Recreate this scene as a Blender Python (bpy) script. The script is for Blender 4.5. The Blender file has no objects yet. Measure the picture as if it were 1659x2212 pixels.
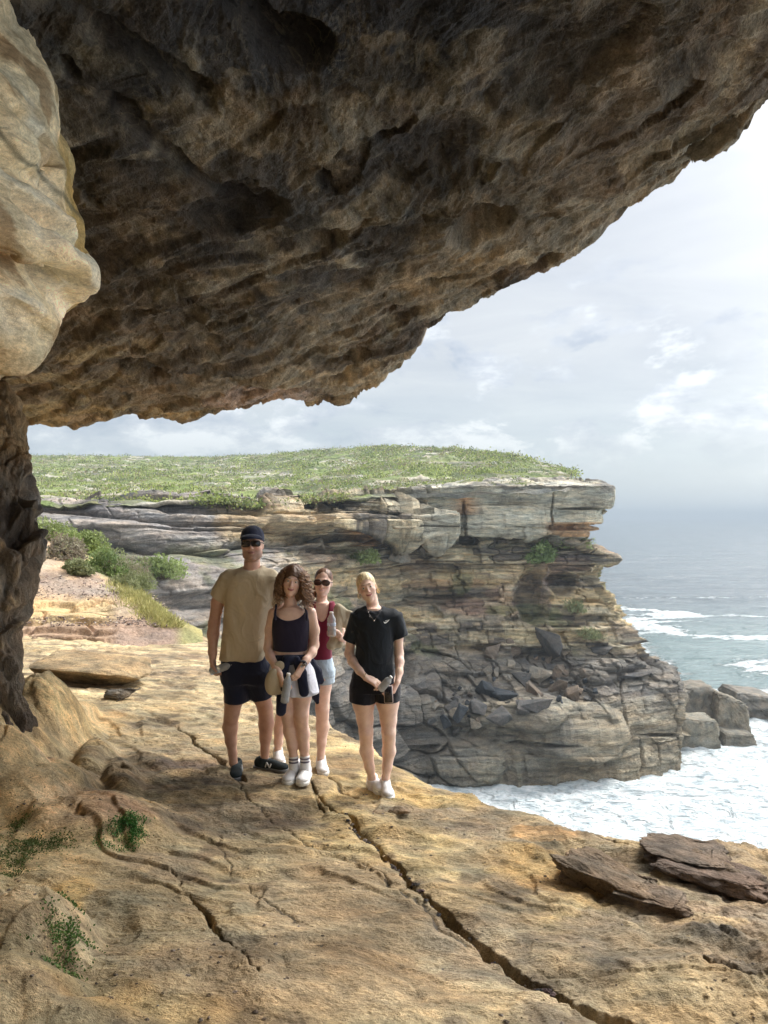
import bpy, bmesh, math, random, time
import numpy as np
from mathutils import Vector, Matrix
T0 = time.time()
scene = bpy.context.scene
COL = scene.collection
R = math.radians

# ------------------------------------------------------------------ camera
# photo coordinates used below: a 1659 x 2212 view of the photograph; F is the focal length in those pixels
F, CX, HZ = 1671.0, 829.5, 1113.0
cam_d = bpy.data.cameras.new('camera')
cam = bpy.data.objects.new('camera', cam_d)
COL.objects.link(cam)
cam.location = (0, 0, 0)
cam.rotation_euler = (R(90), 0, 0)
cam_d.sensor_fit = 'VERTICAL'
cam_d.sensor_height = 36.0
cam_d.lens = 36.0 * F / 2212.0
cam_d.shift_y = -(1106.0 - HZ) / 2212.0
cam_d.clip_start = 0.05
cam_d.clip_end = 120000
scene.camera = cam

# ------------------------------------------------------------------ sun, sky, exposure
SUN_EL, SUN_AZ = 46.0, 50.0          # degrees above the horizon; degrees to the right of the view direction
sd = Vector((math.sin(R(SUN_AZ)) * math.cos(R(SUN_EL)), math.cos(R(SUN_AZ)) * math.cos(R(SUN_EL)), math.sin(R(SUN_EL))))
sun_d = bpy.data.lights.new('sun', 'SUN')
sun_d.energy = 1.1
sun_d.angle = R(15)
sun_d.color = (1.0, 0.93, 0.82)
sun = bpy.data.objects.new('sun', sun_d)
COL.objects.link(sun)
sun.rotation_euler = sd.to_track_quat('Z', 'Y').to_euler()
scene.view_settings.view_transform = 'Standard'
scene.view_settings.look = 'None'
scene.view_settings.exposure = 1.38
scene.view_settings.gamma = 1.0
scene.cycles.max_bounces = 7
scene.cycles.diffuse_bounces = 4
scene.cycles.use_denoising = True
scene.cycles.caustics_reflective = False
scene.cycles.caustics_refractive = False

# ------------------------------------------------------------------ node helper
class NT:
    def __init__(s, tree):
        s.t = tree
        s.n = tree.nodes
        s.l = tree.links
    def put(s, sock, v):
        if isinstance(v, bpy.types.NodeSocket):
            s.l.new(v, sock)
        elif v is not None:
            if isinstance(v, (tuple, list)):
                n = len(sock.default_value)
                v = tuple(v)
                if len(v) < n: v = v + (1.0,)
                sock.default_value = v[:n]
            else:
                if hasattr(sock.default_value, '__len__'):
                    sock.default_value = (v, v, v, 1.0)[:len(sock.default_value)]
                else:
                    sock.default_value = v
    def math(s, op, a, b=None, c=None, clamp=False):
        n = s.n.new('ShaderNodeMath'); n.operation = op; n.use_clamp = clamp
        s.put(n.inputs[0], a)
        if b is not None: s.put(n.inputs[1], b)
        if c is not None: s.put(n.inputs[2], c)
        return n.outputs[0]
    def vmath(s, op, a, b=None):
        n = s.n.new('ShaderNodeVectorMath'); n.operation = op
        s.put(n.inputs[0], a)
        if b is not None: s.put(n.inputs[1], b)
        return n.outputs['Value'] if op in ('DOT_PRODUCT', 'LENGTH') else n.outputs[0]
    def mix(s, f, a, b, mode='MIX'):
        n = s.n.new('ShaderNodeMix'); n.data_type = 'RGBA'; n.blend_type = mode
        s.put(n.inputs['Factor'], f)
        s.put(n.inputs[6], a); s.put(n.inputs[7], b)
        return n.outputs[2]
    def coord(s, which='Object'):
        return s.n.new('ShaderNodeTexCoord').outputs[which]
    def mapping(s, v, scale=(1, 1, 1), rot=(0, 0, 0), loc=(0, 0, 0)):
        n = s.n.new('ShaderNodeMapping')
        s.put(n.inputs['Vector'], v)
        n.inputs['Scale'].default_value = scale
        n.inputs['Rotation'].default_value = rot
        n.inputs['Location'].default_value = loc
        return n.outputs[0]
    def noise(s, v, scale=1.0, detail=6, rough=0.6, dist=0.0, color=False):
        n = s.n.new('ShaderNodeTexNoise')
        s.put(n.inputs['Vector'], v)
        n.inputs['Scale'].default_value = scale
        n.inputs['Detail'].default_value = detail
        n.inputs['Roughness'].default_value = rough
        n.inputs['Distortion'].default_value = dist
        return n.outputs['Color' if color else 'Fac']
    def voronoi(s, v, scale=1.0, feature='F1', out='Distance', rand=1.0):
        n = s.n.new('ShaderNodeTexVoronoi'); n.feature = feature
        s.put(n.inputs['Vector'], v)
        n.inputs['Scale'].default_value = scale
        n.inputs['Randomness'].default_value = rand
        return n.outputs[out]
    def ramp(s, f, stops, interp='LINEAR'):
        n = s.n.new('ShaderNodeValToRGB')
        s.put(n.inputs[0], f)
        cr = n.color_ramp; cr.interpolation = interp
        while len(cr.elements) < len(stops): cr.elements.new(0.5)
        for e, (p, c) in zip(cr.elements, stops):
            e.position = p
            e.color = (c, c, c, 1) if not isinstance(c, (tuple, list)) else (tuple(c) + (1,))[:4]
        return n.outputs[0]
    def range(s, v, a, b, c=0.0, d=1.0, smooth=True):
        n = s.n.new('ShaderNodeMapRange')
        n.interpolation_type = 'SMOOTHSTEP' if smooth else 'LINEAR'
        s.put(n.inputs[0], v)
        for i, q in enumerate((a, b, c, d)): n.inputs[i + 1].default_value = q
        return n.outputs[0]
    def attr(s, name, out='Color'):
        n = s.n.new('ShaderNodeAttribute'); n.attribute_name = name
        return n.outputs[out]
    def bump(s, h, dist=0.02, strength=1.0, normal=None):
        n = s.n.new('ShaderNodeBump')
        n.inputs['Strength'].default_value = strength
        n.inputs['Distance'].default_value = dist
        s.put(n.inputs['Height'], h)
        if normal is not None: s.l.new(normal, n.inputs['Normal'])
        return n.outputs[0]

def new_mat(name):
    m = bpy.data.materials.new(name)
    m.use_nodes = True
    nt = NT(m.node_tree)
    b = m.node_tree.nodes['Principled BSDF']
    return m, nt, b

def simple_mat(name, col, rough=0.7, var=0.15, scale=30, bump=0.0, metal=0.0, spec=0.3, sheen=0.0):
    m, nt, b = new_mat(name)
    c = nt.coord()
    n = nt.noise(c, scale, 5, 0.6)
    lo = tuple(x * (1 - var) for x in col); hi = tuple(min(1, x * (1 + var)) for x in col)
    nt.put(b.inputs['Base Color'], nt.ramp(n, [(0.3, lo), (0.7, hi)]))
    b.inputs['Roughness'].default_value = rough
    b.inputs['Metallic'].default_value = metal
    b.inputs['Specular IOR Level'].default_value = spec
    if sheen: b.inputs['Sheen Weight'].default_value = sheen
    if bump: nt.l.new(nt.bump(nt.noise(c, scale * 3, 4), bump), b.inputs['Normal'])
    return m

# ------------------------------------------------------------------ world
w = bpy.data.worlds.new('World'); scene.world = w; w.use_nodes = True
nt = NT(w.node_tree)
bg = w.node_tree.nodes['Background']
sky = nt.n.new('ShaderNodeTexSky'); sky.sky_type = 'NISHITA'; sky.sun_disc = False
sky.sun_elevation = R(SUN_EL); sky.sun_rotation = R(SUN_AZ)
sky.air_density = 1.0; sky.dust_density = 2.5; sky.altitude = 30
d = nt.coord('Generated')
sep = nt.n.new('ShaderNodeSeparateXYZ'); nt.l.new(d, sep.inputs[0])
zc = nt.math('MAXIMUM', sep.outputs[2], 0.0)
den = nt.math('ADD', zc, 0.16)
flat = nt.n.new('ShaderNodeCombineXYZ')
nt.l.new(nt.math('DIVIDE', sep.outputs[0], den), flat.inputs[0])
nt.l.new(nt.math('DIVIDE', sep.outputs[1], den), flat.inputs[1])
nt.l.new(nt.math('MULTIPLY', zc, 2.0), flat.inputs[2])
veil = nt.noise(nt.mapping(flat.outputs[0], (1, 1.4, 1)), 1.5, 7, 0.55, 0.5)
puffv = nt.mapping(d, (1.0, 1.0, 2.1), loc=(0.33, 0.1, 0.16))
puff = nt.noise(puffv, 3.6, 10, 0.62, 0.25)
low = nt.range(sep.outputs[2], 0.02, 0.14)
low2 = nt.range(sep.outputs[2], 0.50, 0.12)
cum = nt.math('MULTIPLY', nt.range(puff, 0.475, 0.54), nt.math('MULTIPLY', low, low2))
# grey-white sheet, brighter in patches and towards the sun
sheet = nt.ramp(veil, [(0.30, (2.2, 2.4, 2.62)), (0.46, (2.6, 2.75, 2.92)), (0.60, (2.9, 3.02, 3.12)), (0.75, (3.4, 3.48, 3.55))])
hor = nt.range(sep.outputs[2], 0.0, 0.22)
sheet = nt.mix(hor, (2.3, 2.75, 3.1), sheet)
cumc = nt.ramp(nt.noise(puffv, 8.0, 6, 0.6), [(0.38, (1.7, 2.0, 2.45)), (0.5, (2.8, 3.0, 3.3)), (0.58, (4.3, 4.4, 4.5))])
cc = nt.mix(nt.math('MULTIPLY', cum, 0.8), sheet, cumc)
nis = nt.vmath('SCALE', sky.outputs[0]); nis.node.inputs['Scale'].default_value = 0.8
allc = nt.mix(0.86, nis, cc)
sdir = nt.n.new('ShaderNodeCombineXYZ')
for i in range(3): sdir.inputs[i].default_value = sd[i]
dt = nt.math('MAXIMUM', nt.vmath('DOT_PRODUCT', d, sdir.outputs[0]), 0.0)
glow = nt.math('ADD', nt.math('MULTIPLY', nt.math('POWER', dt, 34.0), 62.0), nt.math('MULTIPLY', nt.math('POWER', dt, 6.0), 0.5))
over = nt.math('MULTIPLY', nt.range(sep.outputs[2], 0.45, 0.8), 5.0)
glowc = nt.mix(1.0, allc, nt.math('ADD', glow, over), 'ADD')
side = nt.math('MULTIPLY', nt.math('POWER', nt.math('MAXIMUM', sep.outputs[0], 0.0), 3.0), 4.5)  # added sky brightness towards the right, mostly out of view, as fill
glowc = nt.mix(1.0, glowc, side, 'ADD')
nt.put(bg.inputs['Color'], glowc)
bg.inputs['Strength'].default_value = 0.1

# ------------------------------------------------------------------ numpy noise
def _h(ix, iy, iz, seed):
    with np.errstate(over='ignore'):
        h = ix.astype(np.uint32) * np.uint32(374761393) + iy.astype(np.uint32) * np.uint32(668265263) + iz.astype(np.uint32) * np.uint32(2147483647 - 1274126177) + np.uint32((seed * 974634777 + 12345) & 0xffffffff)
        h = (h ^ (h >> np.uint32(13))) * np.uint32(1274126177)
        h = (h ^ (h >> np.uint32(16))) * np.uint32(2246822519)
        h = h ^ (h >> np.uint32(13))
    return h.astype(np.float32) * np.float32(1.0 / 4294967296.0)
def hsh(a, b=0, c=0, seed=0):
    a = np.asarray(a, dtype=np.int64); b = np.asarray(b, dtype=np.int64) + np.zeros_like(a); c = np.asarray(c, dtype=np.int64) + np.zeros_like(a)
    return _h(a & 0xffffffff, b & 0xffffffff, c & 0xffffffff, seed)
def vn2(x, y, seed=0):
    fx = np.floor(x); fy = np.floor(y)
    u = x - fx; v = y - fy
    u = u * u * u * (u * (u * 6 - 15) + 10); v = v * v * v * (v * (v * 6 - 15) + 10)
    i = fx.astype(np.int64) & 0xffffffff; j = fy.astype(np.int64) & 0xffffffff
    i1 = (i + 1) & 0xffffffff; j1 = (j + 1) & 0xffffffff
    z = np.zeros_like(i)
    a = _h(i, j, z, seed); b = _h(i1, j, z, seed); c = _h(i, j1, z, seed); e = _h(i1, j1, z, seed)
    return (a + (b - a) * u) * (1 - v) + (c + (e - c) * u) * v
def vn3(x, y, z, seed=0):
    fz = np.floor(z); wv = z - fz
    wv = wv * wv * wv * (wv * (wv * 6 - 15) + 10)
    fx = np.floor(x); fy = np.floor(y)
    u = x - fx; v = y - fy
    u = u * u * (3 - 2 * u); v = v * v * (3 - 2 * v)
    i = fx.astype(np.int64) & 0xffffffff; j = fy.astype(np.int64) & 0xffffffff; k = fz.astype(np.int64) & 0xffffffff
    i1 = (i + 1) & 0xffffffff; j1 = (j + 1) & 0xffffffff; k1 = (k + 1) & 0xffffffff
    def lay(k):
        a = _h(i, j, k, seed); b = _h(i1, j, k, seed); c = _h(i, j1, k, seed); e = _h(i1, j1, k, seed)
        return (a + (b - a) * u) * (1 - v) + (c + (e - c) * u) * v
    return lay(k) * (1 - wv) + lay(k1) * wv
def fbm2(x, y, oct=5, seed=0, rough=0.5, lac=2.03):
    s = 0; a = 1.0; n = 0
    for o in range(oct):
        s = s + a * (vn2(x, y, seed + o * 17) - 0.5); n += a
        x = x * lac + 13.7; y = y * lac + 7.1; a *= rough
    return s * 2 / n
def fbm3(x, y, z, oct=4, seed=0, rough=0.5, lac=2.03):
    s = 0; a = 1.0; n = 0
    for o in range(oct):
        s = s + a * (vn3(x, y, z, seed + o * 17) - 0.5); n += a
        x = x * lac + 13.7; y = y * lac + 7.1; z = z * lac + 3.3; a *= rough
    return s * 2 / n
def ridge2(x, y, oct=4, seed=0, rough=0.5):
    s = 0; a = 1.0; n = 0
    for o in range(oct):
        s = s + a * (1 - np.abs(2 * vn2(x, y, seed + o * 31) - 1)) ** 2; n += a
        x = x * 2.1 + 5.3; y = y * 2.1 + 9.1; a *= rough
    return s / n
def ridge3(x, y, z, oct=4, seed=0, rough=0.5):
    s = 0; a = 1.0; n = 0
    for o in range(oct):
        s = s + a * (1 - np.abs(2 * vn3(x, y, z, seed + o * 31) - 1)) ** 2; n += a
        x = x * 2.1 + 5.3; y = y * 2.1 + 9.1; z = z * 2.1 + 2.2; a *= rough
    return s / n
def sst(x, a, b):
    t = np.clip((x - a) / (b - a), 0, 1)
    return t * t * (3 - 2 * t)
def worley2(x, y, seed=0):
    fx = np.floor(x); fy = np.floor(y)
    f1 = np.full(np.shape(x), 9.0); f2 = np.full(np.shape(x), 9.0); idd = np.zeros(np.shape(x))
    for di in (-1, 0, 1):
        for dj in (-1, 0, 1):
            ci = fx + di; cj = fy + dj
            px = ci + hsh(ci, cj, 1, seed); py = cj + hsh(ci, cj, 2, seed)
            dd = np.hypot(px - x, py - y)
            hid = hsh(ci, cj, 3, seed)
            near = dd < f1
            f2 = np.where(near, f1, np.minimum(f2, dd))
            idd = np.where(near, hid, idd)
            f1 = np.where(near, dd, f1)
    return f1, f2, idd
def poly_dist(x, y, pts):
    """distance to a polyline, position along it (0..n-1), side sign"""
    best = np.full(np.shape(x), 1e9); par = np.zeros(np.shape(x)); side = np.zeros(np.shape(x))
    for i in range(len(pts) - 1):
        ax, ay = pts[i]; bx, by = pts[i + 1]
        dx, dy = bx - ax, by - ay
        L = dx * dx + dy * dy + 1e-12
        t = np.clip(((x - ax) * dx + (y - ay) * dy) / L, 0, 1)
        ex = x - (ax + t * dx); ey = y - (ay + t * dy)
        dd = np.hypot(ex, ey)
        m = dd < best
        best = np.where(m, dd, best); par = np.where(m, i + t, par)
        side = np.where(m, np.sign(dx * ey - dy * ex), side)
    return best, par, side

# ------------------------------------------------------------------ mesh helpers
def link(o, parent=None):
    COL.objects.link(o)
    if parent is not None: o.parent = parent
    return o
def tag(o, label=None, cat=None, group=None, kind=None):
    if label: o['label'] = label
    if cat: o['category'] = cat
    if group: o['group'] = group
    if kind: o['kind'] = kind
    return o
def mesh_np(name, V, Fq, mat=None, parent=None, smooth=True, colors=None, attrs=None, mats=None, midx=None):
    me = bpy.data.meshes.new(name)
    V = np.asarray(V, dtype=np.float32)
    me.vertices.add(len(V)); me.vertices.foreach_set('co', V.ravel())
    Fq = np.asarray(Fq, dtype=np.int32)
    k = Fq.shape[1]
    me.loops.add(Fq.size); me.polygons.add(len(Fq))
    me.loops.foreach_set('vertex_index', Fq.ravel())
    me.polygons.foreach_set('loop_start', np.arange(0, Fq.size, k, dtype=np.int32))
    me.polygons.foreach_set('use_smooth', np.full(len(Fq), smooth, dtype=bool))
    if mats:
        for m in mats: me.materials.append(m)
        if midx is not None: me.polygons.foreach_set('material_index', np.asarray(midx, dtype=np.int32))
    elif mat: me.materials.append(mat)
    me.update(calc_edges=True)
    if colors is not None:
        a = me.color_attributes.new('Col', 'FLOAT_COLOR', 'POINT')
        c = np.ones((len(V), 4), dtype=np.float32); c[:, :3] = colors
        a.data.foreach_set('color', c.ravel())
    for an, av in (attrs or {}).items():
        a = me.attributes.new(an, 'FLOAT', 'POINT')
        a.data.foreach_set('value', np.asarray(av, dtype=np.float32).ravel())
    o = bpy.data.objects.new(name, me)
    return link(o, parent)
def grid_faces(r, c, flip=False):
    i = np.arange(r * c).reshape(r, c)
    q = np.stack([i[:-1, :-1], i[:-1, 1:], i[1:, 1:], i[1:, :-1]], -1).reshape(-1, 4)
    return q[:, ::-1] if flip else q
def pix(px, py, dep):
    px = np.asarray(px, float); py = np.asarray(py, float); dep = np.asarray(dep, float)
    return np.stack([(px - CX) / F * dep, dep + 0 * px, -(py - HZ) / F * dep], -1)
def catmull(P, n):
    """P: (k, m, d) control rows -> n rows resampled along axis 0"""
    k = P.shape[0]
    t = np.linspace(0, k - 1 - 1e-6, n)
    i = np.floor(t).astype(int); u = (t - i)[:, None, None]
    g = lambda j: P[np.clip(j, 0, k - 1)]
    p0, p1, p2, p3 = g(i - 1), g(i), g(i + 1), g(i + 2)
    return 0.5 * ((2 * p1) + (-p0 + p2) * u + (2 * p0 - 5 * p1 + 4 * p2 - p3) * u ** 2 + (-p0 + 3 * p1 - 3 * p2 + p3) * u ** 3)
def resample(ctrl, nr, nc):
    a = catmull(np.asarray(ctrl, float), nr)
    return catmull(a.transpose(1, 0, 2), nc).transpose(1, 0, 2)
def normals(P):
    du = np.gradient(P, axis=0); dv = np.gradient(P, axis=1)
    n = np.cross(dv, du)
    return n / (np.linalg.norm(n, axis=-1, keepdims=True) + 1e-12)
def inside_poly(x, y, pts):
    ins = np.zeros(np.shape(x), bool)
    n = len(pts)
    for i in range(n):
        ax, ay = pts[i]; bx, by = pts[(i + 1) % n]
        if ay == by: continue
        c = ((ay > y) != (by > y)) & (x < (bx - ax) * (y - ay) / (by - ay) + ax)
        ins ^= c
    return ins
def blend(cols, w, c):
    """lerp colour field cols towards colour c by weight field w"""
    return cols * (1 - w[..., None]) + np.asarray(c)[None, None, :] * w[..., None]
# ------------------------------------------------------------------ rock materials
def rock_mat(name, fine=14.0, bumpd=0.02, grain=260, stretch=(1, 1, 1), rot=(0, 0, 0), speck=0.5, rough=0.88, contrast=0.5, streak=None, detail_scale=1.0, veins=0.0, pits=0.0):
    """base colour from the mesh's own colour layer, varied by procedural mottling, grain and specks"""
    m, nt, b = new_mat(name)
    c = nt.coord()
    cm = nt.mapping(c, stretch, rot)
    base = nt.attr('Col')
    n1 = nt.noise(cm, fine * 0.22 * detail_scale, 8, 0.68, 0.6)
    n2 = nt.noise(cm, fine * detail_scale, 8, 0.7, 0.2)
    v1 = nt.range(n1, 0.3, 0.7, 1 - contrast * 0.62, 1 + contrast * 0.5, False)
    v2 = nt.range(n2, 0.3, 0.7, 1 - contrast * 0.42, 1 + contrast * 0.36, False)
    g = nt.noise(c, grain, 2, 0.7)
    v3 = nt.range(g, 0.3, 0.7, 0.84, 1.16, False)
    g2 = nt.noise(cm, fine * 7.5, 4, 0.75)
    v4 = nt.range(g2, 0.32, 0.68, 0.70, 1.28, False)
    k = nt.math('MULTIPLY', nt.math('MULTIPLY', nt.math('MULTIPLY', v1, v2), v3), v4)
    kc = nt.n.new('ShaderNodeCombineXYZ')
    warm = nt.range(nt.noise(cm, fine * 0.5, 4, 0.6), 0.35, 0.65, 0.93, 1.07, False)
    nt.l.new(nt.math('MULTIPLY', k, warm), kc.inputs[0]); nt.l.new(k, kc.inputs[1])
    nt.l.new(nt.math('DIVIDE', k, warm), kc.inputs[2])
    col = nt.mix(1.0, base, kc.outputs[0], 'MULTIPLY')
    # dark lichen / grit specks
    if speck:
        sp = nt.noise(cm, fine * 4, 5, 0.75)
        area = nt.range(nt.noise(c, fine * 0.12, 3, 0.6), 0.38, 0.60)
        spm = nt.math('MULTIPLY', nt.range(sp, 0.58, 0.66), nt.math('MULTIPLY', area, speck))
        col = nt.mix(spm, col, (0.045, 0.036, 0.026))
    if streak:
        sc, amt, scol = streak
        st = nt.noise(nt.mapping(c, sc), 1.0, 6, 0.6, 0.4)
        col = nt.mix(nt.math('MULTIPLY', nt.range(st, 0.54, 0.68), amt), col, scol)
    if veins:
        vn = nt.noise(cm, fine * 0.33, 7, 0.62, 0.9)
        vv = nt.math('ABSOLUTE', nt.math('SUBTRACT', vn, 0.5))
        vm = nt.math('MULTIPLY', nt.range(vv, 0.022, 0.0), nt.range(nt.noise(c, 0.9, 3), 0.42, 0.6))
        col = nt.mix(nt.math('MULTIPLY', vm, veins), col, (0.30, 0.26, 0.18))
    nt.put(b.inputs['Base Color'], col)
    b.inputs['Roughness'].default_value = rough
    b.inputs['Specular IOR Level'].default_value = 0.25
    h = nt.math('ADD', nt.math('MULTIPLY', n2, 1.0), nt.math('MULTIPLY', g, 0.10))
    h = nt.math('ADD', h, nt.math('MULTIPLY', g2, 0.35))
    h = nt.math('ADD', h, nt.math('MULTIPLY', n1, 2.0))
    if pits:
        vo = nt.voronoi(nt.mix(0.12, cm, nt.noise(c, fine, 3, 0.6, 0, True)), fine * 1.4)
        h = nt.math('ADD', h, nt.math('MULTIPLY', nt.range(vo, 0.0, 0.42), pits))
        vo2 = nt.voronoi(cm, fine * 4.5)
        h = nt.math('ADD', h, nt.math('MULTIPLY', nt.range(vo2, 0.0, 0.3), pits * 0.3))
    nt.l.new(nt.bump(h, bumpd), b.inputs['Normal'])
    return m
M = {}
M['floor'] = rock_mat('sandstone_floor', fine=9, bumpd=0.035, grain=230, stretch=(0.8, 1.25, 1), rot=(0, 0, R(-14)), speck=0.95, contrast=1.05, pits=0.3)
M['ceiling'] = rock_mat('sandstone_roof', fine=7, bumpd=0.05, grain=150, stretch=(1.5, 0.7, 1.6), rot=(0, 0, R(-28)), speck=0.5, contrast=1.15, veins=0.22, pits=0.6)
M['pale'] = rock_mat('pale_sandstone', fine=4.5, bumpd=0.02, grain=220, stretch=(1, 1, 2.2), rot=(R(20), R(40), 0), speck=0.15, contrast=0.6)
M['pillar'] = rock_mat('weathered_pillar_rock', fine=9, bumpd=0.05, grain=180, stretch=(1.6, 1.6, 0.6), speck=0.6, contrast=0.8)
M['cliff'] = rock_mat('cliff_sandstone', fine=1.3, bumpd=0.35, grain=9, stretch=(0.5, 0.5, 2.4), speck=0.5, contrast=1.0, streak=((0.9, 0.9, 0.1), 0.42, (0.07, 0.062, 0.058)))
M['boulder'] = rock_mat('boulder_sandstone', fine=1.5, bumpd=0.2, grain=9, speck=0.4, contrast=0.7)
M['hill'] = rock_mat('hill_soil', fine=2.2, bumpd=0.06, grain=50, speck=0.35, contrast=0.5)
M['heath'] = rock_mat('heath_ground', fine=0.5, bumpd=0.3, grain=4, speck=0.3, contrast=0.7)
# ------------------------------------------------------------------ rock platform underfoot
EYE = 1.72
def fl(px, py):
    """world x, y where a photo point meets the platform"""
    t = (py - HZ) / F; s = (px - CX) / F
    y = EYE / (t - 0.055 - 0.05 * s)
    return s * y, y
def fbase(x, y): return -EYE - 0.055 * y - 0.05 * x
EDGE = [(150, 1338), (330, 1345), (430, 1362), (520, 1420), (600, 1480), (660, 1520), (720, 1560), (790, 1598), (860, 1640), (920, 1668), (980, 1690), (1030, 1708), (1070, 1724), (1130, 1740), (1165, 1748), (1200, 1766),
        (1250, 1784), (1285, 1794), (1330, 1798), (1400, 1815), (1460, 1818), (1530, 1806), (1600, 1808), (1659, 1810), (1900, 1850), (2500, 1980), (3800, 2400)]
EDGEW = [fl(*p) for p in EDGE]
FPOLY = EDGEW + [(9, 1.5), (12, -12), (-14, -12), (-40, 14), (-30, 30), (-8, 22)]
def pw(pts): return [fl(*p) for p in pts]
# cracks: (points, width, depth)
CRACKS = [
    (pw([(672, 1690), (690, 1722), (735, 1755), (775, 1790), (830, 1835), (880, 1882), (940, 1938), (1000, 1990), (1060, 2045), (1130, 2100), (1220, 2150), (1310, 2190), (1420, 2240)]), 0.027, 0.17, 0.07),
    (pw([(672, 1690), (680, 1735), (725, 1762), (760, 1780)]), 0.014, 0.07, 0.02),
    (pw([(500, 1690), (560, 1745), (620, 1790), (690, 1820), (750, 1840), (800, 1870), (850, 1900), (910, 1945), (960, 1990), (1010, 2030)]), 0.013, 0.03, 0.03),
    (pw([(360, 1870), (395, 1905), (440, 1950), (470, 1990), (490, 2030), (515, 2080), (545, 2110)]), 0.018, 0.12, 0.05),
    (pw([(470, 1790), (490, 1850), (530, 1900), (600, 1960), (635, 1990)]), 0.008, 0.02, 0.008),
    (pw([(690, 1660), (730, 1690), (770, 1712), (800, 1725)]), 0.022, 0.06, 0.02),
    (pw([(760, 1610), (800, 1607), (855, 1612)]), 0.01, 0.04, 0.01),
    (pw([(1370, 1830), (1420, 1860), (1480, 1885), (1560, 1930), (1659, 1990), (1760, 2050)]), 0.022, 0.12, 0.04),
    (pw([(1290, 1880), (1340, 1905), (1400, 1935), (1440, 1960)]), 0.02, 0.12, 0.04),
    (pw([(1000, 1800), (1060, 1790), (1100, 1800)]), 0.008, 0.03, 0.01),
    (pw([(1270, 1790), (1310, 1815), (1345, 1835)]), 0.012, 0.08, 0.02),
    (pw([(1480, 2075), (1530, 2100), (1600, 2110), (1670, 2120)]), 0.025, 0.12, 0.04),
    (pw([(590, 1950), (640, 1985), (700, 2010), (780, 2020)]), 0.012, 0.03, 0.01),
    (pw([(380, 1560), (430, 1600), (480, 1640), (520, 1690)]), 0.03, 0.05, 0.03),
]
# domes: (px, py, rx, ry, angle, height)  lumps of rock rising from the platform on the left
DOMES = [
    (205, 1640, 0.17, 0.70, 14, 0.13), (120, 1600, 0.26, 0.6, 10, 0.24), (190, 1765, 0.60, 0.42, -25, 0.15), (70, 1720, 0.40, 0.5, 0, 0.24),
    (290, 1790, 0.30, 0.16, -30, 0.07), (262, 1680, 0.13, 0.50, 26, 0.10), (175, 1550, 0.15, 0.5, 10, 0.14), (330, 1640, 0.12, 0.35, 40, 0.05),
    (40, 2050, 0.32, 0.36, 0, 0.22), (10, 2170, 0.3, 0.26, 0, 0.17), (225, 2190, 0.15, 0.075, -12, 0.06), (130, 2215, 0.28, 0.12, 0, 0.08), (300, 2240, 0.26, 0.12, -22, 0.07),
    (560, 1690, 0.5, 0.3, 0, 0.02), (850, 1790, 0.22, 0.10, -20, 0.05), (775, 1765, 0.26, 0.16, 0, 0.05),
    (1380, 1925, 0.30, 0.13, -32, 0.05), (1300, 1890, 0.10, 0.07, 0, 0.05), (1600, 1905, 0.42, 0.13, -32, 0.05), (1520, 1860, 0.5, 0.26, -20, 0.06),
    (1560, 2130, 0.45, 0.28, -15, 0.08), (1345, 1805, 0.13, 0.08, 0, 0.045), (1540, 1835, 0.3, 0.16, 0, 0.05), (1030, 1708, 0.17, 0.07, -10, 0.04),
    (430, 1665, 0.24, 0.14, -10, 0.05), (560, 2080, 0.5, 0.4, 0, 0.04), (1620, 2045, 0.4, 0.09, -30, 0.06),
]
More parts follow.
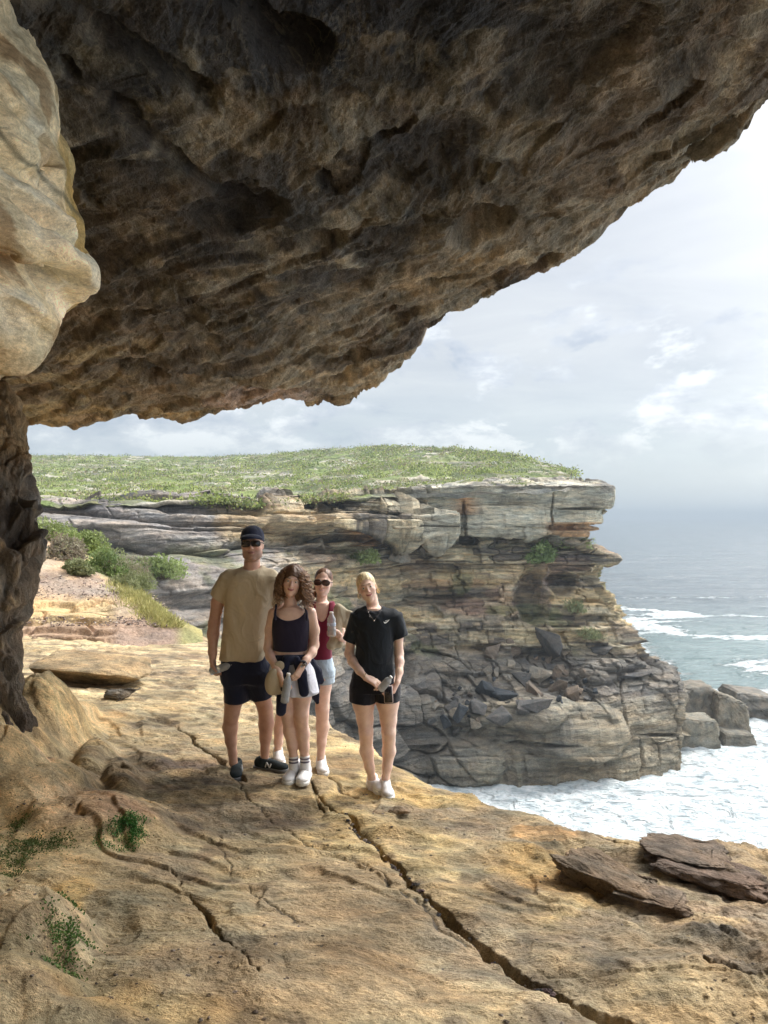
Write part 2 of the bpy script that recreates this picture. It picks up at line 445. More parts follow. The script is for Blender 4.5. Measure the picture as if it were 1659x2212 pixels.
def floor_h(x, y):
    n1 = fbm2(x * 0.55, y * 0.55, 4, 3)
    z = fbase(x, y) + 0.05 * n1
    wx = x + 0.25 * fbm2(x * 1.1, y * 1.1, 3, 11); wy = y + 0.25 * fbm2(x * 1.1 + 9, y * 1.1, 3, 12)
    # thin bedding terraces: steps following a warped, tilted field
    q = wy * 0.85 + wx * 0.5 + 0.9 * fbm2(wx * 0.8, wy * 0.8, 4, 21)
    qq = q * 3.0; fr = qq - np.floor(qq)
    step = np.floor(qq) / 3.0 + sst(fr, 0.82, 1.0) / 3.0
    z = z + (step - q) * 0.085 * (0.35 + 0.65 * sst(fbm2(x * 0.7, y * 0.7, 2, 30), -0.1, 0.25))
    # ripples / scour
    z = z + 0.014 * fbm2(wx * 3.5, wy * 5.0, 5, 40, 0.6) - 0.010 * sst(ridge2(wx * 1.3, wy * 3.0, 3, 44), 0.55, 0.8)
    rough = sst(fbm2(x * 0.9 + 4, y * 0.9, 3, 51), 0.0, 0.3)
    # rougher pitted rock to the right and along the seaward rim
    rr = sst(x - 0.42 * y, -0.4, 0.6)
    pit = fbm2(x * 6, y * 8, 5, 60, 0.6)
    # lumps on the left
    z0 = z
    for (px, py, rx, ry, ang, h) in DOMES:
        cx, cy = fl(px, py); a = R(ang)
        dx = x - cx; dy = y - cy
        if ry < 0.07 + 0 * h: pass
        u = (dx * math.cos(a) + dy * math.sin(a)) / rx; v = (-dx * math.sin(a) + dy * math.cos(a)) / ry
        wob = 0.25 * fbm2(x * 3 + px, y * 3 + py, 3, 70)
        r2 = u * u + v * v + wob
        dome = z0 + h * np.clip(1 - np.clip(r2, 0, None) ** 1.15, -0.6, 1) * 1.0
        dm = np.where(r2 < 1.6, dome, -1e3); hh_ = np.clip(0.5 + 0.5 * (dm - z) / 0.05, 0, 1); z = np.where(dm > -100, z * (1 - hh_) + dm * hh_ + 0.05 * hh_ * (1 - hh_), z)
    z = z + (0.012 + 0.035 * rr + 0.014 * rough) * pit
    cr_ = 0
    for (px, py, rr_, am_) in ((420, 1665, .5, .05), (520, 1740, .6, .03), (1450, 1880, .8, .035), (1600, 1860, .9, .03), (1500, 2060, .8, .03), (1080, 1760, .5, .03)):
        cx, cy = fl(px, py); cr_ = cr_ + am_ * np.exp(-((x - cx) ** 2 + (y - cy) ** 2) / rr_ ** 2)
    z = z + cr_ * (0.9 * fbm2(x * 3.5, y * 4.5, 5, 74, 0.6) + 0.55 * (worley2(x * 1.6 + fbm2(x * 2, y * 2, 2, 76), y * 3.0, 75)[2] - 0.4))
    lump = sst(z - z0, 0.01, 0.08)
    z = z + lump * (0.03 * fbm2(x * 3.2 + z * 2, y * 3.2, 4, 72) - 0.03 * sst(ridge2(x * 2.2 + z * 3, y * 2.2, 3, 73), 0.62, 0.85))
    # left foot of the cave wall
    wl = -2.25 - 0.13 * (y - 4) + 0.35 * fbm2(y * 0.9, x * 0 + 2, 3, 77)
    up = np.clip(wl - x, 0, 3)
    z = z + np.where(y < 8, up * 1.0 * (1 - sst(y, 6.2, 8)), 0)
    # cracks
    nx = 0.075 * fbm2(x * 4, y * 4, 6, 80, 0.6); ny = 0.075 * fbm2(x * 4 + 7, y * 4, 6, 81, 0.6)
    crack = np.zeros_like(x)
    for pts, wd, dp, dp2 in CRACKS:
        dd, par, side = poly_dist(x + nx, y + ny, pts)
        n = len(pts) - 1
        wv = wd * 0.72 * (0.5 + 1.3 * (par / n)) * (0.75 + 0.9 * vn2(x * 6, y * 6, 83))
        if wd < 0.026: wv = wv * (0.12 + 1.1 * sst(vn2(x * 2.2 + wd * 900, y * 2.2, 84), 0.3, 0.65))
        prof = np.clip(1 - dd / wv, 0, 1)
        if wd < 0.026: dp, dp2 = dp * 0.45, dp2 * 0.6
        z = z - dp * sst(prof, 0, 0.6)
        # the slab on one side stands a little proud, with a worn shoulder
        z = z - 0.35 * dp2 * np.exp(-(dd / (wv * 2.6)) ** 2)
        z = z + 0.22 * dp2 * np.exp(-(dd / 0.25)) * (side < 0)
        crack = np.maximum(crack, prof)
    # seaward rim
    ex = x + 0.10 * fbm2(x * 2.2, y * 2.2, 4, 90)
    ey = y + 0.10 * fbm2(x * 2.2 + 5, y * 2.2, 4, 92)
    dd, par, side = poly_dist(ex, ey, EDGEW)
    side = np.where(inside_poly(ex, ey, FPOLY), -1, 1)
    out = dd * (side > 0)
    z = z - 0.06 * np.where(side <= 0, np.exp(-dd / 0.12), 1.0)
    z = z - 3.5 * out - 5.0 * out * out
    return z, crack, out
def build_floor():
    tt = np.concatenate([np.linspace(0.052, 0.10, 20)[:-1], np.linspace(0.10, 0.67, 620), np.linspace(0.69, 1.4, 30)])[::-1]
    yr = EYE / np.maximum(tt - 0.0, 0.01)
    # follow the plane so that rows are even in the picture
    yr = EYE / np.clip(tt - 0.055, 0.045, None)
    yr = np.unique(np.concatenate([[-7, -4, -2, -1, 0, 0.6], yr]))
    ss = np.concatenate([np.linspace(-3.2, -0.6, 26)[:-1], np.linspace(-0.6, 0.6, 760), np.linspace(0.6, 3.0, 26)[1:]])
    Y, S = np.meshgrid(yr, ss, indexing='ij')
    X = S * np.sqrt(Y * Y + 0.8)
    Z, crack, out = floor_h(X, Y)
    PX = CX + F * X / np.maximum(Y, 0.5); 
    # ---- colour of the stone
    tan = np.array([0.40, 0.30, 0.175]); C = np.ones(X.shape + (3,)) * tan
    a = fbm2(X * 0.8, Y * 0.8, 5, 101); b = fbm2(X * 1.6 + 3, Y * 2.6, 5, 102); c = fbm2(X * 0.5 - 3, Y * 0.9, 4, 103)
    C = blend(C, 0.85 * sst(a, -0.02, 0.30), (0.54, 0.38, 0.18))
    C = blend(C, 0.80 * sst(b, 0.05, 0.4), (0.255, 0.19, 0.125))
    C = blend(C, 0.6 * sst(c, 0.05, 0.35), (0.47, 0.37, 0.24))
    far = sst(Y, 6.0, 9.0)
    C = blend(C, 0.85 * far, (0.56, 0.43, 0.26))
    C = blend(C, far * 0.75 * sst(fbm2(X * 1.1, Y * 2.4, 5, 111), 0.03, 0.26), (0.30, 0.215, 0.14))
    # middle strip near the group is greyer and darker; right side grey brown
    rgt = sst(X - 0.36 * Y, -0.7, 0.5)
    C = blend(C, 0.62 * rgt, (0.30, 0.222, 0.16))
    C = blend(C, rgt * 0.75 * sst(fbm2(X * 1.7, Y * 1.7, 4, 120), 0.10, 0.34), (0.16, 0.115, 0.088))
    def spot(px, py, rx, ry, col, amt, ang=0):
        nonlocal C
        cx, cy = fl(px, py); a_ = R(ang)
        dx = X - cx; dy = Y - cy
        u = (dx * math.cos(a_) + dy * math.sin(a_)) / rx; v = (-dx * math.sin(a_) + dy * math.cos(a_)) / ry
        r = u * u + v * v + 0.9 * fbm2(X * 3 + px, Y * 3, 4, 130)
        C = blend(C, amt * (1 - sst(r, 0.4, 1.2)), col)
    C = blend(C, 0.65 * sst(fbm2(X * 3.2, Y * 4.2, 5, 131), 0.14, 0.32), (0.15, 0.105, 0.07))
    C = blend(C, 0.5 * sst(fbm2(X * 2.6 + 5, Y * 3.6, 5, 132), 0.14, 0.34), (0.56, 0.40, 0.22))
    spot(1150, 1862, 0.30, 0.28, (0.56, 0.35, 0.14), 0.7, -30)
    spot(1260, 1900, 0.30, 0.22, (0.56, 0.33, 0.14), 0.7)
    spot(1190, 1800, 0.30, 0.16, (0.50, 0.27, 0.10), 0.55)
    spot(760, 1950, 0.6, 0.75, (0.33, 0.235, 0.14), 0.85, 0)
    spot(640, 2120, 0.7, 0.3, (0.30, 0.21, 0.125), 0.75)
    spot(330, 1960, 0.45, 0.5, (0.32, 0.245, 0.145), 0.7)
    spot(420, 1650, 0.4, 0.3, (0.10, 0.07, 0.055), 0.9)
    spot(520, 1760, 0.55, 0.3, (0.19, 0.14, 0.10), 0.65)
    spot(640, 1640, 0.8, 0.35, (0.33, 0.22, 0.12), 0.6)
    spot(880, 1780, 0.3, 0.2, (0.17, 0.14, 0.10), 0.55)
    spot(920, 1720, 0.5, 0.25, (0.58, 0.40, 0.17), 0.7)
    spot(1010, 1840, 0.25, 0.2, (0.30, 0.25, 0.17), 0.5)
    spot(240, 2165, 0.22, 0.14, (0.50, 0.32, 0.14), 0.6)
    spot(340, 2185, 0.3, 0.12, (0.50, 0.33, 0.15), 0.5)
    spot(170, 1770, 0.5, 0.35, (0.44, 0.27, 0.17), 0.7); spot(100, 1700, 0.22, 0.2, (0.50, 0.31, 0.24), 0.8); spot(150, 1600, 0.2, 0.5, (0.64, 0.42, 0.18), 0.6); spot(30, 1960, 0.2, 0.2, (0.52, 0.36, 0.27), 0.7); spot(130, 1960, 0.15, 0.4, (0.66, 0.42, 0.16), 0.7); spot(90, 2140, 0.3, 0.12, (0.30, 0.24, 0.14), 0.7)
    spot(60, 2000, 0.35, 0.3, (0.55, 0.42, 0.28), 0.7)
    spot(200, 1560, 0.35, 0.6, (0.60, 0.40, 0.20), 0.7)
    spot(360, 1500, 0.5, 0.3, (0.20, 0.15, 0.09), 0.6)
    spot(1480, 2040, 0.6, 0.3, (0.20, 0.16, 0.12), 0.6)
    spot(1500, 2150, 0.5, 0.2, (0.47, 0.34, 0.19), 0.6)
    spot(1120, 2030, 0.45, 0.35, (0.25, 0.19, 0.13), 0.6)
    spot(1070, 1690, 0.14, 0.1, (0.36, 0.15, 0.08), 0.7)
    C = blend(C, 0.85 * sst(crack, 0.25, 0.8), (0.05, 0.042, 0.035))
    wall_l = sst(-X - 0.33 * Y, 0.0, 0.7) * (Y < 9)
    C = blend(C, 0.5 * wall_l, (0.66, 0.47, 0.25))
    C = np.clip(C * (1 + 0.30 * wall_l[..., None]) * np.array([1.04, 1.08, 1.08]), 0, 0.8)  # left side lightened in the colour itself, in place of fill light
    Fq = grid_faces(*X.shape); Fq = Fq[(out.ravel()[Fq] < 2.6).all(1)]
    o = mesh_np('ground', np.stack([X, Y, Z], -1).reshape(-1, 3), Fq, M['floor'], colors=C.reshape(-1, 3))
    tag(o, kind='structure')
    return o
ground = build_floor()
print('floor', time.time() - T0)

# ------------------------------------------------------------------ cave roof
RC = 2.46
def rf(px, py):
    t = (HZ - py) / F; s = (px - CX) / F
    y = RC / (t + 0.1 - 0.1 * s)
    return s * y, y
REDGE = [(-900, 960), (-300, 950), (-60, 945), (30, 935), (80, 934), (140, 941), (190, 926), (260, 921), (330, 930), (400, 934), (440, 927), (500, 912), (560, 898), (600, 883), (630, 888), (662, 899), (700, 885), (740, 888), (790, 862), (830, 848),
         (862, 826), (870, 800), (905, 775), (930, 735), (960, 727), (990, 712), (1015, 705), (1060, 672), (1100, 655), (1150, 640), (1200, 610), (1250, 580), (1285, 560), (1340, 530), (1400, 490), (1450, 455), (1500, 410), (1545, 378),
         (1590, 345), (1625, 305), (1659, 287), (1720, 240), (1830, 130), (1960, 0), (2200, -260)]
REDGEW = [rf(*p) for p in REDGE] + [(4.6, 1.2), (6.0, -1.0), (8.0, -6.0), (9, -12)]
POCK = [(555, 70, .22, .10, -50, .30), (640, 115, .20, .11, 0, .30), (1045, 480, .26, .22, 20, .28), (540, 425, .24, .12, -20, .14), (480, 470, .25, .16, 0, .12), (330, 155, .35, .07, -40, .14), (270, 130, .2, .05, -20, .12),
        (150, 190, .05, .05, 0, .1), (1175, 585, .16, .08, 30, .14), (1240, 120, .35, .16, 20, .12), (1560, 300, .5, .1, 40, .2), (690, 500, .2, .1, 0, .14), (430, 240, .1, .04, -50, .1), (700, 390, .05, .04, 0, .08),
        (350, 330, .45, .05, -50, .10), (860, 490, .3, .12, 0, .12), (930, 340, .4, .25, 0, .08), (300, 800, .3, .2, 0, .06), (760, 600, .3, .15, 10, .1), (1380, 500, .2, .07, 35, .08), (1500, 395, .2, .08, 40, .1), (200, 440, .06, .06, 0, .08)]
RPOLY = REDGEW + [(9, -16), (-16, -16), (-26, 9)]
def roof_h(x, y):
    z = RC - 0.1 * y + 0.1 * x
    # warp so that scour ridges run along the lip (from far left to near right)
    ca, sa = math.cos(R(-38)), math.sin(R(-38))
    u = x * ca + y * sa; v = -x * sa + y * ca
    wu = u + 0.5 * fbm2(u * 0.6, v * 0.6, 3, 201); wv = v + 0.45 * fbm2(u * 0.6 + 8, v * 0.6, 3, 202)
    z = z + 0.12 * fbm2(wu * 0.6, wv * 0.9, 3, 205)
    amp = 0.35 + 0.65 * sst(fbm2(x * 0.8, y * 0.8, 3, 206), -0.2, 0.2)
    r1 = ridge2(wu * 0.9, wv * 2.8, 4, 210)
    z = z - 0.065 * amp * (r1 - 0.4)
    z = z + 0.055 * fbm2(wu * 3.5, wv * 6.5, 6, 220, 0.62) - 0.030 * (ridge2(wu * 5.5 + 0.5 * r1, wv * 13, 3, 222) - 0.4) * (0.4 + amp)
    z = z + 0.05 * (worley2(wu * 2.6 + 0.3 * fbm2(x * 3, y * 3, 2, 224), wv * 5.2, 225)[2] > 0.72) * sst(fbm2(x * .9 + 4, y * .9, 3, 226), -0.05, 0.12)
    lip_rough = sst(y, 4, 8)
    z = z + 0.10 * lip_rough * fbm2(x * 1.6, y * 1.2, 5, 230, 0.5)
    # honeycomb hollows
    f1, f2, idd = worley2(wu * 1.8, wv * 3.2, 5)
    z = z + 0.06 * amp * (idd > 0.45) * (1 - sst(f1, 0.1, 0.55))
    z0 = z
    hole = np.zeros_like(x)
    for (px, py, rx, ry, ang, h) in POCK:
        cx, cy = rf(px, py); k = cy / 5.0; a = R(ang)
        dx = x - cx; dy = y - cy
        # pockets follow the picture plane: nearer in y means higher in view
        uu = (dx * math.cos(a) - dy * 0.55 * math.sin(a)) / rx; vv = (dx * math.sin(a) + dy * 0.55 * math.cos(a)) / ry
        r2 = uu * uu + vv * vv + 0.5 * fbm2(x * 2.5 + px, y * 2.5, 4, 240)
        g = 1 - sst(r2, 0.25, 1.0)
        z = z + 0.75 * h * g; hole = np.maximum(hole, g)
    # stepped slabs near the far lip
    st = (z * 0 + v * 1.9 + 0.6 * fbm2(x * 0.9, y * 0.9, 3, 250)); fr = st - np.floor(st)
    z = z + lip_rough * 0.07 * (fr - sst(fr, 0.85, 1.0))
    ex = x + 0.07 * fbm2(x * 1.8, y * 1.8, 5, 260) ; ey = y + 0.07 * fbm2(x * 1.8 + 5, y * 1.8, 4, 262)
    dd, par, side = poly_dist(ex, ey, REDGEW)
    side = np.where(inside_poly(ex, ey, RPOLY), -1, 1)
    out = dd * (side > 0)
    inn = dd * (side <= 0)
    z = z + 0.10 * np.exp(-inn / 0.3) * (side <= 0)
    z = z + (side > 0) * 0.10 + 2.2 * out + 4.0 * out * out
    return z, r1, hole, inn, out
def build_roof():
    tt = np.concatenate([np.linspace(0.02, 0.685, 620), np.linspace(0.70, 1.6, 30)])
    yr = RC / (tt + 0.1)
    yr = np.unique(np.concatenate([[-9, -6, -4, -2, -1, 0, 0.6, 1.0], yr]))
    ss = np.concatenate([np.linspace(-3.0, -0.62, 24)[:-1], np.linspace(-0.62, 0.62, 720), np.linspace(0.62, 3.0, 24)[1:]])
    Y, S = np.meshgrid(yr, ss, indexing='ij')
    X = S * np.sqrt(Y * Y + 0.8)
    Z, r1, hole, inn, out = roof_h(X, Y)
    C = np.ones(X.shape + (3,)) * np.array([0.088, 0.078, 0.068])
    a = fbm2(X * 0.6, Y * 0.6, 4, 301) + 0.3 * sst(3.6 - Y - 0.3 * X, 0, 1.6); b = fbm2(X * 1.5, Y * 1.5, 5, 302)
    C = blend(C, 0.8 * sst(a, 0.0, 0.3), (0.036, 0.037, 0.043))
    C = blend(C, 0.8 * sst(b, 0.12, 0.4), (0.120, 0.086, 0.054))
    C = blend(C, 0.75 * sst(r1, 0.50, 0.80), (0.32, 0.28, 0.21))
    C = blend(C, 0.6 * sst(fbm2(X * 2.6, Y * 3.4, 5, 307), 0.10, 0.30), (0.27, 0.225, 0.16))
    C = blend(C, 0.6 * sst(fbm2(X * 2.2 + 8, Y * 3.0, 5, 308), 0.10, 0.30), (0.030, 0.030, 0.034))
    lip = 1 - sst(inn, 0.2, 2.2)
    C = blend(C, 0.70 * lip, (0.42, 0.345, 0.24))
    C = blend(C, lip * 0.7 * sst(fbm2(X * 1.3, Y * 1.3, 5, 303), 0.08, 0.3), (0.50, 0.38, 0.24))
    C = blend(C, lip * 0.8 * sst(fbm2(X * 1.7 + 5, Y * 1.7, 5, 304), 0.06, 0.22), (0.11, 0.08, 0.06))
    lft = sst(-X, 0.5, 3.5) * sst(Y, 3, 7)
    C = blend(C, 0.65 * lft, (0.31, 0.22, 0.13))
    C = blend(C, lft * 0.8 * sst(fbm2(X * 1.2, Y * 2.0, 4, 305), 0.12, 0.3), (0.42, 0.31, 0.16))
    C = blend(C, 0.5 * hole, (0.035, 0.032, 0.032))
    # pale purple-grey scar above the far lip
    cx, cy = rf(560, 872)
    sc = 1 - sst(((X - cx) / 0.7) ** 2 + ((Y - cy) / 1.0) ** 2 + 0.6 * fbm2(X * 3, Y * 3, 3, 306), 0.4, 1.0)
    C = blend(C, 0.8 * sc, (0.46, 0.33, 0.26))
    C = blend(C, sst(out, 0.3, 1.0), (0.25, 0.21, 0.15))
    Fq = grid_faces(*X.shape, flip=True); Fq = Fq[(out.ravel()[Fq] < 1.5).all(1)]
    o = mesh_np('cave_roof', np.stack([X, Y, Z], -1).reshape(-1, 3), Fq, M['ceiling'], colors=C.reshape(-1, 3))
    tag(o, kind='structure')
build_roof()
print('roof', time.time() - T0)
# ------------------------------------------------------------------ cave walls (left side)
def relief(name, ctrl, nr, nc, disp, color, mat, kind='structure', flip=False, extra=None):
    """ctrl[r][c] = (px, py, depth): control points measured on the photo and set at their own distance.
    disp(P, N) -> metres along the outward normal; color(P, N, u, v) -> rgb"""
    c = np.array([[pix(*q) for q in row] for row in ctrl], float)
    P = resample(c, nr, nc)
    N = normals(P)
    # outward = towards the viewer side
    if (N * P).sum() > 0: N = -N
    V = P + N * disp(P, N)[..., None]
    N2 = normals(V)
    if (N2 * P).sum() > 0: N2 = -N2
    u, v = np.meshgrid(np.linspace(0, 1, nr), np.linspace(0, 1, nc), indexing='ij')
    C = color(V, N2, u, v)
    o = mesh_np(name, V.reshape(-1, 3), grid_faces(nr, nc, flip), mat, colors=C.reshape(-1, 3))
    tag(o, kind=kind)
    return o, V

# pale boss of rock hanging at the upper left
def pale_disp(P, N):
    x, y, z = P[..., 0], P[..., 1], P[..., 2]
    w = 0.35 * fbm3(x * 1.2, y * 1.2, z * 1.2, 3, 401)
    d = 0.16 * fbm3(x * 1.3 + w, y * 1.3, z * 1.3 + w, 4, 402)
    r = ridge3(x * 1.6 + w * 2, y * 1.6, z * 2.2 + w * 2, 3, 403)
    d = d + 0.035 * fbm3(x * 3 + w, y * 3, z * 4.5 + w * 2, 3, 408) + 0.012 * fbm3(x * 14, y * 14, z * 18, 3, 409)
    d = d + 0.02 * fbm3(x * 6, y * 6, z * 6, 4, 404)
    for (px, py, dep, rx, dp) in ((150, 590, 2.95, 0.07, 0.10), (60, 330, 2.7, 0.16, 0.10), (30, 560, 2.7, 0.14, 0.09), (120, 622, 2.9, 0.10, 0.20), (120, 480, 2.9, 0.10, 0.05), (10, 115, 2.5, 0.12, 0.16), (75, 250, 2.7, 0.12, 0.08), (60, 690, 2.8, 0.16, 0.07), (105, 455, 2.8, 0.10, 0.05)):
        c = pix(px, py, dep)
        r2 = ((x - c[0]) ** 2 + ((z - c[2]) * 1.6) ** 2) / rx ** 2 + 0.5 * fbm3(x * 7, y * 7, z * 7, 2, 405)
        d = d - dp * (1 - sst(r2, 0.1, 1.0))
    return d
def pale_col(V, N, u, v):
    x, y, z = V[..., 0], V[..., 1], V[..., 2]
    C = np.ones(x.shape + (3,)) * np.array([0.86, 0.71, 0.46])
    w = fbm3(x, y, z, 3, 410) * 0.8
    a = fbm3(x * 1.9 + w, y * 1.9, z * 3.2 + w, 6, 411, 0.6)
    C = blend(C, 0.7 * sst(a, 0.02, 0.3), (0.90, 0.82, 0.64))
    C = blend(C, 0.8 * sst(-a, 0.06, 0.18), (0.42, 0.27, 0.14))
    C = blend(C, 0.7 * sst(fbm3(x * 2.6 + w * 3, y * 2.6, z * 4 + w * 4, 5, 415), 0.16, 0.26), (0.46, 0.33, 0.18))
    C = blend(C, 0.4 * sst(ridge3(x * 1.2 + w * 2, y * 1.2, z * 2.2 + w * 2.5, 4, 416), 0.62, 0.8), (0.55, 0.44, 0.29))
    C = blend(C, 0.8 * sst(fbm3(x * 1.1 + 5, y, z * 1.3 + w, 4, 412), 0.10, 0.32), (0.50, 0.33, 0.10))
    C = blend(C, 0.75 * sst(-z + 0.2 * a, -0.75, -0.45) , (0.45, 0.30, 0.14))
    # old crack line
    n = 0.03 * fbm3(x * 5, y * 5, z * 5, 3, 413)
    pts = [pix(a_, b_, 2.8)[[0, 2]] for a_, b_ in ((-60, 250), (0, 290), (60, 360), (110, 430), (135, 445))]
    dd, _, _ = poly_dist(x + n, z + n, [tuple(p) for p in pts])
    C = blend(C, 0.7 * (1 - sst(dd, 0.004, 0.016)), (0.10, 0.10, 0.07))
    return C
outl = [(-260, -420), (-120, -260), (0, -60), (25, 60), (60, 115), (105, 190), (135, 300), (160, 365), (160, 430), (172, 510), (176, 560), (196, 610), (178, 650), (140, 680), (100, 720), (60, 765), (0, 797), (-90, 850), (-250, 900)]
ctrl = []
for k, (px, py) in enumerate(outl):
    px -= 14; py -= 8 + 16 * (k > 10)
    cx_, cy_ = -420, 250 + (py - 250) * 0.35
    row = []
    # from behind the silhouette, over it, towards the left edge of the picture
    row.append((px - 60, py - 10, 4.6))
    row.append((px - 14, py, 3.6))
    row.append((px, py, 3.15))
    for f_, dz in ((0.06, 2.95), (0.16, 2.78), (0.34, 2.6), (0.6, 2.3), (1.0, 1.9)):
        row.append((px + (cx_ - px) * f_, py + (cy_ - py) * f_, dz))
    zl = -(row[-1][1] - HZ) / F * row[-1][2]; zo = -(py - HZ) / F * 3.15
    for xw, yw, q_ in ((-2.1, 1.7, 0.5), (-3.1, 1.6, 0.8), (-4.2, 1.6, 1.0)):      # on into the side wall of the cave
        zz_ = zl + (zo * 0.8 - zl) * q_; row.append((CX + F * xw / yw, HZ - F * zz_ / yw, yw))
    ctrl.append(row)
relief('cave_wall', ctrl, 420, 380, pale_disp, pale_col, M['pale'])

# dark pillar at the left edge
def pil_disp(P, N):
    x, y, z = P[..., 0], P[..., 1], P[..., 2]
    w = 0.5 * fbm3(x * 1.5, y * 1.5, z * 1.0, 3, 421)
    d = 0.20 * fbm3(x * 1.6 + w, y * 1.6, z * 1.3 + w, 4, 422)
    d = d - 0.13 * ridge3(x * 3.0 + w, y * 3.0, z * 1.5, 3, 423) - 0.07 * ridge3(x * 8 + w, y * 8, z * 2.2 + w, 3, 426)
    d = d + 0.05 * fbm3(x * 7, y * 7, z * 4, 4, 424)
    for (px, py, rx, rz, dp) in ((28, 1140, .12, .16, .22), (108, 1180, .05, .09, .18), (40, 1330, .10, .1, .1), (12, 1030, .08, .25, .2), (60, 1250, .05, .2, .12)):
        c = pix(px, py, 6.3)
        r2 = ((x - c[0]) / rx) ** 2 + ((z - c[2]) / rz) ** 2 + 0.6 * fbm3(x * 6, y * 6, z * 6, 2, 425)
        d = d - dp * (1 - sst(r2, 0.1, 1.0))
    return d
def pil_col(V, N, u, v):
    x, y, z = V[..., 0], V[..., 1], V[..., 2]
    C = np.ones(x.shape + (3,)) * np.array([0.23, 0.18, 0.13])
    a = fbm3(x * 1.8, y * 1.8, z * 0.9, 5, 431)
    C = blend(C, 0.85 * sst(a, 0.0, 0.25), (0.42, 0.40, 0.38))
    C = blend(C, 0.85 * sst(fbm3(x * 3, y * 3, z * 1.4 + 4, 4, 432), 0.08, 0.3), (0.62, 0.46, 0.27))
    C = blend(C, 0.8 * sst(fbm3(x * 3 + 9, y * 3, z * 1.2, 4, 433), 0.05, 0.28), (0.09, 0.072, 0.06))
    top = sst(z, 0.42, 0.62)
    C = blend(C, 0.85 * top, (0.42, 0.28, 0.145))
    return C
po = [(20, 760), (24, 850), (30, 890), (48, 945), (66, 985), (78, 1040), (92, 1095), (104, 1150), (98, 1205), (72, 1250), (58, 1300), (60, 1345), (48, 1385), (58, 1430), (72, 1480), (84, 1530), (95, 1580), (95, 1640), (88, 1700), (60, 1800)]
ctrl = []
n = len(po)
for k, (px, py) in enumerate(po):
    px += 18
    dep = 7.8 + (5.7 - 7.8) * (k / (n - 1)) ** 0.8
    ctrl.append([(px - 110, py, dep + 1.6), (px - 30, py, dep + 0.75), (px - 2, py, dep + 0.28), (px, py, dep + 0.05), (px - 14, py, dep - 0.14), (px - 45, py, dep - 0.28), (px - 100, py + 4, dep - 0.42), (px - 200, py + 8, dep - 0.6), (px - 420, py + 12, dep - 0.9)])
relief('cave_pillar', ctrl, 460, 190, pil_disp, pil_col, M['pillar'])

# plain rock shell closing the cave to the left and behind the viewer, so that no sky light enters there
def shell():
    pts = []
    prof = [(-5.2, 9.5), (-4.6, 7.0), (-3.9, 4.5), (-3.7, 2.0), (-3.8, 0.0), (-3.8, -3.0), (-2.5, -6.0), (1.0, -7.5), (4.5, -7.5)]
    prof = catmull(np.array([[p] for p in prof], float), 120)[:, 0]
    zz = np.linspace(-3.2, 4.2, 60)
    X = np.repeat(prof[:, 0][:, None], 60, 1); Y = np.repeat(prof[:, 1][:, None], 60, 1); Z = np.repeat(zz[None], 120, 0)
    d = 0.35 * fbm3(X * 0.7, Y * 0.7, Z * 0.9, 5, 441)
    X = X + d; Y = Y + d * 0.6
    C = np.ones(X.shape + (3,)) * np.array([0.62, 0.50, 0.34])
    C = blend(C, sst(fbm3(X, Y, Z * 2, 4, 442), 0, .3), (0.45, 0.34, 0.22))
    tag(mesh_np('cave_back', np.stack([X, Y, Z], -1).reshape(-1, 3), grid_faces(120, 60), M['pale'], colors=C.reshape(-1, 3)), kind='structure')
shell()
print('walls', time.time() - T0)
# ------------------------------------------------------------------ headland
ROWS = [1044, 1050, 1053, 1075, 1090, 1097, 1101, 1128, 1133, 1158, 1166, 1180, 1192, 1200, 1214, 1222, 1250, 1300, 1360, 1410, 1430, 1448, 1480, 1508, 1518, 1545, 1586, 1594, 1630, 1665, 1720, 1790]
COLS = [60, 200, 330, 450, 560, 680, 800, 900, 1000, 1100, 1180, 1260]
# distance of the face at each row for the seaward columns
DR = dict(zip(ROWS, [113, 104.3, 103.6, 103.6, 103.6, 103.6, 103.6, 103.7, 103.8, 104.5, 108.5, 108, 107.6, 107.4, 107, 106.8, 105.8, 104.5, 102.8, 101, 99.5, 98, 94.8, 92.2, 91.2, 90.2, 89.3, 88.9, 88, 87.2, 86.6, 85.5]))
# right-hand profile of the headland
XR = dict(zip(ROWS, [1302, 1322, 1326, 1326, 1322, 1318, 1298, 1300, 1272, 1268, 1246, 1262, 1296, 1328, 1332, 1300, 1284, 1318, 1352, 1384, 1408, 1444, 1464, 1470, 1468, 1466, 1462, 1466, 1466, 1466, 1464, 1464]))
DXR = dict(zip(ROWS, [112, 104.3, 103.5, 103.5, 103.5, 103.5, 103.8, 103.8, 104, 104.5, 105.5, 106, 105.8, 105.5, 105.5, 106, 106, 105, 104, 103, 102, 99.5, 97, 95.5, 95, 94, 93, 92.5, 91.8, 91, 89, 87]))
def gully(px, py):
    """distance of the inner bay wall for the left-hand columns"""
    if py <= 1110: b = 84 + (py - 1046) * -0.10
    elif py <= 1240: b = 78 - (py - 1110) * 0.085
    elif py <= 1410: b = 67 - (py - 1240) * 0.045
    else: b = 59 - (py - 1410) * 0.02
    return b
ctrl = []
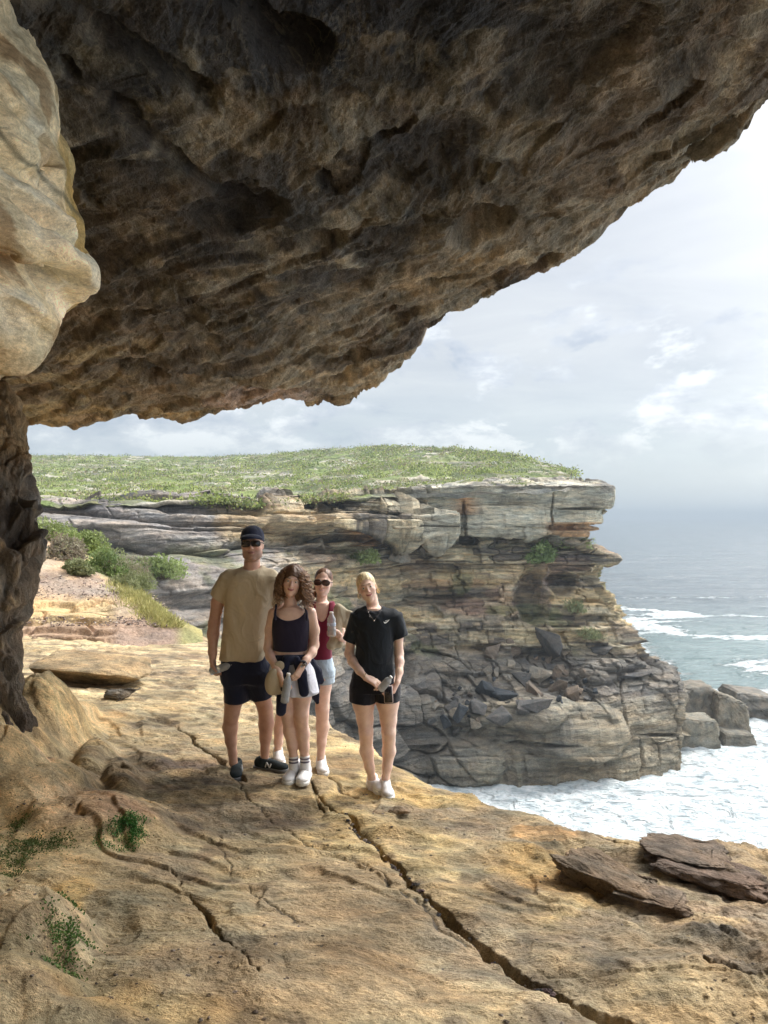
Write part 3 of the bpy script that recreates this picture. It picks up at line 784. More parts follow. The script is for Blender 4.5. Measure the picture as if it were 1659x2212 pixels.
for py in ROWS:
    row = []
    for px in COLS:
        f = min(max((px - 330) / 620.0, 0), 1); f = f * f * (3 - 2 * f)
        d = gully(px, py) * (1 - f) + DR[py] * f
        # top of the wall is lower in the picture towards the left
        yy = py
        if py <= 1110:
            drop = 34 * (1 - min(max((px - 560) / 440.0, 0), 1))
            yy = py + drop * (1110 - py) / 64.0
        # seaward columns lean to the far side
        g = min(max((px - 1150) / 250.0, 0), 1)
        if py > 1380: d = d + g * (DXR[py] - DR[py]) * 0.5
        row.append((px, yy, d))
    xr, dx = XR[py], DXR[py]
    base = row[-1]
    if xr - 1260 < 30: row[-1] = (1235, base[1], base[2])
    row.append(((row[-1][0] + xr) / 2 + 8, py, (row[-1][2] + dx) / 2 - 0.4))
    row.append((xr - 5, py, dx + 0.2))
    row.append((xr, py, dx + 2.0))
    row.append((xr - 8, py, dx + 12))
    row.append((xr - 60, py, dx + 40))
    ctrl.append(row)
CL = np.array([[pix(*q) for q in row] for row in ctrl], float)
CLP = np.array(ctrl, float)
def layers(z, seed, lo=-34, hi=12, a=0.25, b=2.0):
    rs = np.random.RandomState(seed)
    e = [lo]
    while e[-1] < hi: e.append(e[-1] + a + (b - a) * rs.rand() ** 1.8)
    e = np.array(e)
    k = np.clip(np.searchsorted(e, z) - 1, 0, len(e) - 2)
    f = (z - e[k]) / (e[k + 1] - e[k])
    return k, f, e[k + 1] - e[k]
def strata(s, z, seed, a, b, w0, w1, gap=0.12):
    """blocky bedding: protrusion of the block at horizontal position s, height z"""
    k, f, th = layers(z, seed, a=a, b=b)
    wdt = w0 + (w1 - w0) * hsh(k, 1, 0, seed)
    q = s / wdt + hsh(k, 2, 0, seed) * 50
    q = q + 0.25 * (vn2(z * 1.5, s * 0.3, seed + 5) - 0.5)
    c = np.floor(q); g = q - c
    layer = hsh(k, 3, 0, seed); blk = hsh(k, c, 4, seed)
    p = 0.42 * layer + 0.58 * blk
    edge = np.minimum(f, 1 - f) * th
    joint = np.minimum(g, 1 - g) * wdt
    groove = (1 - sst(edge, 0.02, 0.14)) * 0.5 + (1 - sst(joint, 0.03, 0.16)) * 0.8 * (blk > 0.3)
    return p - gap * groove, k, hsh(k, c, 9, seed), groove
def build_cliff():
    nr, nc = 640, 1150
    P = resample(CL, nr, nc)
    PP = resample(CLP, nr, nc)
    x, y, z = P[..., 0], P[..., 1], P[..., 2]
    N = normals(P); N = np.where(((N * P).sum(-1) > 0)[..., None], -N, N)
    H = N.copy(); H[..., 2] *= 0.25
    H /= np.linalg.norm(H, axis=-1, keepdims=True) + 1e-9
    px, py = PP[..., 0], PP[..., 1]
    arc = x * 0.9 + y * 0.25
    zw = z + 0.7 * fbm2(arc * 0.05, z * 0.08, 3, 501) - 0.02 * arc * sst(-x, 5, 40) + 0.25 * fbm2(arc * 0.3, z * 0.4, 3, 502)
    cap = sst(py, 1040, 1050) * (1 - sst(py, 1160, 1168)) * sst(px, 840, 980)
    low = sst(py, 1490, 1535)
    left = (1 - sst(px, 480, 720)) * (1 - sst(py, 1320, 1400))
    blockz = (1 - sst(px, 900, 1080)) * sst(py, 1340, 1420)
    talus = sst(py, 1390, 1430) * (1 - sst(py, 1500, 1530)) * (1 - left)
    p1, k1, id1, g1 = strata(arc, zw, 7, 1.4, 4.4, 4, 13, 0.22)
    p2, k2, id2, g2 = strata(arc, zw, 19, 0.5, 1.6, 1.5, 6, 0.25)
    p3, k3, id3, g3 = strata(arc + 40, zw, 29, 0.12, 0.4, 0.8, 3, 0.2)
    big = fbm3(x * 0.10, y * 0.10, z * 0.16, 4, 510)
    amp = 1 - 0.80 * cap - 0.74 * low * sst(px, 900, 1080) - 0.4 * low * (1 - sst(px, 900, 1080)) - 0.35 * talus
    amp = amp * (1 - 0.75 * sst(px, 1230, 1320) * (py < 1240)) * (1 - 0.5 * sst(px, 1330, 1400) * (py > 1430))
    hole = (hsh(k1, np.floor(arc / 6.0 + hsh(k1, 7, 0, 7) * 9), 8, 7) < 0.2) & (p1 > 0)
    d = -1.5 * hole * amp * (1 - left) + 2.3 * big * (1 - 0.85 * cap) * (1 - 0.6 * low) + amp * (3.6 * (p1 - 0.5) + 1.7 * (p2 - 0.5) + 0.32 * (p3 - 0.5))
    # smooth scooped shelves in the left part of the bay
    kk, ff, th = layers(z * 1 + 0.11 * x + 1.2 * fbm2(x * 0.06, y * 0.06, 3, 520), 33, a=1.6, b=4.2)
    shelf = np.sin(np.clip(ff, 0, 1) * math.pi) ** 0.55 * (0.6 + 0.8 * hsh(kk, 5, 0, 33))
    d = d * (1 - 0.62 * left) + left * (2.2 * shelf - 1.0)
    d = d + 0.35 * fbm3(x * 0.5, y * 0.5, z * 0.9, 5, 511, 0.58) + 0.10 * fbm3(x * 2, y * 2, z * 4, 3, 512)
    # broken rock on the ledge
    f1, f2, wid = worley2(x * 0.55 + 0.2 * z, z * 0.8, 9)
    d = d + talus * 0.8 * wid
    g1_, g2_, gid = worley2(arc * 0.30 + 0.1 * z, z * 0.34 + 0.4 * fbm2(arc * .2, z * .2, 2, 77), 10)
    d = d * (1 - 0.6 * blockz) + blockz * (2.4 * (gid - 0.5) - 0.9 * (1 - sst(g2_ - g1_, 0, 0.14)))
    # deep cave under the fern and vertical flutes at the waterline
    for (cx, cy, rx, ry, dp) in ((1150, 1290, 45, 55, 4.0), (1215, 1262, 35, 28, 3.0), (1010, 1170, 60, 7, 2.5), (1185, 1180, 45, 14, 3.0), (900, 1175, 40, 18, 2.2), (1230, 1140, 60, 9, 1.5),
                             (1150, 1605, 90, 6, 1.0), (1050, 1570, 60, 6, .9), (1352, 1530, 5, 75, 2.2), (1384, 1630, 4, 45, 1.6), (1425, 1630, 3, 36, 1.0), (1400, 1505, 2.5, 40, 0.8), (1425, 1588, 50, 4, 1.2), (960, 1290, 70, 6, 1.5), (870, 1350, 60, 8, 1.6), (1030, 1400, 70, 8, 1.3), (700, 1190, 80, 8, 1.5), (560, 1150, 5, 25, 1.2)):
        r2 = ((px - cx) / rx) ** 2 + ((py - cy) / ry) ** 2 + 0.8 * fbm3(x * 0.35, y * 0.35, z * 0.5, 3, 530)
        d = d - dp * (1 - sst(r2, 0.15, 1.05))
    # big boulder-like buttresses above the sea
    for (cx, cy, rx, ry, dp) in ((1240, 1580, 120, 75, 2.2), (1090, 1545, 130, 34, 1.6), (1010, 1650, 90, 60, 1.2), (1300, 1450, 50, 30, 1.2)):
        r2 = ((px - cx) / rx) ** 2 + ((py - cy) / ry) ** 2 + 0.35 * fbm3(x * 0.3, y * 0.3, z * 0.3, 3, 531)
        d = d + dp * (1 - sst(r2, 0.55, 1.1))
    for (cx, cy, rx, ry, dp) in ((915, 1135, 78, 28, 3.0), (800, 1128, 45, 16, 1.8), (870, 1100, 60, 9, 1.4), (700, 1122, 60, 24, 2.0), (600, 1112, 44, 30, 1.6), (1090, 1128, 92, 34, 0.8)):
        wv_ = 0.25 * fbm3(x * 0.3, y * 0.3, z * 0.3, 3, 532)
        e_ = (np.abs((px - cx) / rx) ** 5 + np.abs((py - cy) / ry) ** 5) ** 0.2 + wv_
        d = d + dp * (1 - sst(e_, 0.9, 1.0))
    for (cx, cy, rx, ry, dp) in ((1002, 1120, 5, 46, 1.6), (1195, 1105, 3, 50, 0.9), (1255, 1099, 60, 3.5, 1.2), (845, 1130, 5, 30, 1.2)):
        e_ = ((px - cx + 6 * fbm2(z * 0.3, x * 0.1, 3, 533)) / rx) ** 2 + ((py - cy) / ry) ** 2
        d = d - dp * (1 - sst(e_, 0.3, 1.0))
    flute = sst(py, 1600, 1700) * (1 - left)
    d = d + flute * 1.1 * (ridge2(x * 0.55 + 0.35 * fbm2(x * 0.3, z * 0.4, 2, 540), z * 0.07, 3, 541) - 0.5)
    V = P + H * d[..., None]
    # ---- colour
    C = np.ones(x.shape + (3,)) * np.array([0.27, 0.23, 0.17])
    C = blend(C, 0.8 * (id1 > 0.62), (0.44, 0.38, 0.27))
    C = blend(C, 0.65 * (id2 > 0.66), (0.56, 0.48, 0.33))
    C = blend(C, 0.65 * (id2 < 0.30), (0.085, 0.075, 0.07))
    C = blend(C, 0.45 * (id3 > 0.78), (0.46, 0.37, 0.24))
    C = blend(C, 0.4 * (id3 < 0.2), (0.08, 0.072, 0.065))
    rust = sst(fbm3(x * 0.12, y * 0.12, z * 0.25 + 3, 4, 550), 0.06, 0.3) * sst(py, 1170, 1210) * (1 - sst(py, 1330, 1390))
    C = blend(C, 0.42 * rust, (0.38, 0.22, 0.15))
    tanb = sst(fbm3(x * 0.08, y * 0.08, z * 0.45 + 7, 4, 551), 0.02, 0.24) * sst(py, 1210, 1240) * (1 - sst(py, 1390, 1430))
    C = blend(C, 0.75 * tanb, (0.50, 0.385, 0.215))
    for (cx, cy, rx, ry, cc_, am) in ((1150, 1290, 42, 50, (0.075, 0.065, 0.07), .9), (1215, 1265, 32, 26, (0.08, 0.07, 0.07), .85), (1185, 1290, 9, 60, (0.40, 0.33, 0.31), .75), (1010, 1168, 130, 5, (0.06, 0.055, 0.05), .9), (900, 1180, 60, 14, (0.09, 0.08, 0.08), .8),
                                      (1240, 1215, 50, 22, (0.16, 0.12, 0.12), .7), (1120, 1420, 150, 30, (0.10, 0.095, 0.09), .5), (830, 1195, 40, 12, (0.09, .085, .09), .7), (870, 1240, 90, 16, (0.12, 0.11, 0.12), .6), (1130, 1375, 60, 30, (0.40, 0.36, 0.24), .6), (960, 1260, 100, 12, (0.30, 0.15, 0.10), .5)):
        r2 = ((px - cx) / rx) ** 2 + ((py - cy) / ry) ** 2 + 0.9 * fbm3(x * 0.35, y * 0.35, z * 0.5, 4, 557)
        C = blend(C, 0.6 * am * (1 - sst(r2, 0.62, 0.92)), cc_)  # dark purplish rock tones, also standing in for shade in the hollows
    # cap rock: pale greenish grey with ochre faces
    C = blend(C, cap * 0.92, (0.42, 0.395, 0.315))
    C = blend(C, cap * 0.6 * sst(fbm3(x * 0.3, y * 0.3, z * 0.6, 4, 552), 0.0, 0.3), (0.52, 0.49, 0.385))
    orange = np.exp(-((px - 1005) / 26) ** 2) * ((py > 1075) & (py < 1112)) + np.exp(-((px - 1240) / 60) ** 4) * ((py > 1128) & (py < 1160)) + np.exp(-((px - 790) / 38) ** 4) * ((py > 1140) & (py < 1180))
    C = blend(C, 0.8 * np.clip(orange, 0, 1), (0.47, 0.26, 0.12))
    C = blend(C, 0.8 * (1 - sst(py, 1052, 1072)) * sst(fbm3(x * 0.4, y * 0.4, z, 3, 553), -0.1, 0.2), (0.17, 0.155, 0.14))
    # left: grey-mauve weathered shelves, one ochre face
    C = blend(C, 0.85 * left, (0.20, 0.185, 0.18))
    C = blend(C, left * 0.7 * sst(fbm3(x * 0.15, y * 0.15, z * 0.5, 4, 554), 0.05, 0.3), (0.33, 0.29, 0.25))
    och = sst(px, 440, 480) * (1 - sst(px, 690, 740)) * sst(py, 1095, 1110) * (1 - sst(py, 1160, 1185))
    C = blend(C, 0.8 * och, (0.40, 0.30, 0.17))
    C = blend(C, (och > 0.2) * 0.5 * sst(vn2(zw * 3, zw * 0 + 1, 8), 0.5, 0.8), (0.27, 0.20, 0.13))
    # talus dark, lower block grey olive, algae near the water
    C = blend(C, 0.75 * talus, (0.13, 0.12, 0.11))
    C = blend(C, talus * 0.4 * (wid > 0.6), (0.22, 0.20, 0.17))
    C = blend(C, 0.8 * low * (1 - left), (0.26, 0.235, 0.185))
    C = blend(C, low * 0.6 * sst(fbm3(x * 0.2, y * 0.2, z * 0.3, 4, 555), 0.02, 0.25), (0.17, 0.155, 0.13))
    tan_r = sst(px, 1180, 1260) * sst(py, 1520, 1560)
    C = blend(C, 0.7 * tan_r, (0.42, 0.355, 0.25))  # paler tan rock on the lower right mass
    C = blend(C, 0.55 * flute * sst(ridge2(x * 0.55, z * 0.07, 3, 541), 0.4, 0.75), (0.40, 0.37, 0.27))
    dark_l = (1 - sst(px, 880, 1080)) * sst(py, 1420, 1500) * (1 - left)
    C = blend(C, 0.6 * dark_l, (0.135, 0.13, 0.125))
    # plants lodged on ledges (moss and fern colour of the growth itself)
    moss = sst(fbm3(x * 0.2, y * 0.2, z * 0.3 + 11, 4, 556), 0.18, 0.32) * sst(py, 1170, 1200) * (1 - sst(py, 1400, 1430))
    C = blend(C, 0.55 * moss, (0.13, 0.15, 0.06))
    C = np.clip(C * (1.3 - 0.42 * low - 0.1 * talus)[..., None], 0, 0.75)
    Fq = grid_faces(nr, nc)
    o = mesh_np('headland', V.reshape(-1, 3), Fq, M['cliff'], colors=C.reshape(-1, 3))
    tag(o, kind='structure')
    return V, PP
CV, CPP = build_cliff()
# picture position of every built cliff vertex, to stand plants and boulders on it
_cq = CV.reshape(-1, 3); _cu = CX + F * _cq[:, 0] / _cq[:, 1]; _cv = HZ - F * _cq[:, 2] / _cq[:, 1]
def on_cliff(px, py):
    k = (_cu - px) ** 2 + (_cv - py) ** 2 + 0.02 * _cq[:, 1]
    return _cq[int(np.argmin(k))].copy()
print('cliff', time.time() - T0)

# ------------------------------------------------------------------ heath plateau and hill
prow = []
for px in (-60, 60, 200, 330, 450, 560, 680, 800, 900, 1000, 1100, 1180, 1228):
    f = min(max((px - 330) / 620.0, 0), 1); f = f * f * (3 - 2 * f)
    d0 = 79 * (1 - f) + 103.6 * f
    edge_y = 1046 + 30 * (1 - min(max((px - 560) / 440.0, 0), 1)) + 6
    sky_y = np.interp(px, [-60, 60, 480, 620, 700, 740, 900, 1060, 1150, 1228], [986, 986, 990, 982, 974, 968, 970, 978, 996, 1018])
    sd_ = np.interp(px, [-60, 480, 740, 1060, 1228], [420, 400, 330, 260, 190])
    col = [(px, edge_y + 12, d0 - 0.5), (px, edge_y, d0 + 2)]
    for q in (0.12, 0.3, 0.5, 0.72, 0.9):
        col.append((px, edge_y + (sky_y - edge_y) * q ** 0.9, (d0 + 2) * (sd_ / (d0 + 2)) ** (q ** 0.8)))
    col.append((px, sky_y, sd_)); col.append((px, sky_y + 8, sd_ * 1.35)); col.append((px, sky_y + 40, sd_ * 1.9))
    prow.append(col)
prow.append([(p[0] + 8, p[1] + (6 if k > 5 else 2), p[2] + 3) for k, p in enumerate(prow[-1])])
prow.append([(p[0] - 4, p[1] + 60, p[2] * 1.15) for k, p in enumerate(prow[-1])])
PL = np.array([[pix(*q) for q in col] for col in prow], float).transpose(1, 0, 2)
nr, nc = 620, 760
P = resample(PL, nr, nc)
x, y, z = P[..., 0], P[..., 1], P[..., 2]
scl = np.clip(y / 100, 0.8, 4)
bush = fbm2(x * 0.16, y * 0.10, 4, 601)
clump = ridge2(x * 0.35, y * 0.28, 4, 602)
rock_m = sst(fbm2(x * 0.035, y * 0.12, 4, 603), 0.10, 0.24)
rm_e = np.clip(1 - (y - 100) / 50, 0, 1) * sst(x, -12, 6) * (y < 150)
rock_m = np.clip(rock_m * 0.5 + rm_e * sst(fbm2(x * .2, y * .3, 3, 604), -0.25, 0.0), 0, 1)
stp = z * 1.6 + fbm2(x * 0.1, y * 0.1, 3, 605); fr = stp - np.floor(stp)
z2 = z + 0.9 * bush + 0.8 * (1 - rock_m) * (clump - 0.4) * np.clip(scl, 1, 2) * 0.8 + rock_m * (0.55 * (np.floor(stp) + sst(fr, .7, 1) - stp))
V = np.stack([x, y, z2], -1)
C = np.ones(x.shape + (3,)) * np.array([0.16, 0.20, 0.065])
C = blend(C, 0.75 * sst(fbm2(x * 0.05, y * 0.04, 5, 610), 0.0, 0.3), (0.19, 0.225, 0.07))
C = blend(C, 0.75 * sst(fbm2(x * 0.11, y * 0.07, 5, 611), 0.05, 0.3), (0.075, 0.095, 0.045))
C = blend(C, 0.7 * sst(fbm2(x * 0.22, y * 0.15, 4, 612), 0.10, 0.35), (0.20, 0.185, 0.115))
C = blend(C, 0.85 * rock_m, (0.27, 0.245, 0.205))
C = blend(C, rock_m * 0.6 * (fr > 0.72), (0.12, 0.11, 0.10))
C = blend(C, 0.8 * sst(fbm2(x * 0.09 + 4, y * 0.25, 4, 613), 0.30, 0.4), (0.42, 0.39, 0.33))
tag(mesh_np('heath', V.reshape(-1, 3), grid_faces(nr, nc), M['heath'], colors=C.reshape(-1, 3)), kind='structure')
HV = V
print('heath', time.time() - T0)

# ------------------------------------------------------------------ near hillside on the left, behind the platform
hc = [
    # front foot -> crest -> back
    [(-420, 1400, 13.0), (-200, 1400, 13.0), (-60, 1400, 13.0), (60, 1400, 13.1), (180, 1400, 13.2), (300, 1400, 13.4), (380, 1404, 13.6), (440, 1410, 14.0)],
    [(-420, 1340, 14.0), (-200, 1340, 14.0), (-60, 1340, 14.1), (60, 1340, 14.2), (180, 1341, 14.2), (300, 1343, 14.4), (378, 1350, 14.6), (436, 1367, 15.0)],
    [(-420, 1300, 15.0), (-200, 1300, 15.0), (-60, 1300, 15.0), (60, 1298, 15.2), (180, 1300, 15.3), (290, 1312, 15.4), (362, 1332, 15.5), (424, 1363, 15.8)],
    [(-420, 1240, 16.5), (-200, 1240, 16.5), (-60, 1240, 16.6), (60, 1236, 16.9), (170, 1248, 17.0), (270, 1276, 16.8), (344, 1310, 16.6), (412, 1360, 16.8)],
    [(-420, 1195, 18.5), (-200, 1195, 18.5), (-60, 1195, 18.5), (60, 1196, 18.8), (165, 1215, 18.8), (262, 1255, 18.4), (332, 1300, 18.0), (405, 1358, 18.0)],
    [(-420, 1150, 21.5), (-200, 1150, 21.5), (-60, 1152, 21.5), (60, 1162, 21.5), (160, 1190, 21.0), (256, 1240, 20.2), (326, 1292, 19.4), (400, 1358, 19.2)],
    [(-420, 1150, 26), (-200, 1150, 26), (-60, 1160, 26), (60, 1175, 26), (150, 1210, 25), (240, 1262, 23.0), (312, 1312, 21.5), (392, 1378, 21)],
    [(-420, 1300, 30), (-200, 1300, 30), (-60, 1320, 30), (50, 1340, 29), (140, 1370, 28), (230, 1420, 26.0), (300, 1470, 24.5), (380, 1540, 24)],
]
c = np.array([[pix(*q) for q in row] for row in hc], float)
HP = resample(c, 360, 460); x, y, z = HP[..., 0], HP[..., 1], HP[..., 2]
pxs = CX + F * x / y; pys = HZ - F * z / y
z = z + 0.10 * fbm2(x * 0.8, y * 0.8, 4, 620) + 0.03 * fbm2(x * 5, y * 5, 4, 621)
# broken orange ledge at the foot
ledge = sst(pys, 1284, 1300) * (1 - sst(pxs, 225, 262))
q = z * 7 + 0.6 * fbm2(x * 1.2, y * 1.2, 3, 622); fr = q - np.floor(q)
z = z + ledge * (np.floor(q) + sst(fr, 0.75, 1) - q) / 7 * 0.9
f1, f2, wid = worley2(x * 1.1, y * 1.6 + z, 12)
z = z - ledge * 0.07 * (1 - sst(f2 - f1, 0, 0.12))
V = np.stack([x, y, z], -1); HP = V
C = np.ones(x.shape + (3,)) * np.array([0.46, 0.34, 0.23])
C = blend(C, 0.7 * sst(fbm2(x * 1.2, y * 1.2, 4, 630), 0, 0.3), (0.33, 0.235, 0.165))
gr = sst(pys, 1225, 1250) * (1 - sst(pys, 1290, 1300))
C = blend(C, 0.75 * gr * sst(fbm2(x * 2, y * 2, 4, 631), -0.2, 0.1), (0.27, 0.215, 0.18))
C = blend(C, 0.85 * ledge, (0.58, 0.42, 0.22))
C = blend(C, ledge * 0.7 * (1 - sst(f2 - f1, 0, 0.10)), (0.26, 0.15, 0.07))
foot = sst(pys, 1335, 1345); C = blend(C, 0.75 * foot, (0.34, 0.24, 0.19))
rim = sst(pxs - np.interp(pys, [1190, 1240, 1300, 1360], [160, 225, 300, 395]), -26, 6)
C = blend(C, 0.8 * rim, (0.27, 0.27, 0.10))
tag(mesh_np('hillside', V.reshape(-1, 3), grid_faces(*x.shape), M['hill'], colors=C.reshape(-1, 3)), kind='structure')
_hq = HP.reshape(-1, 3); _hu = CX + F * _hq[:, 0] / _hq[:, 1]; _hv = HZ - F * _hq[:, 2] / _hq[:, 1]
def on_hill(px, py):
    return _hq[int(np.argmin((_hu - px) ** 2 + (_hv - py) ** 2))].copy()
print('hill', time.time() - T0)

# ------------------------------------------------------------------ sea
SEA = -30.0
def sea():
    tt = np.concatenate([[0.0008, 0.0011, 0.0015], np.linspace(0.002, 0.46, 560), np.linspace(0.48, 1.4, 20)])[::-1]
    yr = -SEA / tt
    ss = np.concatenate([np.linspace(-2.5, -0.35, 14)[:-1], np.linspace(-0.35, 0.56, 560), np.linspace(0.56, 2.5, 14)[1:]])
    Y, S = np.meshgrid(yr, ss, indexing='ij'); X = S * Y
    near = 1 - sst(Y, 300, 1500)
    h = near * (0.9 * fbm2(X * 0.035, Y * 0.06, 4, 701) + 0.25 * (ridge2(X * 0.12, Y * 0.2, 4, 702) - 0.4))
    n = fbm2(X * 0.05, Y * 0.09, 5, 703, 0.6)
    u = CX + F * X / Y; v = HZ - F * SEA / Y
    # surf zone between the two cliffs, lacy patches farther out
    f = sst(v + 70 * n + 0.25 * np.clip(1130 - u, 0, 400), 1520, 1600) * 1.0
    band = np.exp(-((v - 1445 - 0.2 * (u - 1400)) / 30) ** 2) * 0.0
    pat = sst(ridge2(X * 0.020 + 0.4 * n, Y * 0.034, 4, 704), 0.34, 0.66) * sst(v, 1270, 1310) * 1.0 * (1 - sst(u, 1560, 1800) * 0.5)
    near_r = np.exp(-np.clip(u - np.interp(v, [1290, 1345, 1410, 1450, 1600], [1320, 1345, 1385, 1450, 1480]), 0, 999) / 60.0) * sst(v, 1290, 1310) * 0.8
    foam = np.clip(np.maximum(f, np.maximum(pat, near_r * sst(n, -0.3, 0.1))), 0, 1)
    h = h + near * foam * 0.55 * fbm2(X * 0.4, Y * 0.5, 4, 705)
    Z = SEA + h
    teal = sst(v, 1270, 1400)
    o = mesh_np('sea', np.stack([X, Y, Z], -1).reshape(-1, 3), grid_faces(*X.shape), None, attrs={'foam': foam.ravel(), 'shallow': teal.ravel()})
    m, nt, b = new_mat('sea_water')
    c = nt.coord()
    fo = nt.attr('foam', 'Fac'); te = nt.attr('shallow', 'Fac')
    lace = nt.noise(nt.mapping(c, (0.5, 0.85, 0.5)), 0.5, 9, 0.72, 0.7)
    lace2 = nt.noise(nt.mapping(c, (0.6, 1.0, 1)), 1.1, 5, 0.6, 0.4)
    th = nt.math('SUBTRACT', 0.80, nt.math('MULTIPLY', fo, 0.56))
    fm = nt.range(nt.math('SUBTRACT', lace, th), -0.03, 0.10)
    fm = nt.math('MULTIPLY', fm, nt.range(fo, 0.02, 0.18))
    deep = nt.mix(te, (0.08, 0.11, 0.13), (0.125, 0.19, 0.195))
    foamc = nt.ramp(lace2, [(0.32, (0.34, 0.41, 0.45)), (0.47, (0.58, 0.64, 0.66)), (0.62, (0.77, 0.80, 0.81))])
    nt.put(b.inputs['Base Color'], nt.mix(fm, deep, foamc))
    nt.put(b.inputs['Roughness'], nt.range(fm, 0, 1, 0.16, 0.9, False))
    b.inputs['IOR'].default_value = 1.33
    w1 = nt.noise(nt.mapping(c, (0.35, 0.8, 1)), 1.0, 8, 0.62)
    w2 = nt.noise(nt.mapping(c, (0.02, 0.05, 1)), 1.0, 6, 0.62)
    hh = nt.math('ADD', nt.math('MULTIPLY', w1, 1.0), nt.math('MULTIPLY', w2, 6.0))
    hh = nt.math('ADD', hh, nt.math('MULTIPLY', nt.math('MULTIPLY', lace, fm), 1.0))
    nt.l.new(nt.bump(hh, 0.75), b.inputs['Normal'])
    o.data.materials.append(m)
    tag(o, kind='structure')
sea()
print('sea', time.time() - T0)
# ------------------------------------------------------------------ foliage
def foliage_mat(name, col2=None):
    m, nt, b = new_mat(name)
    base = nt.attr('Col')
    n = nt.noise(nt.coord(), 3.0, 4, 0.6)
    k = nt.range(n, 0.3, 0.7, 0.75, 1.25, False)
    c = nt.mix(1.0, base, k, 'MULTIPLY')
    nt.put(b.inputs['Base Color'], c)
    b.inputs['Roughness'].default_value = 0.6
    b.inputs['Specular IOR Level'].default_value = 0.25
    tr = nt.n.new('ShaderNodeBsdfTranslucent'); nt.put(tr.inputs['Color'], c)
    mx = nt.n.new('ShaderNodeMixShader'); mx.inputs[0].default_value = 0.3
    nt.l.new(b.outputs[0], mx.inputs[1]); nt.l.new(tr.outputs[0], mx.inputs[2])
    out = m.node_tree.nodes['Material Output']
    nt.l.new(mx.outputs[0], out.inputs['Surface'])
    return m
M['leaf'] = foliage_mat('leaves')
M['stem'] = simple_mat('twig_bark', (0.16, 0.12, 0.08), 0.9, 0.3, 40)
def leaf_quads(C, size, rs, up=0.35, aspect=2.2):
    """one small leaf-shaped quad at each point"""
    n = len(C)
    a = rs.normal(size=(n, 3)); a[:, 2] += up; a /= np.linalg.norm(a, axis=1, keepdims=True)
    b = np.cross(a, rs.normal(size=(n, 3))); b /= np.linalg.norm(b, axis=1, keepdims=True) + 1e-9
    sz = (size * (0.6 + 0.8 * rs.rand(n)))[:, None]
    p0 = C; p1 = C + a * sz * 0.5 + b * sz * 0.5 / aspect; p2 = C + a * sz; p3 = C + a * sz * 0.5 - b * sz * 0.5 / aspect
    V = np.stack([p0, p1, p2, p3], 1).reshape(-1, 3)
    return V, np.arange(4 * n).reshape(n, 4)
def bush(name, base, rx, ry, rz, nleaf, size, cols, seed, label, cat, group=None, spiky=False, clumps=16, lean=(0, 0)):
    rs = np.random.RandomState(seed)
    e = bpy.data.objects.new(name, None); link(e); e.location = base; tag(e, label, cat, group)
    cc = rs.normal(size=(clumps, 3)); cc /= np.linalg.norm(cc, axis=1, keepdims=True); cc[:, 2] = np.abs(cc[:, 2])
    cc = cc * np.array([rx, ry, rz]) * (0.45 + 0.4 * rs.rand(clumps))[:, None]
    cr = (0.28 + 0.22 * rs.rand(clumps)) * min(rx, rz * 1.3)
    k = rs.randint(0, clumps, nleaf)
    dr = rs.normal(size=(nleaf, 3)); dr /= np.linalg.norm(dr, axis=1, keepdims=True)
    P = cc[k] + dr * (cr[k] * (0.55 + 0.5 * rs.rand(nleaf) ** 0.5))[:, None]
    P[:, 0] += lean[0] * P[:, 2]
    P[:, 2] = np.maximum(P[:, 2], 0.02 + 0.05 * rs.rand(nleaf) * rz)
    V, Fq = leaf_quads(P, size, rs, up=1.3 if spiky else 0.4, aspect=5 if spiky else 2.0)
    cid = rs.rand(clumps)[k]
    c0 = np.array(cols[0]); c1 = np.array(cols[1]); c2 = np.array(cols[2 % len(cols)])
    u = rs.rand(nleaf)[:, None] * 0.35 + 0.65 * cid[:, None]
    C = np.where(u < 0.5, c0 + (c1 - c0) * u * 2, c1 + (c2 - c1) * (u * 2 - 1))
    mesh_np('foliage', V, Fq, M['leaf'], e, smooth=False, colors=np.repeat(C, 4, 0))
    # stems
    SV = []; SF = []
    for i in range(clumps):
        a = np.array([rs.normal() * 0.12 * rx, rs.normal() * 0.12 * ry, -0.12 * rz]); b_ = cc[i]
        t = 0.02 * rz + size * 0.05
        for q in range(3):
            an = 2.094 * q
            o_ = np.array([math.cos(an), math.sin(an), 0]) * t
            SV += [a + o_, b_ + o_ * 0.3]
        s0 = len(SV) - 6
        for q in range(3):
            q2 = (q + 1) % 3
            SF.append([s0 + 2 * q, s0 + 2 * q2, s0 + 2 * q2 + 1, s0 + 2 * q + 1])
    mesh_np('stem', np.array(SV), np.array(SF), M['stem'], e)
    return e
G1 = [(0.15, 0.19, 0.065), (0.25, 0.31, 0.11), (0.37, 0.42, 0.18)]
G2 = [(0.15, 0.17, 0.08), (0.24, 0.27, 0.13), (0.36, 0.37, 0.22)]
G3 = [(0.20, 0.165, 0.12), (0.29, 0.25, 0.19), (0.25, 0.27, 0.13)]
G4 = [(0.11, 0.16, 0.06), (0.18, 0.25, 0.09), (0.28, 0.35, 0.14)]
def hill_bush(px, py, w, h, cols, seed, label, n=2600, **k):
    b_ = on_hill(px, py); d_ = b_[1]
    w *= 1.35; h *= 0.95; n = int(n * 1.5); r = w / F * d_ * 0.5
    bush('bush', (b_[0], b_[1], b_[2] - 0.03), r, r * 0.9, h / F * d_, n, 0.075, cols, seed, label, 'bush', 'bushes along the near hillside', **k)
hill_bush(112, 1172, 95, 48, G1, 1, 'bright green bush highest on the slope beside the dark rock pillar')
hill_bush(150, 1205, 110, 46, G3, 2, 'brownish dry bush above the bare earth near the pillar')
hill_bush(205, 1212, 105, 52, G2, 3, 'grey green bush in the middle of the slope top')
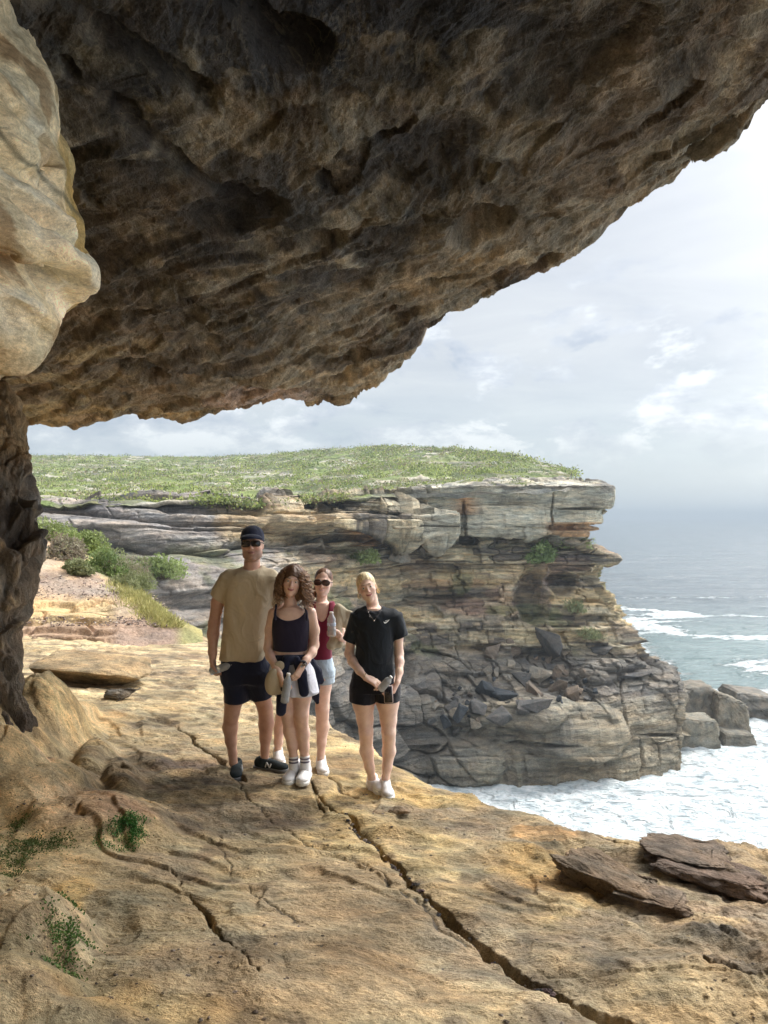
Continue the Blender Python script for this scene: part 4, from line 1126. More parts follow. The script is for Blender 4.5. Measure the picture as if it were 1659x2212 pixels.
hill_bush(178, 1192, 90, 45, G1, 4, 'light green rounded bush behind the dry brown one')
hill_bush(228, 1238, 100, 42, G4, 5, 'dark green low bush just above the earth bank')
hill_bush(262, 1250, 95, 48, G3, 6, 'mauve grey wispy bush on the seaward shoulder of the slope', spiky=True)
hill_bush(165, 1236, 60, 26, G2, 7, 'small olive bush sticking out over bare orange earth')
hill_bush(285, 1272, 80, 36, G2, 8, 'lowest straggly bush near the grassy rim', spiky=True)
# grass along the falling rim
rs = np.random.RandomState(5)
pts = []
for i in range(5200):
    t = rs.rand(); py = 1262 + 96 * t; px = np.interp(py, [1262, 1300, 1330, 1358], [282, 318, 352, 398]) - abs(rs.normal()) * 26 + 4
    pts.append((px, py))
hk = {}
gp = []
for px, py in pts:
    key = (round(px / 3), round(py / 3))
    if key not in hk: hk[key] = on_hill(px, py)
    gp.append(hk[key] + np.array([rs.normal() * 0.05, rs.normal() * 0.05, 0]))
gp = np.array(gp)
V, Fq = leaf_quads(gp, 0.13, rs, up=1.6, aspect=7)
u = rs.rand(len(gp))[:, None]
tag(mesh_np('grass', V, Fq, M['leaf'], smooth=False, colors=np.repeat(np.array([0.30, 0.30, 0.10]) * (1 - u) + np.array([0.55, 0.50, 0.24]) * u, 4, 0)), kind='stuff')

# bushes and ferns on the far side
def far_bush(px, py, w, h, cols, seed, label, n=900, size=None, name='bush', cat='bush', **k):
    b_ = on_cliff(px, py); d_ = b_[1]
    bush(name, (b_[0], b_[1] - 0.4, b_[2]), w / F * d_ * 0.5, w / F * d_ * 0.4, h / F * d_, n, size or 0.0045 * d_, cols, seed, label, cat, None, **k)
far_bush(352, 1246, 112, 42, G1, 21, 'wide bright green bush on the grey shelf left of the man', n=2200)
far_bush(788, 1212, 70, 24, G1, 22, 'yellow green bush on the ledge above the blond woman', n=900)
far_bush(1168, 1212, 62, 42, G4, 23, 'vivid green fern hanging under the pale cap rock', n=1500, name='fern', cat='fern')
far_bush(1238, 1186, 92, 30, G1, 24, 'tufted green growth on the nose of the headland', n=1300, spiky=True, name='coastal_shrub', cat='shrub')
far_bush(1242, 1322, 50, 26, G2, 25, 'small grassy clump halfway down the headland nose', n=700, spiky=True, name='coastal_shrub', cat='shrub')
far_bush(1270, 1378, 66, 20, G2, 26, 'olive tuft on the sloping lower nose of the headland', n=700, spiky=True, name='coastal_shrub', cat='shrub')

# heath scrub, far too many to count
rs = np.random.RandomState(9)
hv = HV.reshape(-1, 3)
keep = (hv[:, 1] > 80) & (hv[:, 1] < 420)
idx = np.flatnonzero(keep)
sel = idx[rs.randint(0, len(idx), 13000)]
rkm = rock_m.ravel()[sel]
sel = sel[rkm < 0.45 + 0.3 * rs.rand(len(sel))]
_pu = CX + F * hv[sel][:, 0] / hv[sel][:, 1]; _pc = fbm2(hv[sel][:, 0] * 0.06, hv[sel][:, 1] * 0.05, 3, 650)
sel = sel[(rs.rand(len(sel)) > 0.9 * sst(_pu, 1060, 1180)) & (_pc > -0.28 + 0.2 * rs.rand(len(sel)))]
base = hv[sel]
dist = base[:, 1]
NL = 20
R0 = (0.45 + 0.9 * rs.rand(len(sel))) * np.clip(dist / 120, 0.9, 1.9)
P = np.repeat(base, NL, 0) + rs.normal(size=(len(sel) * NL, 3)) * np.repeat(R0, NL)[:, None] * np.array([0.7, 0.6, 0.20]) + np.array([0, 0, 0.12]) * np.repeat(R0, NL)[:, None]
V, Fq = leaf_quads(P, 1.0, rs, up=0.5, aspect=1.7)
ctr = np.repeat(P, 4, 0); V = ctr + (V - ctr) * np.repeat(np.repeat(R0, NL), 4)[:, None] * 0.30
hue = rs.rand(len(sel)); pal = np.array([(0.13, 0.17, 0.055), (0.25, 0.31, 0.085), (0.37, 0.42, 0.13), (0.30, 0.27, 0.16), (0.19, 0.23, 0.10)])
pc = pal[(hue * 4.99).astype(int)]
C = np.repeat(np.repeat(pc, NL, 0) * (0.75 + 0.5 * rs.rand(len(sel) * NL))[:, None], 4, 0)
tag(mesh_np('heath_scrub', V, Fq, M['leaf'], smooth=False, colors=C), kind='stuff')

# ------------------------------------------------------------------ loose rocks
def rock_mesh(name, seed, size, mat, col, parent=None, pts=11, sub=3, rough=0.12, strat=0.0, box=None, flat=False):
    """angular boulder: hull of a few points, chamfered, subdivided and weathered"""
    rs = np.random.RandomState(seed)
    bm = bmesh.new()
    if box is None:
        for i in range(pts):
            v = rs.normal(size=3); v /= np.linalg.norm(v); v *= 0.5 * (0.82 + 0.3 * rs.rand())
            bm.verts.new(v)
    else:
        for v in box: bm.verts.new(v)
    bmesh.ops.convex_hull(bm, input=bm.verts)
    for v in [v for v in bm.verts if not v.link_faces]: bm.verts.remove(v)
    bmesh.ops.bevel(bm, geom=list(bm.edges), offset=(0.02 if flat else 0.045), segments=1, affect='EDGES')
    bmesh.ops.triangulate(bm, faces=bm.faces)
    for _ in range(sub): bmesh.ops.subdivide_edges(bm, edges=bm.edges, cuts=1, use_grid_fill=True)
    me = bpy.data.meshes.new(name); bm.normal_update()
    bm.to_mesh(me); bm.free()
    n = len(me.vertices)
    co = np.empty(n * 3, np.float32); me.vertices.foreach_get('co', co); co = co.reshape(-1, 3)
    nn = np.empty(n * 3, np.float32); me.vertices.foreach_get('normal', nn); nn = nn.reshape(-1, 3)
    x, y, z = (co + seed * 1.7).T
    d = rough * 0.6 * fbm3(x * 2.4, y * 2.4, z * 2.4, 3, 900) + rough * 0.3 * fbm3(x * 8, y * 8, z * 11, 3, 901)
    if strat:
        k, f, th = layers(co[:, 2] * size[2] + 0.08 * size[2] * fbm2(x, y, 2, 3), 40 + seed, lo=-8, hi=8, a=0.12, b=0.9)
        nh = nn.copy(); nh[:, 2] = 0
        co = co + nh * (strat * (hsh(k, 1, 0, seed) - 0.5) - strat * 0.5 * (1 - sst(np.minimum(f, 1 - f), 0, 0.15)))[:, None]
    co = co + nn * d[:, None]
    co = co * np.array(size)
    me.vertices.foreach_set('co', co.astype(np.float32).ravel())
    me.polygons.foreach_set('use_smooth', np.full(len(me.polygons), not flat))
    me.materials.append(mat)
    a = me.color_attributes.new('Col', 'FLOAT_COLOR', 'POINT')
    c = np.ones((n, 4), np.float32); base = np.array(col)
    q = 1 + 0.35 * fbm3(x * 1.5, y * 1.5, z * 3, 3, 902)
    c[:, :3] = base * q[:, None]
    a.data.foreach_set('color', c.ravel())
    me.update()
    o = bpy.data.objects.new(name, me)
    return link(o, parent)
BL = [
    # px, py, width px, height px, tone
    (1060, 1408, 44, 34, 1, 'tan block topmost left in the rockfall below the cliff'),
    (1105, 1402, 40, 36, 1, 'brownish upright block next to the biggest boulder'),
    (1178, 1395, 70, 62, 0, 'biggest dark grey boulder high in the rockfall'),
    (1130, 1432, 34, 26, 0, 'squat dark boulder under the biggest boulder'),
    (1078, 1455, 26, 24, 2, 'small pale wedge at the left of the rockfall middle'),
    (1058, 1452, 24, 22, 2, 'pale split stone beside the small pale wedge'),
    (1125, 1470, 48, 36, 0, 'mid grey boulder in the centre of the rockfall'),
    (1168, 1455, 52, 32, 2, 'layered pale block right of the rockfall centre'),
    (1208, 1450, 44, 34, 1, 'reddish brown block on the right flank of the rockfall'),
    (1085, 1500, 66, 44, 3, 'large blue black wet boulder with flat facets'),
    (1048, 1494, 44, 38, 3, 'blue black boulder touching the left of the large wet one'),
    (1030, 1530, 46, 38, 0, 'dark facetted boulder low on the left of the rockfall'),
    (1075, 1545, 56, 42, 0, 'dark boulder lowest in the rockfall over the grey ledge'),
    (1000, 1545, 40, 36, 3, 'black angular block near the left end of the rockfall'),
    (1030, 1560, 32, 26, 2, 'pale edged stone below the black angular block'),
    (965, 1556, 34, 28, 3, 'smaller black block left of the angular one'),
    (935, 1562, 26, 22, 0, 'dark stone at the far left foot of the rockfall'),
    (985, 1572, 28, 20, 0, 'flat stone resting on the lip of the lower ledge'),
    (1120, 1530, 38, 34, 0, 'grey boulder between the lowest one and the long slab'),
    (1160, 1522, 84, 40, 0, 'long dark rounded slab on the right of the lowest boulders'),
    (1150, 1492, 44, 34, 1, 'brown boulder above the long dark slab'),
    (1205, 1492, 40, 40, 1, 'upright brown block at the right of the rockfall'),
    (1240, 1502, 46, 34, 1, 'brown rectangular block right of the upright one'),
    (1268, 1512, 34, 16, 0, 'thin flat slab at the right end of the rockfall'),
    (1102, 1436, 22, 18, 2, 'tiny light stone left of the squat dark boulder'),
    (1000, 1500, 30, 22, 2, 'light grey stone above the black angular block'),
    (975, 1525, 30, 22, 0, 'grey stone between the black blocks and the cliff'),
    (1185, 1425, 34, 22, 1, 'brown stone just below the biggest boulder'),
    (1340, 1375, 50, 26, 1, 'tan block perched on the right slope of the headland'),
    (1300, 1400, 44, 24, 0, 'grey block on the slope left of the perched tan one'),
    (1375, 1458, 70, 18, 0, 'long dark slab lying on the seaward shelf'),
    (1420, 1432, 26, 14, 0, 'small round stone on top of the seaward buttress'),
    (912, 1198, 34, 24, 2, 'pale pointed rock in the hollow under the cap'),
    (858, 1202, 54, 34, 2, 'tilted grey block wedged below the left ledge'),
    (700, 1180, 60, 26, 2, 'ochre block under the ledge beside the curly haired woman'),
    (1242, 1316, 22, 20, 4, 'orange rounded stone among the grass on the headland nose'),
]
TONES = [(0.105, 0.10, 0.095), (0.19, 0.15, 0.115), (0.27, 0.24, 0.195), (0.055, 0.062, 0.07), (0.46, 0.26, 0.14)]
for i, (px, py, w_, h_, tn, lab) in enumerate(BL):
    b_ = on_cliff(px, py); d_ = b_[1]
    k = d_ / F * 1.12
    w_ *= 1.08; h_ *= 1.12
    o = rock_mesh('boulder', 50 + i, (w_ * k, min(w_, h_ * 1.3) * k, h_ * k * 1.1), M['boulder'], TONES[tn], pts=9, sub=2, rough=0.05, flat=True)
    o.location = (b_[0], b_[1] - 0.12 * w_ * k, b_[2] + 0.05 * h_ * k)
    rs2 = np.random.RandomState(i); o.rotation_euler = (rs2.uniform(-.25, .25), rs2.uniform(-.35, .35), rs2.uniform(0, 6.28) if h_ > w_ * 0.7 else rs2.uniform(-.2, .2))
    tag(o, lab, 'boulder', 'fallen boulders on the headland')

rs3 = np.random.RandomState(77)
for i in range(46):
    px = rs3.uniform(930, 1290); py = np.interp(px, [930, 1050, 1180, 1290], [1560, 1500, 1465, 1480]) + rs3.uniform(-52, 52)
    b_ = on_cliff(px, py); k = b_[1] / F; sz = rs3.uniform(12, 26)
    o = rock_mesh('boulder', 150 + i, (sz * k, sz * 0.9 * k, sz * rs3.uniform(.6, 1) * k), M['boulder'], TONES[rs3.randint(0, 4)], pts=9, sub=1, rough=0.05, flat=True)
    o.location = (b_[0], b_[1] - 0.2 * sz * k, b_[2] + 0.1 * sz * k); o.rotation_euler = tuple(rs3.uniform(0, 6.28, 3))
    tag(o, 'small angular stone filling gaps between the big boulders of the rockfall', 'stone', 'small stones of the rockfall')
def bx8(x0, x1, y0, y1, z0, z1, tx=0.0, ty=0.0, zr=0.0):
    """tapered box corners; zr lowers the right-hand top"""
    return [(x0, y0, z0), (x1, y0, z0), (x1, y1, z0), (x0, y1, z0), (x0 + tx, y0 + ty, z1), (x1 - tx, y0 + ty, z1 - zr), (x1 - tx, y1 - ty, z1 - zr), (x0 + tx, y1 - ty, z1)]
def stack(px0, px1, pytop, dep, thick, seed, col, lab, tx=0.06, zr=0.0, strat=0.06, sub=4):
    x0 = (px0 - CX) / F * dep; x1 = (px1 - CX) / F * dep; zt = -(pytop - HZ) / F * dep
    W = x1 - x0; Hh = zt - (SEA - 2.0)
    o = rock_mesh('sea_stack', seed, (W, thick, Hh), M['boulder'], col, sub=sub, rough=0.07, strat=strat, box=bx8(-.5, .5, -.5, .5, -.5, .5, tx, 0.1, zr))
    o.location = ((x0 + x1) / 2, dep + thick / 2, (zt + SEA - 2.0) / 2)
    tag(o, lab, 'sea rock', 'rocks standing in the surf')
stack(1470, 1549, 1487, 107, 6, 71, (0.24, 0.215, 0.175), 'tall square layered rock standing in the surf', 0.03)
stack(1465, 1563, 1558, 99.5, 5, 72, (0.27, 0.25, 0.20), 'low flat topped block in front of the tall surf rock', 0.07)
stack(1545, 1630, 1498, 105, 6, 73, (0.25, 0.22, 0.17), 'sloping rock leaning right beside the tall surf rock', 0.12, 0.22)
stack(1590, 1700, 1500, 116, 9, 74, (0.22, 0.20, 0.17), 'broad dark rock farthest right in the surf', 0.12, 0.12)
stack(1560, 1645, 1585, 101.5, 5, 75, (0.20, 0.185, 0.15), 'low wet slab awash at the foot of the sloping rock', 0.1, 0.1)

# slab lying on the platform near the pillar
def on_ground(px, py):
    """where the sight line through a photo point meets the built platform"""
    s = (px - CX) / F; t = (py - HZ) / F
    y = np.linspace(2.2, 16, 2400); x = s * y
    z = floor_h(x, y)[0]
    k = int(np.argmax(z > -t * y))
    return np.array([x[k], y[k], z[k]])
def gz(x, y): return float(floor_h(np.array([x]), np.array([y]))[0][0])
b_ = on_ground(205, 1482)
k = b_[1] / F
o = rock_mesh('fallen_slab', 91, (240 * k, 0.85, 50 * k), M['floor'], (0.42, 0.31, 0.18), sub=4, rough=0.07,
              box=[(-.55, -.12, -.5), (.22, -.10, -.5), (.30, .5, -.45), (-.55, .5, -.5), (-.55, -.45, .42), (.12, -.55, .46), (.5, -.12, .1), (.36, .5, .35), (-.55, .5, .5), (.42, -.35, .08)])
o.location = (b_[0] - 0.06, b_[1] + 0.36, b_[2] + 19 * k); o.rotation_euler = (R(5), R(3), R(-3))
tag(o, 'thick undercut slab of tan sandstone lying beside the dark pillar', 'rock slab')
for i, (px, py, w_, d__, h_, col, lab) in enumerate([
    (262, 1512, 90, 0.25, 26, (0.22, 0.19, 0.15), 'grey angular stone in front of the undercut slab'),
    (860, 1762, 50, 0.14, 16, (0.32, 0.24, 0.16), 'flat brown stone lying below the feet of the blond woman'),
    (1025, 1706, 92, 0.16, 20, (0.36, 0.16, 0.09), 'rusty red slab on the seaward rim of the platform'),
    (1340, 1800, 60, 0.2, 24, (0.13, 0.10, 0.085), 'dark rounded rock on the platform rim above the white surf'),
]):
    b_ = on_ground(px, py); k = b_[1] / F
    o = rock_mesh('loose_rock', 95 + i, (w_ * k * 1.1, d__, h_ * k * 1.2), M['floor'], col, sub=3, rough=0.16, pts=14)
    o.location = (b_[0], b_[1] + 0.3 * d__, b_[2] + 0.25 * h_ * k)
    tag(o, lab, 'rock')

# broken slabs near the seaward corner
for i, (px, py, w_, dd_, h_, rz, col, lab) in enumerate([
    (1330, 1925, 0.50, 0.24, 0.11, -34, (0.20, 0.155, 0.11), 'brown broken slab lying left in the group near the seaward corner'),
    (1420, 1965, 0.42, 0.20, 0.08, -30, (0.20, 0.155, 0.115), 'dark thin slab just in front of the brown broken one'),
    (1560, 1915, 0.62, 0.26, 0.10, -30, (0.16, 0.12, 0.095), 'long dark slab with rusty edge at the right margin'),
    (1500, 1865, 0.50, 0.30, 0.07, -18, (0.17, 0.135, 0.105), 'grey brown flat slab behind the long dark one'),
]):
    b_ = on_ground(px, py)
    o = rock_mesh('broken_rock', 120 + i, (w_ * (0.8 + 0.35 * hsh(i, 3)), dd_ * 1.25, h_ * 1.3), M['floor'], (col[0] * 1.2, col[1] * 1.15, col[2] * 1.1), sub=4, rough=0.34, strat=0.12,
                  box=[(-.48, -.30, -.5), (.46, -.22, -.5), (.44, .45, -.5), (-.45, .42, -.5), (-.52, -.46, .30), (.30, -.52, .42), (.52, -.1, .25), (.40, .5, .46), (-.38, .5, .38), (-.55, .05, .40)])
    o.location = (b_[0], b_[1] + 0.3 * dd_, b_[2] + 0.10 * h_); o.rotation_euler = (R(-4 + 6 * hsh(i, 5)), R(2 + 7 * hsh(i, 6)), R(rz + 16 * (hsh(i, 7) - 0.5)))
    tag(o, lab, 'rock slab', None, 'thing')

# loose grit and pebbles, past counting
def pebbles(name, pts, smin, smax, cols, seed):
    rs = np.random.RandomState(seed); n = len(pts)
    base = np.array([(1, 0, 0), (-1, 0, 0), (0, 1, 0), (0, -1, 0), (0, 0, 1), (0, 0, -1), (.7, .7, .3), (-.7, .6, .4), (.6, -.7, .35), (-.6, -.7, .3)], float)
    tri = []
    bm = bmesh.new()
    for v in base: bm.verts.new(v)
    bmesh.ops.convex_hull(bm, input=bm.verts); bm.verts.index_update()
    bmesh.ops.triangulate(bm, faces=bm.faces); bm.verts.index_update()
    base = np.array([v.co[:] for v in bm.verts]); tri = np.array([[v.index for v in f.verts] for f in bm.faces]); bm.free()
    k = len(base)
    s_ = (smin + (smax - smin) * rs.rand(n) ** 3)[:, None, None]
    a = rs.rand(n) * 6.28; ca, sa = np.cos(a)[:, None], np.sin(a)[:, None]
    B = base[None] * (0.7 + 0.6 * rs.rand(n, k, 1)) * s_ * np.array([1, 0.8, 0.55])
    V = np.stack([B[..., 0] * ca - B[..., 1] * sa, B[..., 0] * sa + B[..., 1] * ca, B[..., 2]], -1) + pts[:, None]
    Fc = (tri[None] + (np.arange(n) * k)[:, None, None]).reshape(-1, 3)
    c = np.array(cols)[rs.randint(0, len(cols), n)] * (0.7 + 0.6 * rs.rand(n, 1))
    tag(mesh_np(name, V.reshape(-1, 3), Fc, M['floor'], smooth=False, colors=np.repeat(c, k, 0)), kind='stuff')
rs = np.random.RandomState(12)
n = 5200
yy = 2.4 + 10 * rs.rand(n) ** 1.6; xx = (rs.rand(n) - 0.5) * 1.1 * yy
kp = (fbm2(xx * 1.3, yy * 1.3, 4, 801) + 0.25 * rs.normal(size=n)) > 0.12; xx, yy = xx[kp], yy[kp]
zz, _, oo_ = floor_h(xx, yy); kp = oo_ <= 0
pebbles('grit', np.stack([xx, yy, zz + 0.002], -1)[kp], 0.002, 0.013, [(0.30, 0.22, 0.14), (0.16, 0.12, 0.09), (0.45, 0.34, 0.2), (0.22, 0.18, 0.15)], 13)
# wet dark stones jammed in the main crack
mc = np.array(CRACKS[0][0]); t_ = 2.0 + (len(mc) - 3.0) * rs.rand(900) ** 0.8; i_ = t_.astype(int); u_ = (t_ - i_)[:, None]
cp = mc[i_] * (1 - u_) + mc[i_ + 1] * u_ + rs.normal(size=(900, 2)) * 0.011
zz = floor_h(cp[:, 0], cp[:, 1])[0]
pebbles('crack_rubble', np.stack([cp[:, 0], cp[:, 1], zz + 0.006], -1), 0.005, 0.020, [(0.07, 0.045, 0.045), (0.09, 0.075, 0.065), (0.15, 0.12, 0.10), (0.03, 0.03, 0.035)], 14)
gpts = []
for i in range(2600):
    px = rs.uniform(60, 400); py = rs.choice([rs.uniform(1242, 1292), rs.uniform(1332, 1352)])
    key = (round(px / 4), round(py / 3))
    if key not in hk: hk[key] = on_hill(px, py)
    gpts.append(hk[key] + np.array([rs.normal() * 0.04, rs.normal() * 0.1, 0.005]))
pebbles('gravel', np.array(gpts), 0.010, 0.035, [(0.40, 0.31, 0.27), (0.28, 0.21, 0.19), (0.52, 0.43, 0.35), (0.2, 0.16, 0.14)], 15)

# small plants in the hollows at the foot of the wall
def creeper(spots, n, cols, seed, label):
    rs = np.random.RandomState(seed)
    c0 = on_ground(*spots[0][:2])
    e = bpy.data.objects.new('creeping_plant', None); link(e); e.location = c0; tag(e, label, 'plant')
    P = []
    for (px, py, rx, ry) in spots:
        c = on_ground(px, py)
        m_ = int(n * rx * ry / sum(s_[2] * s_[3] for s_ in spots))
        q = rs.normal(size=(m_, 2)) * np.array([rx, ry]) * 0.75
        x = c[0] + q[:, 0]; y = c[1] + q[:, 1]
        kp = fbm2(x * 14, y * 14, 3, 77) + 0.25 * rs.normal(size=m_) > 0.0; x = x[kp]; y = y[kp]
        z = floor_h(x, y)[0] + 0.002 + 0.010 * rs.rand(len(x))
        P.append(np.stack([x, y, z], -1))
    P = np.concatenate(P) - c0
    V, Fq = leaf_quads(P, 0.011, rs, up=0.6, aspect=1.5)
    u = rs.rand(len(P))[:, None]
    C = np.array(cols[0]) * (1 - u) + np.array(cols[1]) * u
    mesh_np('foliage', V, Fq, M['leaf'], e, smooth=False, colors=np.repeat(C, 4, 0))
creeper([(265, 1800, 0.08, 0.08), (290, 1785, 0.05, 0.05), (245, 1822, 0.07, 0.04)], 4200, [(0.04, 0.12, 0.03), (0.10, 0.24, 0.06)], 31, 'dense dark green creeper clump in the hollow under the brown lump')
creeper([(60, 1830, 0.14, 0.09), (110, 1820, 0.12, 0.06), (30, 1790, 0.07, 0.10), (20, 1890, 0.08, 0.06), (30, 1860, 0.1, 0.1)], 4600, [(0.07, 0.11, 0.03), (0.17, 0.20, 0.07)], 32, 'sparse yellowish green creeper spread along the foot of the wall')
creeper([(140, 1990, 0.04, 0.09), (150, 2030, 0.06, 0.08), (125, 2075, 0.07, 0.05), (155, 2060, 0.04, 0.05), (140, 1950, 0.03, 0.08)], 3600, [(0.05, 0.12, 0.03), (0.16, 0.24, 0.07)], 33, 'narrow upright strip of creeper nearest the bottom left corner')
print('things', time.time() - T0)
# ------------------------------------------------------------------ smooth bodies from distance fields
class Sdf:
    """distance field on a grid; smooth unions of limbs give one continuous surface"""
    def __init__(s, lo, hi, h=0.005):
        s.h = h; s.lo = np.array(lo, float)
        s.n = np.ceil((np.array(hi) - s.lo) / h).astype(int) + 1
        s.a = np.full(s.n, 0.08, np.float32)
    def _reg(s, lo, hi, m=0.05):
        i0 = np.clip(((np.array(lo) - m - s.lo) / s.h).astype(int), 0, s.n - 1)
        i1 = np.clip(((np.array(hi) + m - s.lo) / s.h).astype(int) + 2, 1, s.n)
        sl = tuple(slice(a, b) for a, b in zip(i0, i1))
        ax = [(s.lo[k] + s.h * np.arange(i0[k], i1[k])).astype(np.float32) for k in range(3)]
        return sl, ax[0][:, None, None], ax[1][None, :, None], ax[2][None, None, :]
    def _put(s, sl, d, k, mode='u'):
        a = s.a[sl]
        if a.size == 0: return
        d = d.astype(np.float32)
        if mode == 'u':
            h = np.clip(0.5 + 0.5 * (a - d) / k, 0, 1) if k > 0 else (d < a)
            s.a[sl] = a * (1 - h) + d * h - (k * h * (1 - h) if k > 0 else 0)
        elif mode == 's':          # carve
            d = -d
            h = np.clip(0.5 - 0.5 * (a - d) / k, 0, 1)
            s.a[sl] = a * (1 - h) + d * h + k * h * (1 - h)
    def cap(s, a, b, ra, rb, k=0.012, sy=1.0, mode='u'):
        """tapered round limb"""
        a = np.array(a, float); b = np.array(b, float); r = max(ra, rb)
        sl, X, Y, Z = s._reg(np.minimum(a, b) - r, np.maximum(a, b) + r)
        ab = b - a; L = (ab * ab).sum() + 1e-9
        t = np.clip(((X - a[0]) * ab[0] + (Y - a[1]) * ab[1] + (Z - a[2]) * ab[2]) / L, 0, 1)
        dx = X - a[0] - t * ab[0]; dy = (Y - a[1] - t * ab[1]) / sy; dz = Z - a[2] - t * ab[2]
        s._put(sl, np.sqrt(dx * dx + dy * dy + dz * dz) - (ra + (rb - ra) * t), k, mode)
    def cone(s, a, b, ra, rb, k=0.008, sx=1.0, sy=1.0, mode='u', rnd=0.004):
        """flat-ended tube, for sleeves, trouser legs, socks"""
        a = np.array(a, float); b = np.array(b, float); r = max(ra * max(sx, sy), rb * max(sx, sy))
        sl, X, Y, Z = s._reg(np.minimum(a, b) - r, np.maximum(a, b) + r)
        ab = b - a; L = math.sqrt((ab * ab).sum()); u = ab / L
        q = (X - a[0]) * u[0] + (Y - a[1]) * u[1] + (Z - a[2]) * u[2]
        dx = (X - a[0] - q * u[0]) / sx; dy = (Y - a[1] - q * u[1]) / sy; dz = (Z - a[2] - q * u[2])
        rr = np.sqrt(dx * dx + dy * dy + dz * dz)
        t = np.clip(q / L, 0, 1)
        dr = rr - (ra + (rb - ra) * t) + rnd; da = np.abs(q - L / 2) - L / 2 + rnd
        d = np.minimum(np.maximum(dr, da), 0) + np.sqrt(np.maximum(dr, 0) ** 2 + np.maximum(da, 0) ** 2) - rnd
        s._put(sl, d, k, mode)
    def ell(s, c, r, k=0.012, rot=None, mode='u'):
        c = np.array(c, float); r = np.array(r, float); R_ = np.eye(3) if rot is None else np.array(rot)
        m = r.max()
        sl, X, Y, Z = s._reg(c - m, c + m, 0.04)
        x = X - c[0]; y = Y - c[1]; z = Z - c[2]
        lx = (R_[0, 0] * x + R_[1, 0] * y + R_[2, 0] * z) / r[0]
        ly = (R_[0, 1] * x + R_[1, 1] * y + R_[2, 1] * z) / r[1]
        lz = (R_[0, 2] * x + R_[1, 2] * y + R_[2, 2] * z) / r[2]
        k0 = np.sqrt(lx * lx + ly * ly + lz * lz) + 1e-9
        k1 = np.sqrt((lx / r[0]) ** 2 + (ly / r[1]) ** 2 + (lz / r[2]) ** 2) + 1e-9
        s._put(sl, k0 * (k0 - 1) / k1, k, mode)
    def loft(s, rings, k=0.012, p=2.3, mode='u', grow=0.0):
        """rings: (z, cx, cy, half width, half depth) from top to bottom"""
        rg = sorted(rings, key=lambda q: q[0]); z = np.array([q[0] for q in rg])
        lo = [min(q[1] - q[3] for q in rg), min(q[2] - q[4] for q in rg), z[0]]
        hi = [max(q[1] + q[3] for q in rg), max(q[2] + q[4] for q in rg), z[-1]]
        sl, X, Y, Z = s._reg(lo, hi)
        zz = Z.ravel()
        # smooth interpolation of the rings
        f = [np.interp(zz, z, [q[i] for q in rg]) for i in range(1, 5)]
        def sm(v):
            kk = max(1, int(0.02 / s.h)); ke = np.ones(2 * kk + 1) / (2 * kk + 1)
            return np.convolve(np.pad(v, kk, mode='edge'), ke, 'valid')
        cx, cy, hw, hd = [sm(v)[None, None, :] for v in f]
        hw = hw + grow; hd = hd + grow
        e = (np.abs((X - cx) / hw) ** p + np.abs((Y - cy) / hd) ** p) ** (1 / p)
        dr = (e - 1) * np.minimum(hw, hd)
        da = np.maximum(z[0] - Z, Z - z[-1])
        d = np.where((dr > 0) & (da > 0), np.sqrt(np.maximum(dr, 0) ** 2 + np.maximum(da, 0) ** 2), np.maximum(dr, da))
        s._put(sl, d, k, mode)
    def plane_cut(s, pt, nrm, k=0.004, box=None):
        """remove everything on the side nrm points to (optionally only inside a box)"""
        lo = s.lo if box is None else np.array(box[0]); hi = s.lo + s.h * (s.n - 1) if box is None else np.array(box[1])
        sl, X, Y, Z = s._reg(lo, hi, 0)
        nrm = np.array(nrm, float); nrm /= np.linalg.norm(nrm)
        d = (X - pt[0]) * nrm[0] + (Y - pt[1]) * nrm[1] + (Z - pt[2]) * nrm[2]
        s.a[sl] = np.maximum(s.a[sl], np.broadcast_to(d, s.a[sl].shape))
    def verts(s):
        a = s.a.copy(); a[0], a[-1] = 1, 1; a[:, 0], a[:, -1] = 1, 1; a[:, :, 0], a[:, :, -1] = 1, 1
        ins = a < 0
        c = [ins[i:ins.shape[0] - 1 + i, j:ins.shape[1] - 1 + j, k:ins.shape[2] - 1 + k] for i in (0, 1) for j in (0, 1) for k in (0, 1)]
        cnt = sum(q.astype(np.int8) for q in c)
        act = (cnt > 0) & (cnt < 8)
        I, J, K = np.nonzero(act)
        idx = np.full(act.shape, -1, np.int32); idx[I, J, K] = np.arange(len(I))
        cor = {(i, j, k): a[I + i, J + j, K + k] for i in (0, 1) for j in (0, 1) for k in (0, 1)}
        pos = np.zeros((len(I), 3)); n = np.zeros(len(I))
        for p in cor:
            for ax in range(3):
                if p[ax] == 0:
                    q = list(p); q[ax] = 1; q = tuple(q)
                    v0, v1 = cor[p], cor[q]; m = (v0 < 0) != (v1 < 0)
                    t = np.where(m, v0 / np.where(m, v0 - v1, 1), 0)
                    e = np.array(p, float)[None] * np.ones((len(I), 1)); e[:, ax] = t
                    pos += e * m[:, None]; n += m
        pos = pos / n[:, None] + np.stack([I, J, K], -1)
        V = s.lo + pos * s.h
        Q = []
        for ax in range(3):
            o = [k for k in range(3) if k != ax]
            i0 = ins; sh = [slice(None)] * 3; sh2 = [slice(None)] * 3
            sh[ax] = slice(0, -1); sh2[ax] = slice(1, None)
            m = ins[tuple(sh)] != ins[tuple(sh2)]
            A = np.array(np.nonzero(m)).T
            ok = np.all(A[:, o] > 0, axis=1) & np.all(A[:, o] < np.array(ins.shape)[o] - 1, axis=1)
            A = A[ok]
            def cell(d1, d2):
                B = A.copy(); B[:, o[0]] += d1; B[:, o[1]] += d2
                return idx[B[:, 0], B[:, 1], B[:, 2]]
            q = np.stack([cell(-1, -1), cell(0, -1), cell(0, 0), cell(-1, 0)], -1)
